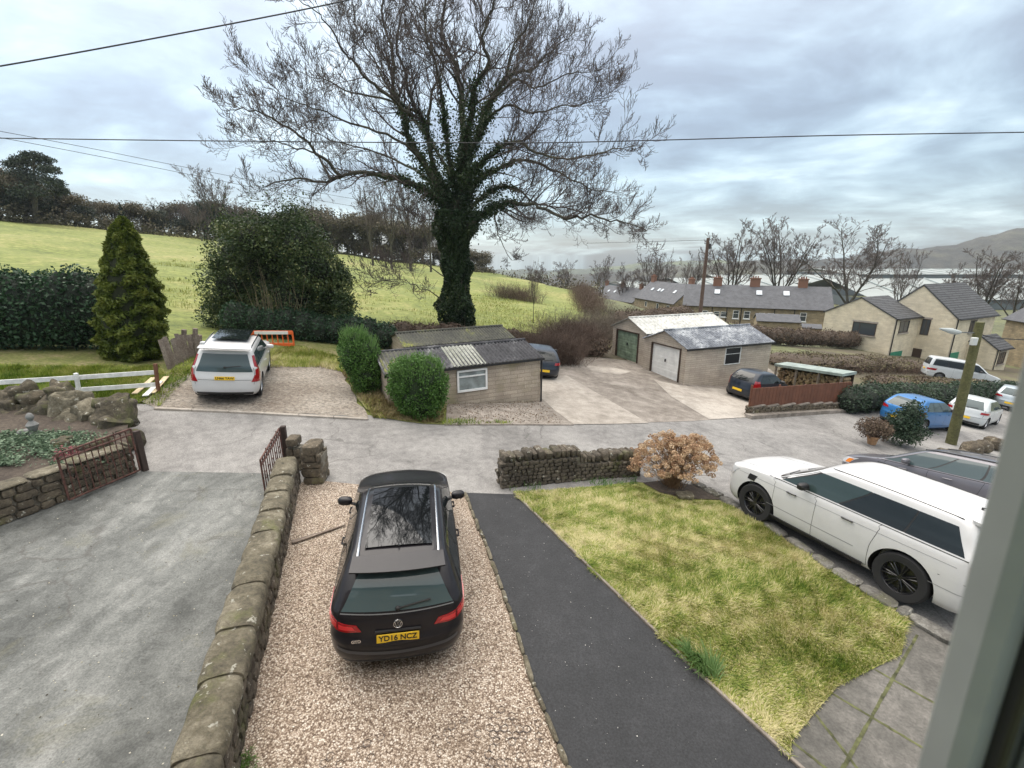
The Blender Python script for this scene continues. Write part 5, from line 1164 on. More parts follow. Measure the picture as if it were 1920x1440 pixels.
def garage(name, label, C, U, V_, lu, wv, zb, eave, rise, wallm, roofm, roofm2=None, pitch=.15, over=.12, door=None, doorm=None, deep=.9, fold=None, group=None):
    """C front corner (door face runs from C along V_), side wall from C along U"""
    C = Vector((C[0], C[1], 0)); U = Vector((*U, 0)).normalized(); V_ = Vector((*V_, 0)).normalized(); zE = zb+eave; c0 = C+up*(zb-deep); c1 = C+up*zE
    t_ = thing(name, label, 'garage', C+U*lu/2+V_*wv/2+up*zb, 0, group); w_ = MB()
    pf = lambda P: P
    if door:
        x0, x1, dh = door; z = up
        quadUV(w_, c0+V_*x0, c0, c1, c1+V_*x0); quadUV(w_, c0+V_*wv, c0+V_*x1, c1+V_*x1, c1+V_*wv, u0=.3)
        quadUV(w_, C+V_*x1+up*(zb+dh), C+V_*x0+up*(zb+dh), c1+V_*x0, c1+V_*x1); triUV(w_, [c1+V_*wv, c1, c1+V_*wv/2+up*rise])
        w_.box(C+V_*(x0+x1)/2+up*(zb-deep/2-.02)+U*.1, (.2, x1-x0, deep), math.atan2(U.y, U.x))
    else: triUV(w_, [c0+V_*wv, c0, c1, c1+V_*wv/2+up*rise, c1+V_*wv])
    quadUV(w_, c0, c0+U*lu, c1+U*lu, c1); quadUV(w_, c0+U*lu+V_*wv, c0+V_*wv, c1+V_*wv, c1+U*lu+V_*wv)
    triUV(w_, [c0+U*lu, c0+U*lu+V_*wv, c1+U*lu+V_*wv, c1+U*lu+V_*wv/2+up*rise, c1+U*lu]); w_.build('wall', wallm, t_)
    k = rise/(wv/2); th = .05; e = over; r = MB(); rg = c1+V_*wv/2+up*(rise+th)
    ra = c1-U*e-V_*e+up*(th-k*e); rb = c1+U*(lu+e)-V_*e+up*(th-k*e)
    corrugated(r, ra, rb, rg+U*(lu+e), rg-U*e, pitch)
    corrugated(r, c1+U*(lu+e)+V_*(wv+e)+up*(th-k*e), c1-U*e+V_*(wv+e)+up*(th-k*e), rg-U*e, rg+U*(lu+e), pitch)
    r.tube([rg-U*e+up*.02, rg+U*(lu+e)+up*.02], .06, 8); ro = r.build('roof', roofm, t_, smooth=True, sharp=60)
    g = MB(); g.box((ra+rb)/2-V_*.03-up*.05, ((rb-ra).length, .05, .09), math.atan2(U.y, U.x)); g.build('gutter', M_black, t_)
    for (x0, x1, m_) in (fold or []):
        p = MB(); q = up*.015
        corrugated(p, ra.lerp(rb, x0)+q-V_*.03, ra.lerp(rb, x1)+q-V_*.03, (rg-U*e).lerp(rg+U*(lu+e), x1)+q-V_*.12, (rg-U*e).lerp(rg+U*(lu+e), x0)+q-V_*.12, pitch); p.build('roof_sheet', m_, t_, smooth=True, sharp=60)
    if door:
        x0, x1, dh = door; d_ = MB(); R = Matrix((V_, U, up)).transposed(); nb = 11
        for i in range(nb): d_.box(C+V_*(x0+x1)/2+U*(.06+.006*(i % 2))+up*(zb+dh*(i+.5)/nb), (x1-x0-.02, .04, dh/nb-.004), R, .008)
        dr = d_.build('garage_door', doorm, t_); h_ = MB(); h_.box(C+V_*(x0+x1)/2+U*.0+up*(zb+dh*.55), (.05, .08, .16), R, .01); h_.build('handle', M_black, dr)
        f_ = MB()
        for x in (x0, x1): f_.box(C+V_*x+U*.0+up*(zb+dh/2), (.07, .13, dh), R)
        f_.box(C+V_*(x0+x1)/2+up*(zb+dh-.03), (x1-x0-.05, .12, .06), R)
        f_.build('door_frame', M_brownwood, t_)
    return t_, c0+up*deep, U, V_
fb = gp(1012, 752); fl = gp(836, 757)
uS = Vector((-1, .035, 0)).normalized()
# front shed: the long wall faces the lane; ridge runs along it
CS = (fb.x, fb.y); Us = (fb.x-fl.x, fb.y-fl.y); vS = (-Us[1], Us[0])
L_s = 5.95; Ux = Vector((*Us, 0)).normalized()
t_, o, U_, V2 = garage('stone_shed', 'low shed of pale blocks with white window and patched corrugated roof by the lane', (fb.x-Ux.x*L_s, fb.y-Ux.y*L_s), (Ux.x, Ux.y), vS, L_s, 3.0, fb.z-.02, 1.80, .42, M_block, M_corr, fold=[(.01, .235, M_corr2), (.40, .60, M_corr3)], over=.1)
wx = L_s-(1012-857)/(1012-836)*(fb-fl).length
window(t_, o-up*0, U_, -V2, wx, .84, 1.18, .82, M_white, proud=.05, hbar=.70, fw=.07, glass=flat('shed_pane', (.22, .25, .25), .15, nscale=3, namp=.2))  # pale pane colour holds a painted grey-white reflection as well as curtains
m_ = MB(); e_ = o+U_*(L_s+.03)-V2*.05; m_.tube([e_+up*1.75, e_+up*.0], .035, 8); m_.build('downpipe', M_black, t_)
ob = at(945, 624, 20.6)
garage('stone_shed', 'shed with mossy corrugated roof standing behind the front shed', (fb.x-Ux.x*(L_s+.75), fb.y+3.05), (Ux.x, Ux.y), vS, 5.5, 2.9, fb.z+.1, 1.50, .38, M_block, M_corr2, over=.1)
# pair of garages at right
G1C = Vector((9.2, 23.7)); gU = (.936, .352); gV = (-.38, .925)
t_, o, U_, V2 = garage('block_garage', 'garage with white door and lichened grey roof, nearer of the pair', G1C, gU, gV, 6.0, 3.5, -1.40, 2.0, .68, M_block2, M_corr4, door=(.42, 2.75, 1.92), doorm=M_gdoor, pitch=.17)
window(t_, o, U_, -V2, 2.62, .92, 1.1, .95, M_wpaint, hbar=.62, fw=.035, glass=flat('dark_broken_pane', (.012, .012, .014), .4))
C2_ = G1C+Vector(gV)*3.62+Vector(gU)*.25
garage('block_garage', 'garage with faded green door and pale roof, farther of the pair', C2_, gU, gV, 6.4, 3.5, -1.12, 1.95, .70, M_block2, M_corr5, door=(.75, 3.0, 1.85), doorm=M_greendoor, pitch=.30)
# ------------------------------------------------------------------ brown board fence on a low wall, log store behind it
FA_ = gp(1406, 781); FB_ = gp(1590, 770); LAf = (FB_-FA_).xy
rubble('low_wall', 'low stone plinth wall under the brown board fence', (FA_.x, FA_.y+.15), (FB_.x, FB_.y+.15), .42, .3, 31, M_stone, .12, .28, 'flat', M_conc2, cop_h=.07, cop_len=1.0)
t_ = thing('board_fence', 'brown board fence of four panels on the low wall by the lane', 'fence', FA_.lerp(FB_, .5)); uf = Vector((*LAf, 0)).normalized(); Lf_ = LAf.length
for i in range(4):
    m_ = MB(); s0 = Lf_*i/4; ns = 8
    for k in range(ns):
        c = FA_+uf*(s0+Lf_/4*(k+.5)/ns)+Vector((0, .12, 0)); hb_f = .84+.26*(s0+Lf_/4*(k+.5)/ns)/Lf_; c.z = T(c.x, c.y)+.42+hb_f/2
        m_.box(c, (Lf_/4/ns-.012, .03, hb_f), Matrix.Rotation(math.atan2(uf.y, uf.x), 3, 'Z'), .004)
    m_.build('panel', M_fencebrown, t_)
    m_ = MB(); c = FA_+uf*s0+Vector((0, .17, 0)); m_.box((c.x, c.y, T(c.x, c.y)+.9), (.07, .07, 1.0), .1); m_.build('post', M_fencebrown, t_)
# end board returning back from the corner
ls = thing('log_store', 'open log store with grey green flat roof behind the brown fence', 'log store', (15.6, 22.5, T(15.6, 22.5)))
ra, rb_ = at(1452, 682, 26.6), at(1580, 701, 22.6); wv_ = (rb_-ra).xy.normalized(); bn = Vector((-wv_.y, wv_.x, 0)); bn = bn if bn.y > 0 else -bn
m_ = MB(); zr = (ra.z+rb_.z)/2; a0, b0 = Vector((ra.x, ra.y, ra.z)), Vector((rb_.x, rb_.y, rb_.z)); slab(m_, a0, b0, b0+bn*.95+up*.05, a0+bn*.95+up*.05, -.14, False)
m_.build('roof', flat('felt_roof', (.26, .31, .29), .8, nscale=3), ls)
m_ = MB()
for f in (.02, .35, .68, .98):
    q = a0.lerp(b0, f)+bn*.1; m_.box((q.x, q.y, (q.z+T(q.x, q.y))/2), (.09, .09, q.z-T(q.x, q.y)), 0)
m_.build('post', M_wood, ls)
m_ = MB(); q0, q1 = a0+bn*.85, b0+bn*.85
m_.quad(q0-up*1.8, q1-up*1.8, q1, q0); m_.build('back_board', flat('dark_boards', (.05, .035, .025), .9), ls)
rnd = random.Random(4); lg = MB(); d0 = (b0-a0); 
for _ in range(520):
    f = rnd.uniform(.02, .98); g = rnd.random(); q = a0.lerp(b0, f)+bn*(.30+rnd.uniform(0, .12)); q.z = q.z-.30-g*1.3; r_ = rnd.uniform(.045, .085)
    lg.tube([q-bn*.05, q+bn*.4], [r_, r_*.95], 6)
o_ = lg.build('logs', M_newwood if False else speck('cut_logs', [(.14, .085, .05), (.30, .21, .12), (.46, .36, .23)], 3, 14, 60), None); o_['kind'] = 'stuff'; tag(o_, 'stacked split firewood filling the open log store', 'firewood')
# ------------------------------------------------------------------ white ranch fence, fallen boards, old pale fence
wf = thing('rail_fence', 'white two-rail timber fence leaning beside the lane at left', 'fence', gp(150, 752))
pz = lambda px, py, D: at(px, py, D)
Pf = [gp(-160, 765), gp(151, 751), gp(297, 737)]
r = MB()
def rail(mb, a, b, h=.13, th=.035):
    a, b = Vector(a), Vector(b); u_ = (b-a).normalized(); n_ = Vector((u_.y, -u_.x, 0)).normalized(); w_ = n_.cross(u_); R = Matrix((u_, n_, w_)).transposed(); mb.box((a+b)/2, ((b-a).length, th, h), R, .004)
for (a, b) in (((-160, 727), (144, 708)), ((144, 708), (292, 698))):
    m_ = MB(); D0, D1 = (Pf[0].y, Pf[1].y) if a[0] < 0 else (Pf[1].y, Pf[2].y); rail(m_, at(*a, D0), at(*b, D1)); m_.build('rail', M_wpaint, wf)
for (a, b) in (((-20, 748), (148, 731)), ((148, 731), (292, 721))):
    m_ = MB(); D0, D1 = (Pf[1].y+.1, Pf[1].y) if a[0] < 0 else (Pf[1].y, Pf[2].y); rail(m_, at(*a, D0), at(*b, D1)); m_.build('rail', M_wpaint, wf)
m_ = MB(); m_.tube([Pf[1]-up*.1, at(142, 700, Pf[1].y-.06)], .055, 4); m_.build('post', M_wpaint, wf)
m_ = MB(); q = at(291, 682, Pf[2].y); m_.tube([Pf[2]-up*.1, q], .055, 4); m_.build('post', flat('brown_post', (.16, .07, .04), .8, nscale=6), wf)
for lab, a, b, mt_ in (('white board lying flat in the grass under the fence', (62, 752), (122, 744), M_wpaint), ('bare wooden board lying by the brown fence post', (252, 738), (288, 708), M_newwood), ('second bare wooden board against the brown fence post', (285, 737), (312, 706), M_newwood), ('white board lying right of the bare boards', (272, 742), (300, 715), M_wpaint)):
    m_ = MB(); A_, B_ = gp(*a, .10), gp(*b, .16); u_ = (B_-A_).normalized(); R = Matrix((u_, Vector((-u_.y, u_.x, 0)).normalized(), up)).transposed(); m_.box((A_+B_)/2, ((B_-A_).length, .22 if 'flat' in lab else .16, .03), R, .004)
    if 'flat' in lab: m_.box((A_+B_)/2+Vector((0, .25, .02)), ((B_-A_).length*.8, .2, .03), R, .004)
    tag(m_.build('board', mt_), lab, 'board')
pf = thing('picket_fence', 'old grey leaning board fence beside the white parked car', 'fence', gp(340, 672)); rnd = random.Random(3)
A_, B_ = gp(318, 694), gp(382, 662)
for i in range(13):
    f = i/12; q = A_.lerp(B_, f); h = (at(318+62*f, 632-6*f, q.y).z-q.z)*rnd.uniform(.88, 1.08); m_ = MB(); l_ = rnd.uniform(-.16, -.04)
    m_.box(q+Vector((l_*h*.5, 0, h/2)), (.13, .025, h), Matrix.Rotation(.6, 3, 'Z') @ Matrix.Rotation(l_, 3, 'Y')); m_.build('paling', M_wood, pf)
for px, py in ((345, 618), (366, 616), (374, 628)):
    q = gp(px, 668); m_ = MB(); m_.tube([q, at(px, py, q.y)], .09, 7); m_.build('post', M_wood, pf)
# ------------------------------------------------------------------ orange barrier
M_or = flat('orange_plastic', (.72, .13, .03), .45)
bl, br_ = at(472, 650, 21.2), at(554, 650, 21.2); tl = at(472, 620, 21.2)
ob_ = thing('road_barrier', 'orange plastic road barrier with white band behind the parked white car', 'barrier', bl.lerp(br_, .5)); ux = Vector((1, 0, 0)); W_ = br_.x-bl.x; Hb = tl.z-bl.z; z0 = bl.z
m_ = MB(); 
m_.box((bl.x+W_/2, 21.2, z0+.10), (W_-.1, .05, .16), None, .015); m_.box((bl.x+W_/2, 21.2, z0+Hb-.09), (W_-.08, .05, .18), None, .015)
for i in range(9): m_.box((bl.x+.06+(W_-.12)*i/8, 21.2, z0+Hb/2), (.045 if 0 < i < 8 else .08, .045, Hb-.1), None, .01)
m_.build('frame', M_or, ob_)
m_ = MB(); m_.box((bl.x+W_/2, 21.16, z0+Hb-.09), (W_-.5, .03, .15)); m_.build('reflective_band', flat('white_band', (.72, .72, .70), .4), ob_)
for sx in (.15, .85):
    m_ = MB(); m_.box((bl.x+W_*sx, 21.2, z0-.02), (.1, .5, .06), None, .01); m_.build('foot', M_or, ob_)
q = gp(720, 742); m_ = MB(); m_.box(q+Vector((0, .25, .28)), (.26, .08, .3), .5, .02); m_.box(q+Vector((.05, .3, .75)), (.12, .05, .5), .3, .02)
tag(m_.build('barrier_panel', M_or), 'piece of orange plastic barrier wedged between the two green bushes', 'barrier')
# ------------------------------------------------------------------ poles and wires
q = at(1311, 605, 42); tq = at(1328, 446, 42); tp_ = thing('telegraph_pole', 'brown wooden telegraph pole behind the pair of garages', 'pole', Vector((q.x, q.y, T(q.x, q.y))))
m_ = MB(); e = Vector((q.x+(q.x-tq.x)*.35, q.y, T(q.x, q.y)-.3)); m_.tube([e, q, tq], [.19, .17, .13], 12); m_.build('shaft', M_pole, tp_, smooth=True)
m_ = MB(); m_.box(tq+Vector((.22, 0, -.7)), (.16, .3, .45), None, .02); m_.tube([tq+Vector((0, -.1, -.2)), tq+Vector((0, -.35, -.2))], .03, 6); m_.build('junction_box', flat('grey_box', (.07, .07, .07), .7), tp_)
q2 = gp(1783, 832); t2q = at(1838, 604, q2.y); tp2 = thing('lamp_pole', 'mossy green wooden pole carrying a street lamp near the parked cars', 'pole', q2)
m_ = MB(); m_.tube([q2-up*.3, q2.lerp(t2q, .5), t2q], [.205, .175, .15], 14); m_.build('shaft', M_polegreen, tp2, smooth=True)
m_ = MB(); a_ = at(1826, 624, q2.y); b_ = at(1795, 623, q2.y-.1); c_ = at(1762, 616, q2.y-.2); m_.tube([a_, b_], .028, 6); am = m_.build('lamp_arm', M_black if False else flat('grey_arm', (.12, .13, .13), .6), tp2)
m_ = MB(); m_.tube([b_+(a_-b_)*.2, b_, b_.lerp(c_, .35), c_], [.05, .10, .12, .03], 10); m_.build('street_lamp', flat('lamp_grey', (.42, .45, .44), .5), tp2)
m_ = MB(); m_.box(at(1826, 640, q2.y-.25), (.22, .15, .32), None, .02); m_.build('junction_box', flat('white_box', (.55, .57, .55), .5), tp2)
def wire(name, label, pts, r, parent=None):
    m_ = MB(); m_.tube(smoothpts([Vector(p) for p in pts], 6), r, 6); return tag(m_.build(name, M_cable, parent), label, 'cable')
wire('overhead_wire', 'thick dark overhead wire crossing the upper left corner of the sky', [at(-300, 170, 7.5), at(0, 124, 8), at(320, 66, 8.6), at(640, 3, 9.3), at(900, -60, 10)], .011)
wire('overhead_wire', 'dark overhead wire crossing the whole sky behind the ash crown', [at(-300, 254, 23.2), at(0, 259, 23), at(480, 265, 22.7), at(950, 268, 22.5), at(1190, 264, 22.3), at(1560, 254, 22), at(1920, 248, 21.6), at(2200, 243, 21)], .022)
wire('overhead_wire', 'upper of two thin wires sloping down from the left edge to the right', [at(-100, 228, 30), at(0, 246, 32), at(180, 280, 37), at(370, 318, 43), at(600, 362, 52), at(760, 388, 58)], .018)
wire('overhead_wire', 'lower of two thin wires sloping down from the left edge to the right', [at(-100, 243, 30), at(0, 258, 32), at(180, 292, 37), at(370, 330, 43), at(600, 376, 52), at(760, 402, 58)], .018)
wire('overhead_wire', 'thin faint wire running left from the top of the telegraph pole', [at(1327, 450, 42), at(1220, 453, 50), at(1100, 456, 62)], .018)
wire('overhead_wire', 'slack wire from the lamp pole towards the right edge', [at(1836, 625, q2.y), at(1870, 634, q2.y), at(1990, 640, q2.y)], .02)
rnd = random.Random(8)
for i, (px, py, s_) in enumerate([(1818, 838, .5), (1838, 832, .45), (1862, 828, .5), (1800, 850, .4), (1768, 845, .35)]):
    q = gp(px, py+14); m_ = MB(); m_.blob(q+up*s_*.5, (s_*.75, s_*.6, s_*.62), i+90, .25, 9, None, .7); tag(m_.build('edging_boulder', M_stone, smooth=True, sharp=60), ['dark boulder just right of the lamp pole foot', 'second boulder right of the lamp pole', 'boulder by the right edge beyond the grey car', 'low stone beneath the lamp pole in front', 'low stone left of the lamp pole foot'][i], 'boulder')
# ------------------------------------------------------------------ stones: lawn edging, gravel edging
M_kerbstone = stonemat('grey_kerb_stone', [(.09, .085, .075), (.19, .18, .16), (.33, .32, .29)], moss=(.14, .14, .07), ms=.56)
def edging(name, label, pix, sl, w_, h, seed, mat, ww=None):
    rnd = random.Random(seed); P = [gp(*p) for p in pix]; t_ = MB(); 
    for a, b in zip(P[:-1], P[1:]):
        L = (b-a).xy.length; s_ = 0; u_ = (b-a).normalized()
        while s_ < L-.05:
            l_ = min(sl*rnd.uniform(.6, 1.4), L-s_); c = a+u_*(s_+l_/2); c.z = T(c.x, c.y)+h*.35; t_.blob(c, (l_/2*.97, w_/2*rnd.uniform(.85, 1.15), h*rnd.uniform(.8, 1.1)*.65), rnd.random()*1e6, .12, 5, Matrix.Rotation(math.atan2(u_.y, u_.x)+rnd.gauss(0, .04), 3, 'Z'), .5); s_ += l_
    return tag(t_.build(name, mat, smooth=True, sharp=50), label, 'edging')
edging('stone_edging', 'thin mossy stone edging between the gravel and the tarmac path', [(872, 925), (890, 975), (907, 1012), (957, 1152), (1002, 1292), (1064, 1442), (1150, 1640)], .32, .065, .07, 2, M_cope)
edging('stone_edging', 'grey stone kerb between the lawn and the big white car', [(1300, 908), (1352, 936), (1432, 983), (1562, 1073), (1705, 1160), (1800, 1218)], .52, .27, .12, 3, M_kerbstone)
q = gp(1284, 932, .05); m_ = MB(); m_.blob(q+up*.05, (.20, .16, .07), 6, .15, 8, None, .7); tag(m_.build('flat_stone', M_cope, smooth=True), 'flat pale stone on the soil under the dried hydrangea', 'stone')
# brown strap across the gravel from the wall to the dark car
m_ = MB(); A_ = gp(548, 1018, .03); B_ = gp(648, 985, .03); u_ = (B_-A_).normalized(); s_ = Vector((-u_.y, u_.x, 0)); V = []
m_.add([A_-s_*.05, A_+s_*.05, B_+s_*.012, B_-s_*.012, A_-s_*.05+up*.03, A_+s_*.05+up*.03, B_+s_*.012+up*.02, B_-s_*.012+up*.02], [(0, 3, 2, 1), (4, 5, 6, 7), (0, 1, 5, 4), (1, 2, 6, 5), (2, 3, 7, 6), (3, 0, 4, 7)])
tag(m_.build('timber_edge', M_wood), 'half buried thin timber edge in the gravel left of the dark estate car', 'timber')
# ------------------------------------------------------------------ dried hydrangea
hb_ = gp(1268, 924); hy = thing('hydrangea', 'round dried brown hydrangea with papery flower heads at the end of the front wall', 'shrub', hb_); rnd = random.Random(22); segs = []; FH = []; lv = []
cz = hb_+Vector((0, .35, .0))
for i in range(260):
    a = rnd.uniform(0, 6.283); q = rnd.random()**.55; el = math.acos(min(1, q*.93)); R_ = 1.22*rnd.uniform(.84, 1.06)*(1+.08*math.sin(a*4))
    tgt = cz+Vector((math.cos(a)*math.cos(el)*R_*1.02, math.sin(a)*math.cos(el)*R_*.85, .16+math.sin(el)*R_*.95)); b0_ = cz+Vector((rnd.gauss(0, .1), rnd.gauss(0, .1), .02))
    mid = b0_.lerp(tgt, .55)+Vector((math.cos(a)*-.04, math.sin(a)*-.04, .10)); segs.append((*b0_, *mid, .007, .0055)); segs.append((*mid, *tgt, .0055, .004))
    if rnd.random() < .55:
        m2 = mid+Vector((rnd.gauss(0, .22), rnd.gauss(0, .22), rnd.uniform(.05, .3))); segs.append((*mid, *m2, .0045, .003)); FH.append((m2, rnd.uniform(.03, .05)))
    FH.append((tgt, rnd.uniform(.058, .092)))
segtubes('stem', segs, flat('dry_stem', (.26, .17, .095), .9, nscale=4), hy)
P_ = []; vv = []
for c, r_ in FH:
    m = int(52*(r_/.06)**2); d = RS.normal(size=(m, 3)); d /= np.linalg.norm(d, axis=1)[:, None]; P_.append(np.array(c)+d*np.array([r_, r_, r_*.8])*RS.uniform(.8, 1.05, (m, 1))); b_ = rnd.uniform(.1, .8); vv.append(np.clip(b_+RS.uniform(-.15, .2, m), 0, 1))
leafcloud('flower_heads', np.concatenate(P_), .034, LM_hyd, hy, np.concatenate(vv), asp=.85)
# ------------------------------------------------------------------ the house the view is taken from: window frame at the right edge, wall around it
M_frame = flat('grey_window_frame', (.28, .295, .295), .55, nscale=3, namp=.08)
hw = thing('house', 'stone house wall with blurred grey window frame at the right edge of the view', 'house', (0, .35, 0))
RJ = Matrix.Rotation(-.045, 3, 'Y'); m_ = MB(); m_.box((.752, .45, 5.0), (.42, .055, 2.2), RJ, .012); jb = m_.build('window_frame', M_frame, hw)
m_ = MB(); m_.box((.80, .405, 5.0), (.40, .03, 2.2), RJ, .01); m_.build('sash', M_frame, jb); m_ = MB(); m_.box((.578, .432, 5.0), (.012, .05, 2.2), RJ, .003); m_.build('seal', M_black, jb)
m_ = MB(); y0_, y1_ = .20, .52
def wallbox(x0, x1, z0, z1):
    quadUV(m_, (x0, y1_, z0), (x1, y1_, z0), (x1, y1_, z1), (x0, y1_, z1)); quadUV(m_, (x1, y0_, z0), (x0, y0_, z0), (x0, y0_, z1), (x1, y0_, z1))
    for a, b, c, d in (((x0, y0_, z1), (x1, y0_, z1), (x1, y1_, z1), (x0, y1_, z1)), ((x0, y0_, z0), (x0, y1_, z0), (x1, y1_, z0), (x1, y0_, z0)), ((x0, y0_, z0), (x0, y0_, z1), (x0, y1_, z1), (x0, y1_, z0)), ((x1, y0_, z0), (x1, y1_, z0), (x1, y1_, z1), (x1, y0_, z1))): m_.quad(a, b, c, d)
wallbox(-6.5, -1.02, -.5, 6.1); wallbox(1.0, 5.0, -.5, 6.1); wallbox(-1.02, 1.0, -.5, 4.2); wallbox(-1.02, 1.0, 5.8, 6.1)
m_.build('wall', M_ostone, hw); m_ = MB()
slab(m_, (5.3, .8, 5.98), (-6.8, .8, 5.98), (-6.8, -4.5, 8.6), (5.3, -4.5, 8.6), .14); m_.build('roof', M_slate, hw)
for (x_, z_, w__, h__) in ((-5.0, 1.0, 2.2, 1.5), (-4.6, 4.3, 1.5, 1.4), (-.6, 1.0, 1.6, 1.5)): window(hw, Vector((x_+w__, y1_, 0)), Vector((-1, 0, 0)), Vector((0, 1, 0)), 0, z_, w__, h__, M_white, bars=(.5,), sill=M_conc)
# pale grit and fallen bits on the tarmac
def grit(name, label, pix, n, size, cols, seed, off):
    rs = np.random.RandomState(seed); poly = [tuple(gp(*p)[:2]) for p in pix]; xs_ = [p[0] for p in poly]; ys_ = [p[1] for p in poly]
    P = np.stack([rs.uniform(min(xs_), max(xs_), n*3), rs.uniform(min(ys_), max(ys_), n*3)], 1); P = P[in_poly(P, poly)][:n]; z = Tv(P[:, 0], P[:, 1])+off
    tag(leafcloud(name, np.concatenate([P, z[:, None]], 1), size, leafmat(name, cols, .8, 0), None, None, 1.0, .7, 'stuff', rs), label, 'grit')
grit('grit', 'pale grit scattered on the new black tarmac path', [(880, 930), (964, 930), (1100, 1070), (1470, 1430), (1600, 1560), (1180, 1560), (1064, 1440), (960, 1150)], 170, .014, [(.25, .25, .24), (.45, .45, .43), (.65, .64, .6)], 3, .023)
grit('grit', 'pale chips and leaf bits scattered on the left drive', [(270, 890), (495, 890), (540, 930), (440, 1240), (330, 1600), (-300, 1600), (-200, 1090), (0, 1010)], 520, .022, [(.10, .09, .06), (.30, .28, .2), (.6, .58, .5)], 4, .016)
grit('grit', 'brown leaf litter along the far side of the lane', [(840, 752), (1010, 748), (1040, 775), (1060, 796), (840, 797)], 1500, .05, [(.07, .045, .03), (.13, .085, .055), (.22, .16, .1)], 5, .016)
grit('grit', 'stones and litter over the gravel bay', [(300, 764), (680, 782), (640, 692), (480, 668), (330, 715)], 2200, .03, [(.12, .10, .08), (.26, .23, .2), (.45, .42, .38)], 6, .015)
# ------------------------------------------------------------------ cars
def hermite(tab, z):
    n = len(tab)
    if z <= tab[0][0]: return tab[0]
    if z >= tab[-1][0]: return tab[-1]
    for i in range(n-1):
        if z <= tab[i+1][0]: break
    a, b = tab[i], tab[i+1]; h = b[0]-a[0]; t_ = (z-a[0])/h
    def slope(j, k):
        if j == 0 or j == n-1:
            j2 = (0, 1) if j == 0 else (n-2, n-1); return (tab[j2[1]][k]-tab[j2[0]][k])/(tab[j2[1]][0]-tab[j2[0]][0])
        s1 = (tab[j][k]-tab[j-1][k])/(tab[j][0]-tab[j-1][0]); s2 = (tab[j+1][k]-tab[j][k])/(tab[j+1][0]-tab[j][0])
        return 0 if s1*s2 <= 0 else 2*s1*s2/(s1+s2)
    out = [z]
    for k in range(1, len(a)):
        m0, m1 = slope(i, k)*h, slope(i+1, k)*h; t2, t3 = t_*t_, t_**3
        out.append((2*t3-3*t2+1)*a[k]+(t3-2*t2+t_)*m0+(-2*t3+3*t2)*b[k]+(t3-t2)*m1)
    return out
#            z      xr     xf     w     rc    bowR  bowF
BODY = {
 'estate': [(.17, -2.08, 2.10, .78, .20, .05, .10), (.27, -2.20, 2.20, .865, .28, .10, .22), (.42, -2.27, 2.26, .893, .30, .12, .26), (.60, -2.28, 2.27, .90, .30, .13, .26), (.66, -2.245, 2.25, .898, .28, .12, .25), (.80, -2.215, 2.14, .892, .26, .11, .22), (.90, -2.195, 1.86, .88, .22, .10, .18), (.965, -2.17, 1.40, .865, .16, .10, .14), (1.02, -2.13, 1.14, .835, .14, .10, .14), (1.12, -2.06, .93, .79, .14, .10, .14), (1.26, -1.93, .66, .725, .14, .10, .14), (1.37, -1.80, .44, .665, .15, .09, .13), (1.43, -1.71, .28, .62, .18, .08, .12), (1.462, -1.56, .08, .54, .2, .06, .10), (1.48, -1.2, -.25, .36, .2, .03, .05)],
 'suv': [(.26, -2.22, 2.20, .86, .18, .04, .08), (.36, -2.34, 2.33, .93, .22, .08, .16), (.55, -2.38, 2.39, .96, .24, .09, .18), (.80, -2.385, 2.39, .965, .24, .09, .18), (.98, -2.35, 2.34, .955, .22, .08, .16), (1.08, -2.335, 2.20, .94, .20, .08, .14), (1.14, -2.32, 1.60, .925, .16, .07, .10), (1.19, -2.31, 1.12, .90, .13, .07, .10), (1.32, -2.25, .88, .85, .13, .07, .10), (1.50, -2.17, .56, .80, .13, .07, .10), (1.62, -2.12, .38, .765, .14, .07, .10), (1.70, -2.07, .24, .735, .17, .07, .09), (1.745, -1.96, .06, .68, .2, .05, .08), (1.77, -1.6, -.25, .50, .2, .03, .05)],
 'hatch': [(.17, -1.80, 1.80, .74, .20, .06, .12), (.27, -1.92, 1.92, .82, .28, .12, .24), (.42, -1.985, 1.97, .845, .32, .15, .28), (.58, -2.0, 1.97, .85, .32, .16, .28), (.68, -1.97, 1.92, .848, .30, .15, .26), (.82, -1.94, 1.78, .84, .27, .14, .22), (.92, -1.91, 1.52, .825, .22, .13, .18), (.98, -1.88, 1.20, .81, .16, .12, .16), (1.04, -1.84, .98, .785, .15, .12, .15), (1.16, -1.75, .78, .735, .15, .12, .14), (1.30, -1.60, .53, .675, .16, .11, .13), (1.40, -1.44, .32, .62, .18, .10, .12), (1.45, -1.28, .12, .55, .2, .08, .10), (1.475, -.95, -.15, .40, .2, .04, .05)],
 'van': [(.22, -2.36, 2.30, .86, .16, .03, .08), (.32, -2.42, 2.40, .93, .18, .05, .16), (.60, -2.44, 2.43, .95, .2, .05, .2), (.95, -2.44, 2.36, .95, .2, .05, .18), (1.06, -2.43, 2.12, .945, .18, .05, .14), (1.14, -2.42, 1.80, .94, .16, .05, .12), (1.22, -2.41, 1.52, .925, .14, .05, .12), (1.45, -2.37, 1.22, .88, .14, .05, .10), (1.70, -2.32, .92, .83, .15, .05, .10), (1.86, -2.27, .66, .78, .18, .05, .10), (1.92, -2.15, .40, .70, .2, .04, .08), (1.94, -1.8, .0, .5, .2, .02, .04)],
}
REF = dict(estate=(4.56, 1.80, 1.48), suv=(4.78, 1.93, 1.77), hatch=(3.98, 1.70, 1.475), van=(4.88, 1.90, 1.94))
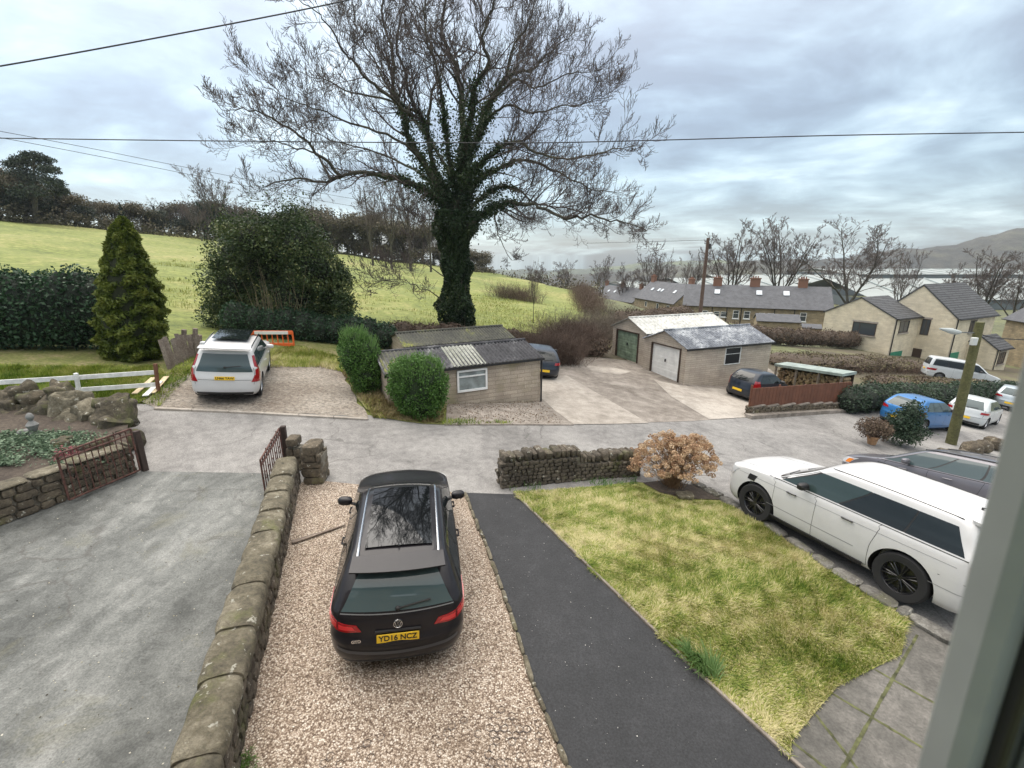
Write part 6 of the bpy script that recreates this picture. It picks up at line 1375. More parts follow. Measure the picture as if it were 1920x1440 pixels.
class CarS:
    def __init__(s, kind, L, W, H, zbelt):
        r = REF[kind]; a, b, c = L/r[0], W/r[1], H/r[2]; s.a, s.b, s.c = a, b, c
        s.tab = [(z*c, xr*a, xf*a, w_*b, rc, br, bf) for z, xr, xf, w_, rc, br, bf in BODY[kind]]; s.z0, s.z1 = s.tab[0][0], s.tab[-1][0]; s.L = L
        s.taper = {'estate': (.06, .10), 'suv': (.03, .07), 'hatch': (.07, .10), 'van': (.01, .06)}[kind]; s.kind = kind
    def S(s, u, z):
        """u: 0-1 rear (right to left), 1-2 left side (rear to front), 2-3 front, 3-4 right side"""
        _, xr, xf, w_, rc, br, bf = hermite(s.tab, z); hx = (xf-xr)/2; mx = (xf+xr)/2; u = u % 4
        rc = min(rc, hx*.9, w_*.9)
        if u < 1: X, Y = -hx, -w_+2*w_*u
        elif u < 2: X, Y = -hx+2*hx*(u-1), w_
        elif u < 3: X, Y = hx, w_-2*w_*(u-2)
        else: X, Y = hx-2*hx*(u-3), -w_
        cx_, cy_ = hx-rc, w_-rc
        if abs(X) > cx_ and abs(Y) > cy_:
            dx, dy = abs(X)-cx_, abs(Y)-cy_; l_ = max(dx, dy); q = math.hypot(dx, dy); dx, dy = dx/q*rc*(l_/rc), dy/q*rc*(l_/rc)
            X, Y = math.copysign(cx_+dx, X), math.copysign(cy_+dy, Y)
        f = (X+hx)/(2*hx); yy = (Y/w_)**2
        X += br*yy*(1-f)**6 - bf*yy*f**6
        xw = X+mx; fw = (xw+s.L/2)/s.L
        Y *= 1-s.taper[0]*max(0, 1-fw*2.2)**2 - s.taper[1]*max(0, fw*2.2-1.2)**2
        zz = z
        k = max(0, (z-s.tab[-5][0])/(s.z1-s.tab[-5][0]))
        zz -= k*.03*((xw+.45)/1.4)**2
        return Vector((xw, Y, zz))
    def N(s, u, z):
        e = .01; a = s.S(u+e, z)-s.S(u-e, z); b = s.S(u, min(s.z1, z+.008))-s.S(u, max(s.z0, z-.008)); return b.cross(a).normalized()
def patchS(cs, c, off, nu=10, nv=6, th=None):
    """c: four (u,z) corners, lower-left, lower-right, upper-right, upper-left"""
    mb = MB(); V = []
    for j in range(nv+1):
        g = j/nv
        for i in range(nu+1):
            f = i/nu; u = (c[0][0]*(1-f)+c[1][0]*f)*(1-g)+(c[3][0]*(1-f)+c[2][0]*f)*g; z = (c[0][1]*(1-f)+c[1][1]*f)*(1-g)+(c[3][1]*(1-f)+c[2][1]*f)*g
            V.append((u, z))
    P = [cs.S(u, z)+cs.N(u, z)*off for u, z in V]; n = len(P)
    fs = [(j*(nu+1)+i, j*(nu+1)+i+1, (j+1)*(nu+1)+i+1, (j+1)*(nu+1)+i) for j in range(nv) for i in range(nu)]
    mb.add(P, fs)
    rim = [i for i in range(nu+1)]+[(j)*(nu+1)+nu for j in range(1, nv+1)]+[nv*(nu+1)+i for i in range(nu-1, -1, -1)]+[j*(nu+1) for j in range(nv-1, 0, -1)]
    Q = [cs.S(*V[i])-cs.N(*V[i])*.01 for i in rim]; b = len(mb.v); mb.v += [tuple(q) for q in Q]; m = len(rim)
    for k in range(m): mb.f.append((rim[k], b+k, b+(k+1) % m, rim[(k+1) % m]))
    return mb
def ribbon(mb, cs, path, wd=.008, off=.002, n=10):
    pts = []
    for a, b in zip(path[:-1], path[1:]):
        for k in range(n): f = k/n; pts.append((a[0]+(b[0]-a[0])*f, a[1]+(b[1]-a[1])*f))
    pts.append(path[-1]); P = [cs.S(*p) for p in pts]; Nn = [cs.N(*p) for p in pts]; V = []
    for i, p in enumerate(P):
        d = (P[min(i+1, len(P)-1)]-P[max(0, i-1)]).normalized(); s_ = d.cross(Nn[i]).normalized()*wd/2; V += [p+Nn[i]*off-s_, p+Nn[i]*off+s_]
    mb.add(V, [(2*i, 2*i+1, 2*i+3, 2*i+2) for i in range(len(P)-1)])
def textmesh(name, s, size, mat, parent, M, depth=.0015, bold=.0):
    cu = bpy.data.curves.new(name, 'FONT'); cu.body = s; cu.size = size; cu.extrude = depth; cu.align_x = 'CENTER'; cu.align_y = 'CENTER'; cu.offset = bold
    tmp = bpy.data.objects.new('tmp_text', cu); COL.objects.link(tmp); dg = bpy.context.evaluated_depsgraph_get(); me = bpy.data.meshes.new_from_object(tmp.evaluated_get(dg)); bpy.data.objects.remove(tmp); bpy.data.curves.remove(cu)
    me.name = name; me.transform(M); me.materials.clear(); me.materials.append(mat); o = bpy.data.objects.new(name, me); COL.objects.link(o); o.parent = parent; return o
def paint(name, c, metal=.2, rough=.3, dirt=.12, coat=.7):
    m, t, b = newmat(name); tcn = N(t, 'ShaderNodeTexCoord'); f = noise(t, tcn.outputs['Object'], 2.2, 6, .7); f2 = noise(t, tcn.outputs['Object'], 60, 3)
    col = mixc(t, math_n(t, 'MULTIPLY', ramp(t, f, [(.45, (0,)*3), (.75, (1,)*3)]), dirt*2), c, (.20, .18, .15)); t.links.new(col, b.inputs['Base Color'])
    b.inputs['Metallic'].default_value = metal; t.links.new(ramp(t, f2, [(.3, (rough,)*3), (.7, (rough+.12,)*3)]), b.inputs['Roughness'])
    b.inputs['Coat Weight'].default_value = coat; b.inputs['Coat Roughness'].default_value = .05; b.inputs['Specular IOR Level'].default_value = .15; return m
M_cglass = flat('car_glass', (.010, .014, .015), .03)
M_cglass2 = flat('car_glass_light', (.05, .075, .08), .04)
M_cglass3 = flat('car_glass_clear', (.035, .055, .055), .04)
M_red = flat('tail_light_red', (.30, .006, .010), .15, coat=1); M_lamp = flat('headlight_clear', (.52, .54, .56), .12, coat=1); M_amber = flat('indicator_amber', (.75, .22, .02), .2, coat=1)
M_plate = flat('yellow_plate', (.78, .50, .02), .45); M_ink = flat('plate_ink', (.01, .01, .01), .5); M_chrome = flat('chrome', (.62, .63, .65), .18, 1.0); M_trim = flat('grey_trim', (.03, .03, .032), .5)
M_alloy = flat('alloy_rim', (.42, .43, .45), .3, .9); M_brim = flat('black_rim', (.030, .030, .033), .25, .5, coat=.5); M_seam = flat('panel_gap', (.012, .012, .012), .9)
def wheel(root, x, y, r, wd, rim, side, detail=True):
    w_ = bpy.data.objects.new('wheel', None); COL.objects.link(w_); w_.parent = root; w_.location = (x, y, r); w_.empty_display_size = .2
    m_ = MB(); o = wd/2; m_.lathe([(r*.64, -o*.9), (r*.80, -o), (r*.93, -o), (r*.985, -o*.75), (r, -o*.3), (r, o*.3), (r*.985, o*.75), (r*.93, o), (r*.80, o), (r*.64, o*.9)], 32); t_ = m_.build('tyre', M_rubber, w_, local=True, smooth=True, sharp=50)
    m_ = MB(); s_ = side; m_.lathe([(r*.66, -s_*o*.8), (r*.66, s_*o*.8), (r*.63, s_*o*.88), (r*.60, s_*o*.7), (r*.58, s_*o*.1)], 28)
    ns = 7 if detail else 5
    for k in range(ns):
        for dq in ((-.10, .10) if detail else (0,)):
            a = 2*math.pi*k/ns; R = Matrix.Rotation(-(a+dq*1.2), 3, 'Y'); m_.box(R @ Vector((r*.35, s_*o*.62, 0)), (r*.54, .03, r*(.055 if detail else .2)), R, .006)
    m_.lathe([(0, s_*o*.72), (r*.12, s_*o*.72), (r*.14, s_*o*.55)], 16); m_.lathe([(0, s_*o*.2), (r*.6, s_*o*.2)], 20); m_.build('rim', rim, w_, local=True, smooth=True, sharp=40)
def car(name, label, cat, kind, dims, col, ax, wr, dz=0, glass=None, plate=None, rails=None, doors='5', rimm=None, tail=None, head=None, quality=1, detail=True, group=None, sidewin=None, rearwin=None, wscreen=None, spoiler=None, arch=1.0, mirror=True, handles=True, lowtrim=None, handlem=None, mirrorm=None, platez=None, rearglass=None):
    L, W, H = dims; cs = CarS(kind, L, W, H, 0); root = thing(name, label, cat, (0, 0, 0), 0, group); glass = glass or M_cglass; c = cs.c; body_m = col
    nz, nu = (40, 40) if quality else (26, 26); us = []
    for sd in range(4):
        m = nu if sd % 2 else int(nu*.6)
        for i in range(m): us.append(sd+i/m)
    tz = [cs.z0+(cs.z1-cs.z0)*(k/nz) for k in range(nz+1)]; mb = MB(); m = len(us)
    # finer near the roof
    tz = sorted(set([round(z, 4) for z in tz]+[round(cs.z1-.004*c*k*k, 4) for k in range(5)]))
    for z in tz:
        for u in us: mb.v.append(tuple(cs.S(u, z)))
    for j in range(len(tz)-1):
        for i in range(m): mb.f.append((j*m+i, (j+1)*m+i, (j+1)*m+(i+1) % m, j*m+(i+1) % m))
    ct = [cs.S(u, cs.z1) for u in us]; cen = sum(ct, Vector())/m; cen.z = max(p.z for p in ct)+.004
    # roof cap as rings towards the centre so the crown stays smooth
    prev = (len(tz)-1)*m; ring0 = [Vector(mb.v[prev+i]) for i in range(m)]
    for f in (.35, .7):
        b = len(mb.v)
        for p in ring0:
            q = p.lerp(Vector((p.x, 0, p.z)), f); q = p.lerp(Vector((cen.x*f*.5+p.x*(1-f*.5), p.y*(1-f), 0)), 1); q.x = p.x+(cen.x-p.x)*f*f; q.y = p.y*(1-f); q.z = p.z+(.006)*math.sin(f*math.pi/2)+.02*f*(abs(q.x-p.x)*.5); mb.v.append(tuple(q))
        for i in range(m): mb.f.append((prev+i, b+i, b+(i+1) % m, prev+(i+1) % m))
        prev = b
    mb.f.append(tuple(prev+i for i in range(m-1, -1, -1))); mb.f.append(tuple(range(m)))
    body = mb.build('body', body_m, root, local=True); body.data.flip_normals() if sum(p.normal.dot(p.center-Vector((0, 0, H/2))) for p in body.data.polygons) < 0 else None
    # wheel openings
    for x in ax:
        for s_ in (-1, 1):
            cm_ = MB(); rr = wr*1.14*arch; n_ = 36; y0, y1 = s_*(W/2-.30), s_*(W/2+.2)
            cm_.add([(x+rr*math.cos(2*math.pi*k/n_), yy, wr+dz*0+rr*math.sin(2*math.pi*k/n_)) for yy in (y0, y1) for k in range(n_)], [tuple(range(n_)), tuple(range(2*n_-1, n_-1, -1))]+[(k, n_+k, n_+(k+1) % n_, (k+1) % n_) for k in range(n_)])
            cu = cm_.build('cut', M_well, None, local=True)
            import bmesh
            bm = bmesh.new(); bm.from_mesh(cu.data); bmesh.ops.recalc_face_normals(bm, faces=bm.faces); bm.to_mesh(cu.data); bm.free()
            md = body.modifiers.new('arch', 'BOOLEAN'); md.object = cu; md.operation = 'DIFFERENCE'; md.solver = 'EXACT'
            dg = bpy.context.evaluated_depsgraph_get(); me = bpy.data.meshes.new_from_object(body.evaluated_get(dg)); body.modifiers.clear(); old = body.data
            if len(me.polygons) > 50: body.data = me
            bpy.data.objects.remove(cu)
    me = body.data; me.materials.clear(); me.materials.append(body_m); me.materials.append(M_well)
    for p in me.polygons:
        mi = 0; cc = p.center
        for x in ax:
            if abs(math.hypot(cc.x-x, cc.z-wr)) < wr*1.14*arch+.004 and abs(cc.y) < W/2-.005 and abs(cc.y) > W/2-.32 and abs(p.normal.y) < .4: mi = 1
        if p.normal.z < -.8: mi = 1
        p.material_index = mi; p.use_smooth = True
    me.set_sharp_from_angle(angle=math.radians(32))
    sm = MB()
    # glass
    zb, zt = (1.0, 1.385) if kind in ('estate', 'hatch') else ((1.19, 1.60) if kind == 'suv' else (1.22, 1.76))
    zb *= c; zt *= c
    wsz = wscreen or (zb+.03*c, zt+.035*c)
    wm = .05 if kind == 'suv' else 0
    patchS(cs, [(2.09-wm, wsz[0]-wm*.6), (2.91+wm, wsz[0]-wm*.6), (2.87+wm, wsz[1]), (2.13-wm, wsz[1])], .004, 12, 8).build('windscreen', glass, root, local=True, smooth=True, sharp=60)
    rw = rearwin or [(.10, zb-.01), (.90, zb-.01), (.86, zt), (.14, zt)]
    patchS(cs, rw, .006, 12, 8).build('rear_window', rearglass or glass, root, local=True, smooth=True, sharp=60)
    sw = sidewin or {'estate': [(1.10, 1.17, 1.345, 1.345), (1.36, 1.36, 1.64, 1.60), (1.655, 1.615, 1.955, 1.93)], 'hatch': [(1.16, 1.22, 1.36, 1.36), (1.375, 1.375, 1.62, 1.58), (1.635, 1.595, 1.945, 1.92)], 'suv': [(1.07, 1.10, 1.29, 1.29), (1.305, 1.305, 1.60, 1.57), (1.615, 1.585, 1.955, 1.94)], 'van': [(1.04, 1.05, 1.31, 1.31), (1.325, 1.325, 1.60, 1.60), (1.62, 1.62, 1.95, 1.94)]}[kind]
    for sd in (0, 1):
        f = (lambda q: q) if sd == 0 else (lambda q: 5-q)
        patchS(cs, [(f(sw[0][0]+.004), zb+.002), (f(sw[-1][2]-.006+(.05 if kind == 'suv' else .02)), zb+.002), (f(sw[-1][3]-.006+(.06 if kind == 'suv' else .02)), zt-.003), (f(sw[0][1]+.004), zt-.003)], .0025, 24, 5).build('pillar_trim', M_black, root, local=True, smooth=True, sharp=60)
    for (a0, a1, b1, b0) in sw:      # lower rear, upper rear, lower front, upper front
        for sd in (0, 1):
            f = (lambda q: q) if sd == 0 else (lambda q: 5-q)
            patchS(cs, [(f(a0), zb), (f(b1), zb), (f(b0), zt), (f(a1), zt)], .005, 10, 5).build('side_window', (M_cglass3 if kind == 'suv' and b1 > 1.9 else glass), root, local=True, smooth=True, sharp=60)
    # panel gaps
    zs = .30*c+.04
    for sd in (0, 1):
        f = (lambda q: q) if sd == 0 else (lambda q: 5-q)
        def ux(x, z):
            _, xr_, xf_ = hermite(cs.tab, z)[:3]; return f(1+(x-xr_)/(xf_-xr_))
        for x0_ in {'estate': (-.95, .02, 1.0), 'hatch': (-.62, .15, 1.02) if doors == '5' else (-.45, .98), 'suv': (-.90, .12, 1.02), 'van': (-.8, .3, 1.25)}[kind]:
            x0_ *= cs.a; bk = -.10 if x0_ < -.3 and kind != 'van' else 0
            ribbon(sm, cs, [(ux(x0_+bk*sst(.55, 1.0, z/zb), z), z) for z in [zs+(zb-.02-zs)*k/9 for k in range(10)]], .007, n=2)
        ribbon(sm, cs, [(ux(-.9*cs.a, zs), zs), (ux(1.0*cs.a, zs), zs)], .010)
        ribbon(sm, cs, [(f(1.03), zb-.03*c), (f(1.5), zb-.025*c), (f(1.97), zb-.03*c)], .014)
    ribbon(sm, cs, [(2.06, zb*.79), (2.35, zb*.80), (2.65, zb*.80), (2.94, zb*.79)], .012)
    ribbon(sm, cs, [(-.16, .60*c), (.08, .585*c), (.5, .56*c), (.92, .585*c), (1.16, .60*c)] if kind != 'suv' else [(-.1, .80*c), (.5, .80*c), (1.1, .80*c)], .010, n=8)
    ribbon(sm, cs, [(.07, .64*c), (.055, .9*c), (.06, zb)], .010); ribbon(sm, cs, [(.93, .64*c), (.945, .9*c), (.94, zb)], .010)
    sm.build('panel_gaps', M_seam, root, local=True)
    # lamps
    for tcn_ in (tail or [[(-.10, .79), (.235, .80), (.20, .90), (-.12, .965)]]):
        for sd in (0, 1):
            q = [(u if sd == 0 else 1-u, z*c) for u, z in tcn_]; q = q if sd == 0 else [q[1], q[0], q[3], q[2]]
            patchS(cs, q, .009, 10, 4).build('tail_light', M_red, root, local=True, smooth=True, sharp=60)
    for sd in (0, 1):
        hd = head or [(1.955, .66), (2.20, .63), (2.16, .78), (1.93, .83)]
        q = [(u if sd == 0 else 5-u, z*c) for u, z in hd]; q = q if sd == 0 else [q[1], q[0], q[3], q[2]]
        patchS(cs, q, .008, 8, 4).build('headlight', M_lamp, root, local=True, smooth=True, sharp=60)
    gz_ = {'estate': (.50, .62), 'hatch': (.48, .60), 'suv': (.72, .92), 'van': (.70, .86)}[kind]
    patchS(cs, [(2.28, gz_[0]*c), (2.72, gz_[0]*c), (2.74, gz_[1]*c), (2.26, gz_[1]*c)], .006, 8, 3).build('grille', M_black, root, local=True)
    if lowtrim:
        for sd in (0, 1):
            f = (lambda q: q) if sd == 0 else (lambda q: 5-q)
            patchS(cs, [(f(1.32), cs.z0+.01), (f(1.74), cs.z0+.01), (f(1.74), cs.z0+.10), (f(1.32), cs.z0+.10)], .02, 10, 2).build('sill_trim', lowtrim, root, local=True)
    patchS(cs, [(.06, cs.z0+.02), (.94, cs.z0+.02), (.93, cs.z0+.13*c), (.07, cs.z0+.13*c)], .006, 14, 2).build('bumper_trim', M_trim, root, local=True)
    # number plate
    pz_ = platez*c if platez else {'estate': .665, 'hatch': .50, 'suv': .95, 'van': .80}[kind]*c; pc = cs.S(.5, pz_); pn = Vector((-1, 0, .12)).normalized(); px_ = Vector((0, -1, 0)); py_ = pn.cross(px_)
    R = Matrix((px_, py_, pn)).transposed(); m_ = MB(); m_.box(pc+pn*.012, (.52, .111, .012), R, .003); pl = m_.build('number_plate', M_plate, root, local=True)
    if plate:
        M4 = (Matrix.Translation(pc+pn*.0195) @ R.to_4x4()); textmesh('lettering', plate, .098, M_ink, pl, M4, bold=.0025)
    # mirrors
    if mirror:
        for s_ in (1, -1):
            u_ = 1.80 if s_ == 1 else 3.20
            if kind == 'van': u_ = 1.84 if s_ == 1 else 3.16
            p = cs.S(u_, zb+.03); m_ = MB(); m_.blob(p+Vector((.02, s_*.15, .06)), (.075, .125, .075), 1, .03, 8, Matrix.Rotation(-s_*.15, 3, 'Z'), .75); m_.tube([p-Vector((0, s_*.03, 0)), p+Vector((.01, s_*.10, .03))], .025, 6); m_.build('mirror', mirrorm or (body_m if detail else M_trim), root, local=True, smooth=True)
    if handles:
        for sd in (0, 1):
            for u_ in {'estate': (1.43, 1.65), 'hatch': (1.45, 1.655), 'suv': (1.40, 1.635), 'van': (1.45, 1.65)}[kind]:
                if doors == '3' and u_ < 1.6: continue
                uu = u_ if sd == 0 else 5-u_; p = cs.S(uu, zb*.86 if kind != 'suv' else zb*.84); n_ = cs.N(uu, zb*.86); m_ = MB(); m_.box(p+n_*.03, (.20, .022, .028), Matrix.Rotation(0, 3, 'Z'), .008); m_.box(p+n_*.012+Vector((.08, 0, 0)), (.03, .03, .02)); m_.box(p+n_*.012-Vector((.08, 0, 0)), (.03, .03, .02)); m_.build('door_handle', handlem or body_m, root, local=True)
    if rails:
        for s_ in (1, -1):
            x0, x1, yy, rm = rails; m_ = MB(); pts = []
            for k in range(13):
                x = x0+(x1-x0)*k/12; e = min(1, min(k, 12-k)/1.5)
                zt_ = H-.052+.018*e - .03*((x+.45)/1.4)**2; yk = yy*(1-.02*abs(x)) ; pts.append(Vector((x, s_*yk, zt_+.02)))
            m_.tube(pts, .017, 8); m_.build('roof_rail', rm, root, local=True, smooth=True)
    # wipers, aerial
    m_ = MB(); p = cs.S(.5, zb+.005); q = cs.S(.24, zb+.05); nn = cs.N(.5, zb+.02); m_.tube([p+nn*.02, q+nn*.028], .010, 6); m_.blob(p+nn*.015, (.03, .035, .03), 1, 0, 6); m_.build('rear_wiper', M_black, root, local=True)
    m_ = MB()
    for u0 in (2.42, 2.80): p = cs.S(u0, wsz[0]); q = cs.S(u0-.28, wsz[0]+.035); nn = cs.N(u0, wsz[0]+.05); m_.tube([p+nn*.02, q+nn*.016], .008, 5)
    m_.build('wiper', M_black, root, local=True)
    if detail:
        m_ = MB(); x = cs.tab[-3][1]+.22; z_ = H-.05; m_.tube([(x, 0, z_-.02), (x+.02, 0, z_+.035), (x-.05, 0, z_+.06)], [.03, .018, .004], 8); m_.build('aerial', M_black, root, local=True, smooth=True)
    if spoiler:
        x0 = cs.tab[-4][1]; m_ = MB(); n_ = 12; V = []
        zt_ = spoiler[1]
        for i in range(n_+1):
            y = (-1+2*i/n_)*spoiler[0]; bow = .06*(y/spoiler[0])**2; za = zt_-.012*(y/spoiler[0])**2
            V += [(x0+.14+bow*.2, y*.98, za+.015), (x0-spoiler[2]+bow, y, za-.008), (x0-spoiler[2]+.012+bow, y, za-.035), (x0+.12, y*.97, za-.05)]
        fs = []
        for i in range(n_):
            for k in range(4): fs.append((4*i+k, 4*i+(k+1) % 4, 4*i+4+(k+1) % 4, 4*i+4+k))
        fs += [(3, 2, 1, 0), (4*n_, 4*n_+1, 4*n_+2, 4*n_+3)]
        m_.add(V, fs); m_.build('spoiler', body_m, root, local=True, smooth=True, sharp=40)
    for x in ax:
        for s_ in (1, -1): wheel(root, x, s_*(W/2-.135), wr, .225 if detail else .2, rimm or M_alloy, s_, detail)
    return root, cs
def setcar(root, p, yaw):
    """stand the car on the sloping ground at p, nose along yaw (degrees, 0 = +x, 90 = away from the window)"""
    a = math.radians(yaw); f = Vector((math.cos(a), math.sin(a), 0)); l_ = Vector((-f.y, f.x, 0)); x, y = p[0], p[1]
    g = lambda v: (T(x+v.x, y+v.y)-T(x-v.x, y-v.y))/2
    f3 = Vector((f.x, f.y, g(f))).normalized(); l3 = Vector((l_.x, l_.y, g(l_))).normalized(); u3 = f3.cross(l3).normalized(); l3 = u3.cross(f3)
    R = Matrix((f3, l3, u3)).transposed(); root.rotation_euler = R.to_euler(); root.location = (x, y, T(x, y)+(p[2] if len(p) > 2 else .015))
def from_contacts(pr, pf, xr, xf, half, side):
    """ground points of rear and front wheel on one side (side=+1 left) -> centre and yaw"""
    A, B = gp(*pr), gp(*pf); d = (B-A).xy.normalized(); l_ = Vector((-d.y, d.x)); mid = (A.xy+B.xy)/2; c = mid-l_*half*side-d*((xr+xf)/2); return (c.x, c.y), math.degrees(math.atan2(d.y, d.x))
P_blk = paint('black_metallic', (.013, .012, .015), 0, .3, .01, .38)
P_wht = paint('white_paint', (.60, .60, .60), 0, .35, .05); P_wht2 = paint('white_paint_cool', (.54, .57, .58), 0, .35, .06)
P_gry = paint('graphite_paint', (.16, .155, .175), .4, .35, .10); P_blu = paint('blue_paint', (.035, .17, .42), .3, .3, .05); P_nvy = paint('near_black_paint', (.018, .024, .036), .1, .3, .05)
# --- dark estate car on the gravel
g, cs = car('estate_car', 'black estate car seen from behind on the gravel with yellow plate YD16 NCZ', 'car', 'estate', (4.56, 1.80, 1.48), P_blk, (-1.32, 1.31), .325, rails=(-1.72, .18, .545, M_chrome), plate='YD16 NCZ', spoiler=(.60, 1.452, .20), tail=[[(-.14, .775), (.045, .735), (.045, .855), (-.16, .945)], [(.055, .735), (.235, .75), (.20, .83), (.055, .855)]], rearwin=[(.075, .985), (.925, .985), (.86, 1.385), (.14, 1.385)], rearglass=M_cglass2)
# glass roof panel
mb = MB(); V = []
nx_, ny_ = 14, 8
for i in range(nx_+1):
    x = -1.50+1.60*i/nx_
    for j in range(ny_+1):
        y = -.45+.90*j/ny_; V.append((x, y, 1.506-.03*((x+.45)/1.4)**2-.012*(y/.45)**2-.01))
mb.add(V, [(i*(ny_+1)+j, (i+1)*(ny_+1)+j, (i+1)*(ny_+1)+j+1, i*(ny_+1)+j+1) for i in range(nx_) for j in range(ny_)]); 
mb.build('roof_glass', flat('roof_glass', (.006, .007, .008), .02), g, local=True, smooth=True)
for sd in (0, 1):
    for q in ([(-.10, .80), (.035, .765), (.035, .83), (-.12, .89)], [(.065, .762), (.19, .773), (.17, .812), (.065, .822)]):
        q = [(u if sd == 0 else 1-u, z) for u, z in q]; q = q if sd == 0 else [q[1], q[0], q[3], q[2]]
        patchS(cs, q, .012, 8, 3).build('lamp_lens', flat('lamp_lens_red', (.62, .03, .035), .2, coat=.6), g, local=True, smooth=True)
m_ = MB(); ribbon(m_, cs, [(.075, .968), (.30, .962), (.5, .960), (.70, .962), (.925, .968)], .014, .009); m_.build('window_seal', flat('grey_seal', (.16, .165, .17), .35), g, local=True)
m_ = MB(); ribbon(m_, cs, [(.02, .50), (.25, .47), (.5, .46), (.75, .47), (.98, .50)], .05, .006); m_.build('bumper_highlight', flat('ledge_highlight', (.045, .05, .06), .4), g, local=True)  # paler ribbon paints in the highlight along the lower bumper ledge
m_ = MB()
for sd in (0, 1): f = (lambda q: q) if sd == 0 else (lambda q: 1-q); ribbon(m_, cs, [(f(.05), .95), (f(.05), .74), (f(.10), .60), (f(.16), .50)], .010, .004)
ribbon(m_, cs, [(.16, .50), (.5, .485), (.84, .50)], .012, .004); m_.build('tailgate_gap', M_seam, g, local=True)
m_ = MB(); m_.box(cs.S(.5, 1.40)+Vector((-.075, 0, .028)), (.015, .26, .012)); m_.build('brake_light', M_red, g, local=True)
# badge and lettering on the tailgate
bc_ = cs.S(.5, .835); nB = Vector((-1, 0, .14)).normalized(); Rb = Matrix((Vector((0, -1, 0)), nB.cross(Vector((0, -1, 0))), nB)).transposed(); M4 = Matrix.Translation(bc_+nB*.012) @ Rb.to_4x4()
m_ = MB(); pt = lambda x, y: M4 @ Vector((x, y, 0))
m_.tube([pt(.052*math.cos(a), .052*math.sin(a)) for a in [2*math.pi*k/24 for k in range(25)]], .0055, 6)
for path in ([(-.018, .045), (0, .008), (.018, .045)], [(-.040, .030), (-.018, -.040), (0, -.004), (.018, -.040), (.040, .030)]): m_.tube([pt(*q) for q in path], .0052, 6)
m_.build('badge', M_chrome, g, local=True)
m_ = MB(); m_.lathe([(0, 0), (.05, 0)], 20, 'Z'); m_.v = [tuple(Matrix.Translation(bc_+nB*.006) @ Rb.to_4x4() @ Vector(p)) for p in m_.v]; m_.build('badge_plate', M_black, g, local=True)
gt = cs.S(.80, .635); M4 = Matrix.Translation(gt+Vector((-.012, 0, 0))) @ Rb.to_4x4(); textmesh('lettering', 'GTD', .055, M_chrome, g, M4, .002, .002)
m_ = MB(); m_.box(cs.S(.5, .70)+Vector((.0, 0, .055)), (.03, .56, .02)); m_.build('plate_lip', M_black, g, local=True)
rp = gp(746, 1252); yawG = 90+11.5; cG = Vector((rp.x+.05, rp.y-.14))+Vector((math.cos(math.radians(yawG)), math.sin(math.radians(yawG))))*2.22
setcar(g, (cG.x, cG.y), yawG)
# --- big white off-roader
c_, y_ = from_contacts((1676, 1136), (1406, 977), -1.42, 1.38, .96, 1)
rr_, cs = car('off_road_car', 'large white off-road car with black wheels parked beside the lawn', 'car', 'suv', (4.78, 1.93, 1.78), P_wht, (-1.40, 1.40), .42, rimm=M_brim, handlem=M_trim, mirrorm=M_black, lowtrim=M_trim, tail=[[(-.015, .84), (.12, .84), (.11, 1.10), (-.015, 1.10)]], head=[(1.965, .84), (2.17, .82), (2.16, 1.02), (1.94, 1.03)], sidewin=[(1.05, 1.08, 1.29, 1.29), (1.30, 1.30, 1.60, 1.565), (1.612, 1.578, 1.955, 1.94)], spoiler=(.66, 1.735, .16))
for sd in (0, 1):
    f = (lambda q: q) if sd == 0 else (lambda q: 5-q); q = patchS(cs, [(f(1.825), .90), (f(1.865), .90), (f(1.868), 1.03), (f(1.822), 1.03)], .008, 3, 3); q.build('side_vent', M_black, rr_, local=True)
m_ = MB()
for s_ in (1, -1): m_.tube([(x, s_*.70*(1-.01*abs(x)), 1.748-.03*((x+.45)/1.4)**2) for x in [-1.9+.22*k for k in range(10)]], .008, 5)
m_.tube([(-1.55+.0*abs(y), y, 1.745-.03*((-1.10)/1.4)**2+.018) for y in [-.62+.124*k for k in range(11)]], .006, 4); m_.build('roof_seam', M_seam, rr_, local=True)
m_ = MB()
for sd in (0, 1):
    f = (lambda q: q) if sd == 0 else (lambda q: 5-q)
    ribbon(m_, cs, [(f(1.05), 1.02), (f(1.5), 1.01), (f(1.93), .99)], .006, .003); ribbon(m_, cs, [(f(1.36), .58), (f(1.5), .58), (f(1.74), .58)], .012, .003)
    ribbon(m_, cs, [(f(1.0), .62), (f(1.12), .62)], .008, .003)
for s_ in (1, -1): m_.tube([cs.S(2.16 if s_ > 0 else 2.84, z)+cs.N(2.16 if s_ > 0 else 2.84, z)*.001 for z in (1.02, 1.06, 1.09, 1.12, 1.145, 1.17)], .004, 4)
m_.build('body_crease', flat('grey_crease', (.20, .20, .20), .7), rr_, local=True)
setcar(rr_, c_, y_)
# --- grey estate car beyond it
yr = math.radians(y_); side = Vector((math.sin(yr), -math.cos(yr))); fw = Vector((math.cos(yr), math.sin(yr)))
ge, cs = car('estate_car', 'dark grey estate car parked beyond the white off-road car at right', 'car', 'estate', (4.75, 1.78, 1.50), P_gry, (-1.36, 1.32), .33, glass=M_cglass2, rails=(-1.75, .25, .57, M_trim), head=[(1.94, .64), (2.17, .63), (2.14, .77), (1.91, .84)], spoiler=(.60, 1.47, .2))
for sd in (0, 1):
    q = [(u if sd == 0 else 5-u, z) for u, z in [(1.935, .68), (1.975, .67), (1.965, .80), (1.925, .81)]]; q = q if sd == 0 else [q[1], q[0], q[3], q[2]]; patchS(cs, q, .012, 3, 3).build('indicator', M_amber, ge, local=True)
gn = gp(1592, 896); gc_ = gn.xy-fw*2.28; setcar(ge, (gc_.x, gc_.y), y_+1)
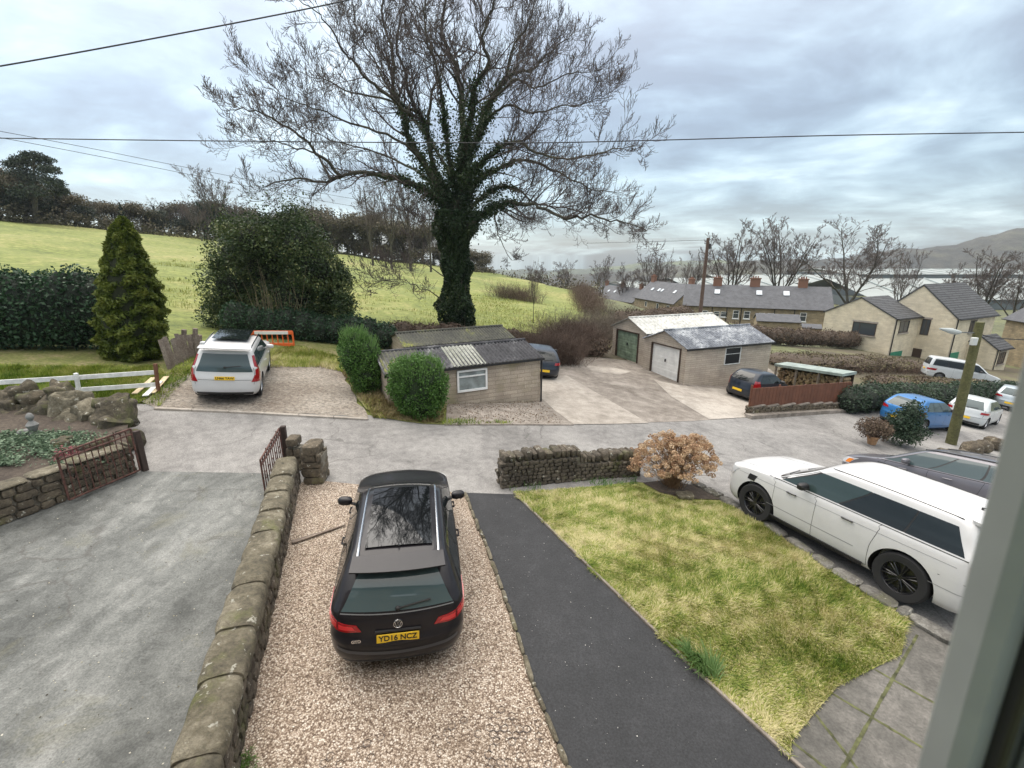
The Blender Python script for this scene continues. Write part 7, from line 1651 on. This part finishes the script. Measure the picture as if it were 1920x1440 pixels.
# --- white car in the gravel bay
c_, y_ = from_contacts((478, 738), (491, 702), -1.4, 1.4, .95, -1)
v_, cs = car('family_suv', 'white family SUV seen from behind in the gravel bay at left', 'car', 'suv', (4.75, 1.84, 1.68), P_wht, (-1.45, 1.48), .375, plate='LN66 YAW', rails=(-1.75, .35, .66, M_chrome), tail=[[(-.085, .72), (.115, .74), (.06, .95), (-.085, .97)], [(-.07, .97), (.035, .95), (.015, 1.55), (-.05, 1.55)]], glass=M_cglass2, spoiler=(.68, 1.72, .2), rearwin=[(.085, 1.0), (.915, 1.0), (.90, 1.52), (.10, 1.52)], platez=.86)
rp = gp(417, 742); setcar(v_, (rp.x+.55+2.36*math.cos(math.radians(y_)), rp.y-.75+2.36*math.sin(math.radians(y_))), y_)
m_ = MB(); V = [(x, y, 1.79-.03*((x+.45)/1.4)**2-.01*(y/.5)**2-.008) for x in [-1.2+.2*i for i in range(9)] for y in [-.5+.25*j for j in range(5)]]
m_.add(V, [(i*5+j, (i+1)*5+j, (i+1)*5+j+1, i*5+j+1) for i in range(8) for j in range(4)]); m_.build('roof_glass', M_cglass, v_, local=True, smooth=True)
# --- small black hatchback by the garages
p_, cs = car('hatchback_car', 'small black hatchback with tall red tail lights beside the white door garage', 'car', 'hatch', (3.45, 1.64, 1.47), P_nvy, (-1.17, 1.17), .29, doors='3', tail=[[(-.17, .66), (.07, .66), (.03, 1.08), (-.15, 1.08)]], sidewin=[(1.17, 1.24, 1.50, 1.46), (1.515, 1.475, 1.945, 1.92)], detail=False)
rp = gp(1378, 748); y_ = 28; setcar(p_, (rp.x+1.72*math.cos(math.radians(y_)), rp.y+.05+1.72*math.sin(math.radians(y_))), y_)
# --- dark hatchback half hidden behind the shed
a_, cs = car('hatchback_car', 'dark blue black hatchback half hidden behind the stone shed', 'car', 'hatch', (4.1, 1.70, 1.34), P_nvy, (-1.3, 1.28), .31, detail=False, tail=[[(-.11, .80), (.20, .80), (.17, .93), (-.12, .95)]])
rp = gp(1018, 714); y_ = 96; setcar(a_, (rp.x+2.1*math.cos(math.radians(y_)), rp.y+2.1), y_)
# --- blue and white hatchbacks further down the lane
b_, cs = car('hatchback_car', 'bright blue hatchback partly behind the evergreen shrub at right', 'car', 'hatch', (4.1, 1.78, 1.50), P_blu, (-1.28, 1.26), .32, glass=M_cglass2, detail=False)
rp = gp(1672, 800); y_ = 22; setcar(b_, (rp.x+2.0*math.cos(math.radians(y_)), rp.y+2.0*math.sin(math.radians(y_))), y_)
s_, cs = car('hatchback_car', 'white hatchback with small red tail lights at the right behind the mossy pole', 'car', 'hatch', (4.0, 1.70, 1.45), P_wht2, (-1.26, 1.24), .31, glass=M_cglass2, detail=False, tail=[[(-.11, .78), (.16, .78), (.14, .89), (-.12, .90)]])
rp = gp(1800, 797); y_ = 33; setcar(s_, (rp.x+1.9*math.cos(math.radians(y_)), rp.y+1.9*math.sin(math.radians(y_))), y_)
w2_, cs = car('hatchback_car', 'pale silver car cut by the window frame at the far right', 'car', 'hatch', (4.1, 1.75, 1.5), paint('silver_paint', (.45, .50, .53), .4, .3, .05), (-1.28, 1.26), .32, glass=M_cglass2, detail=False)
rp = gp(1880, 768); setcar(w2_, (rp.x+1.5, rp.y+1.0), 40)
vn, cs = car('camper_van', 'white campervan with dark side windows in front of the new stone house', 'van', 'van', (4.9, 1.9, 1.94), P_wht2, (-1.55, 1.45), .34, detail=False)
rp = at(1796, 712, 37.5); setcar(vn, (rp.x, 37.5), -28)

# ------------------------------------------------------------------ air: pale even haze, one closed box round the camera and everything seen
hz = MB(); hz.box((300, 985, 10), (5200, 2030, 290)); hm = bpy.data.materials.new('haze'); hm.use_nodes = True; ht = hm.node_tree; ht.nodes.clear()
pv = ht.nodes.new('ShaderNodeVolumePrincipled'); pv.inputs['Color'].default_value = (.80, .88, .95, 1); pv.inputs['Density'].default_value = .00017; pv.inputs['Anisotropy'].default_value = .2
oo = ht.nodes.new('ShaderNodeOutputMaterial'); ht.links.new(pv.outputs[0], oo.inputs['Volume']); ho = hz.build('haze', hm, struct=True); ho['kind'] = 'stuff'
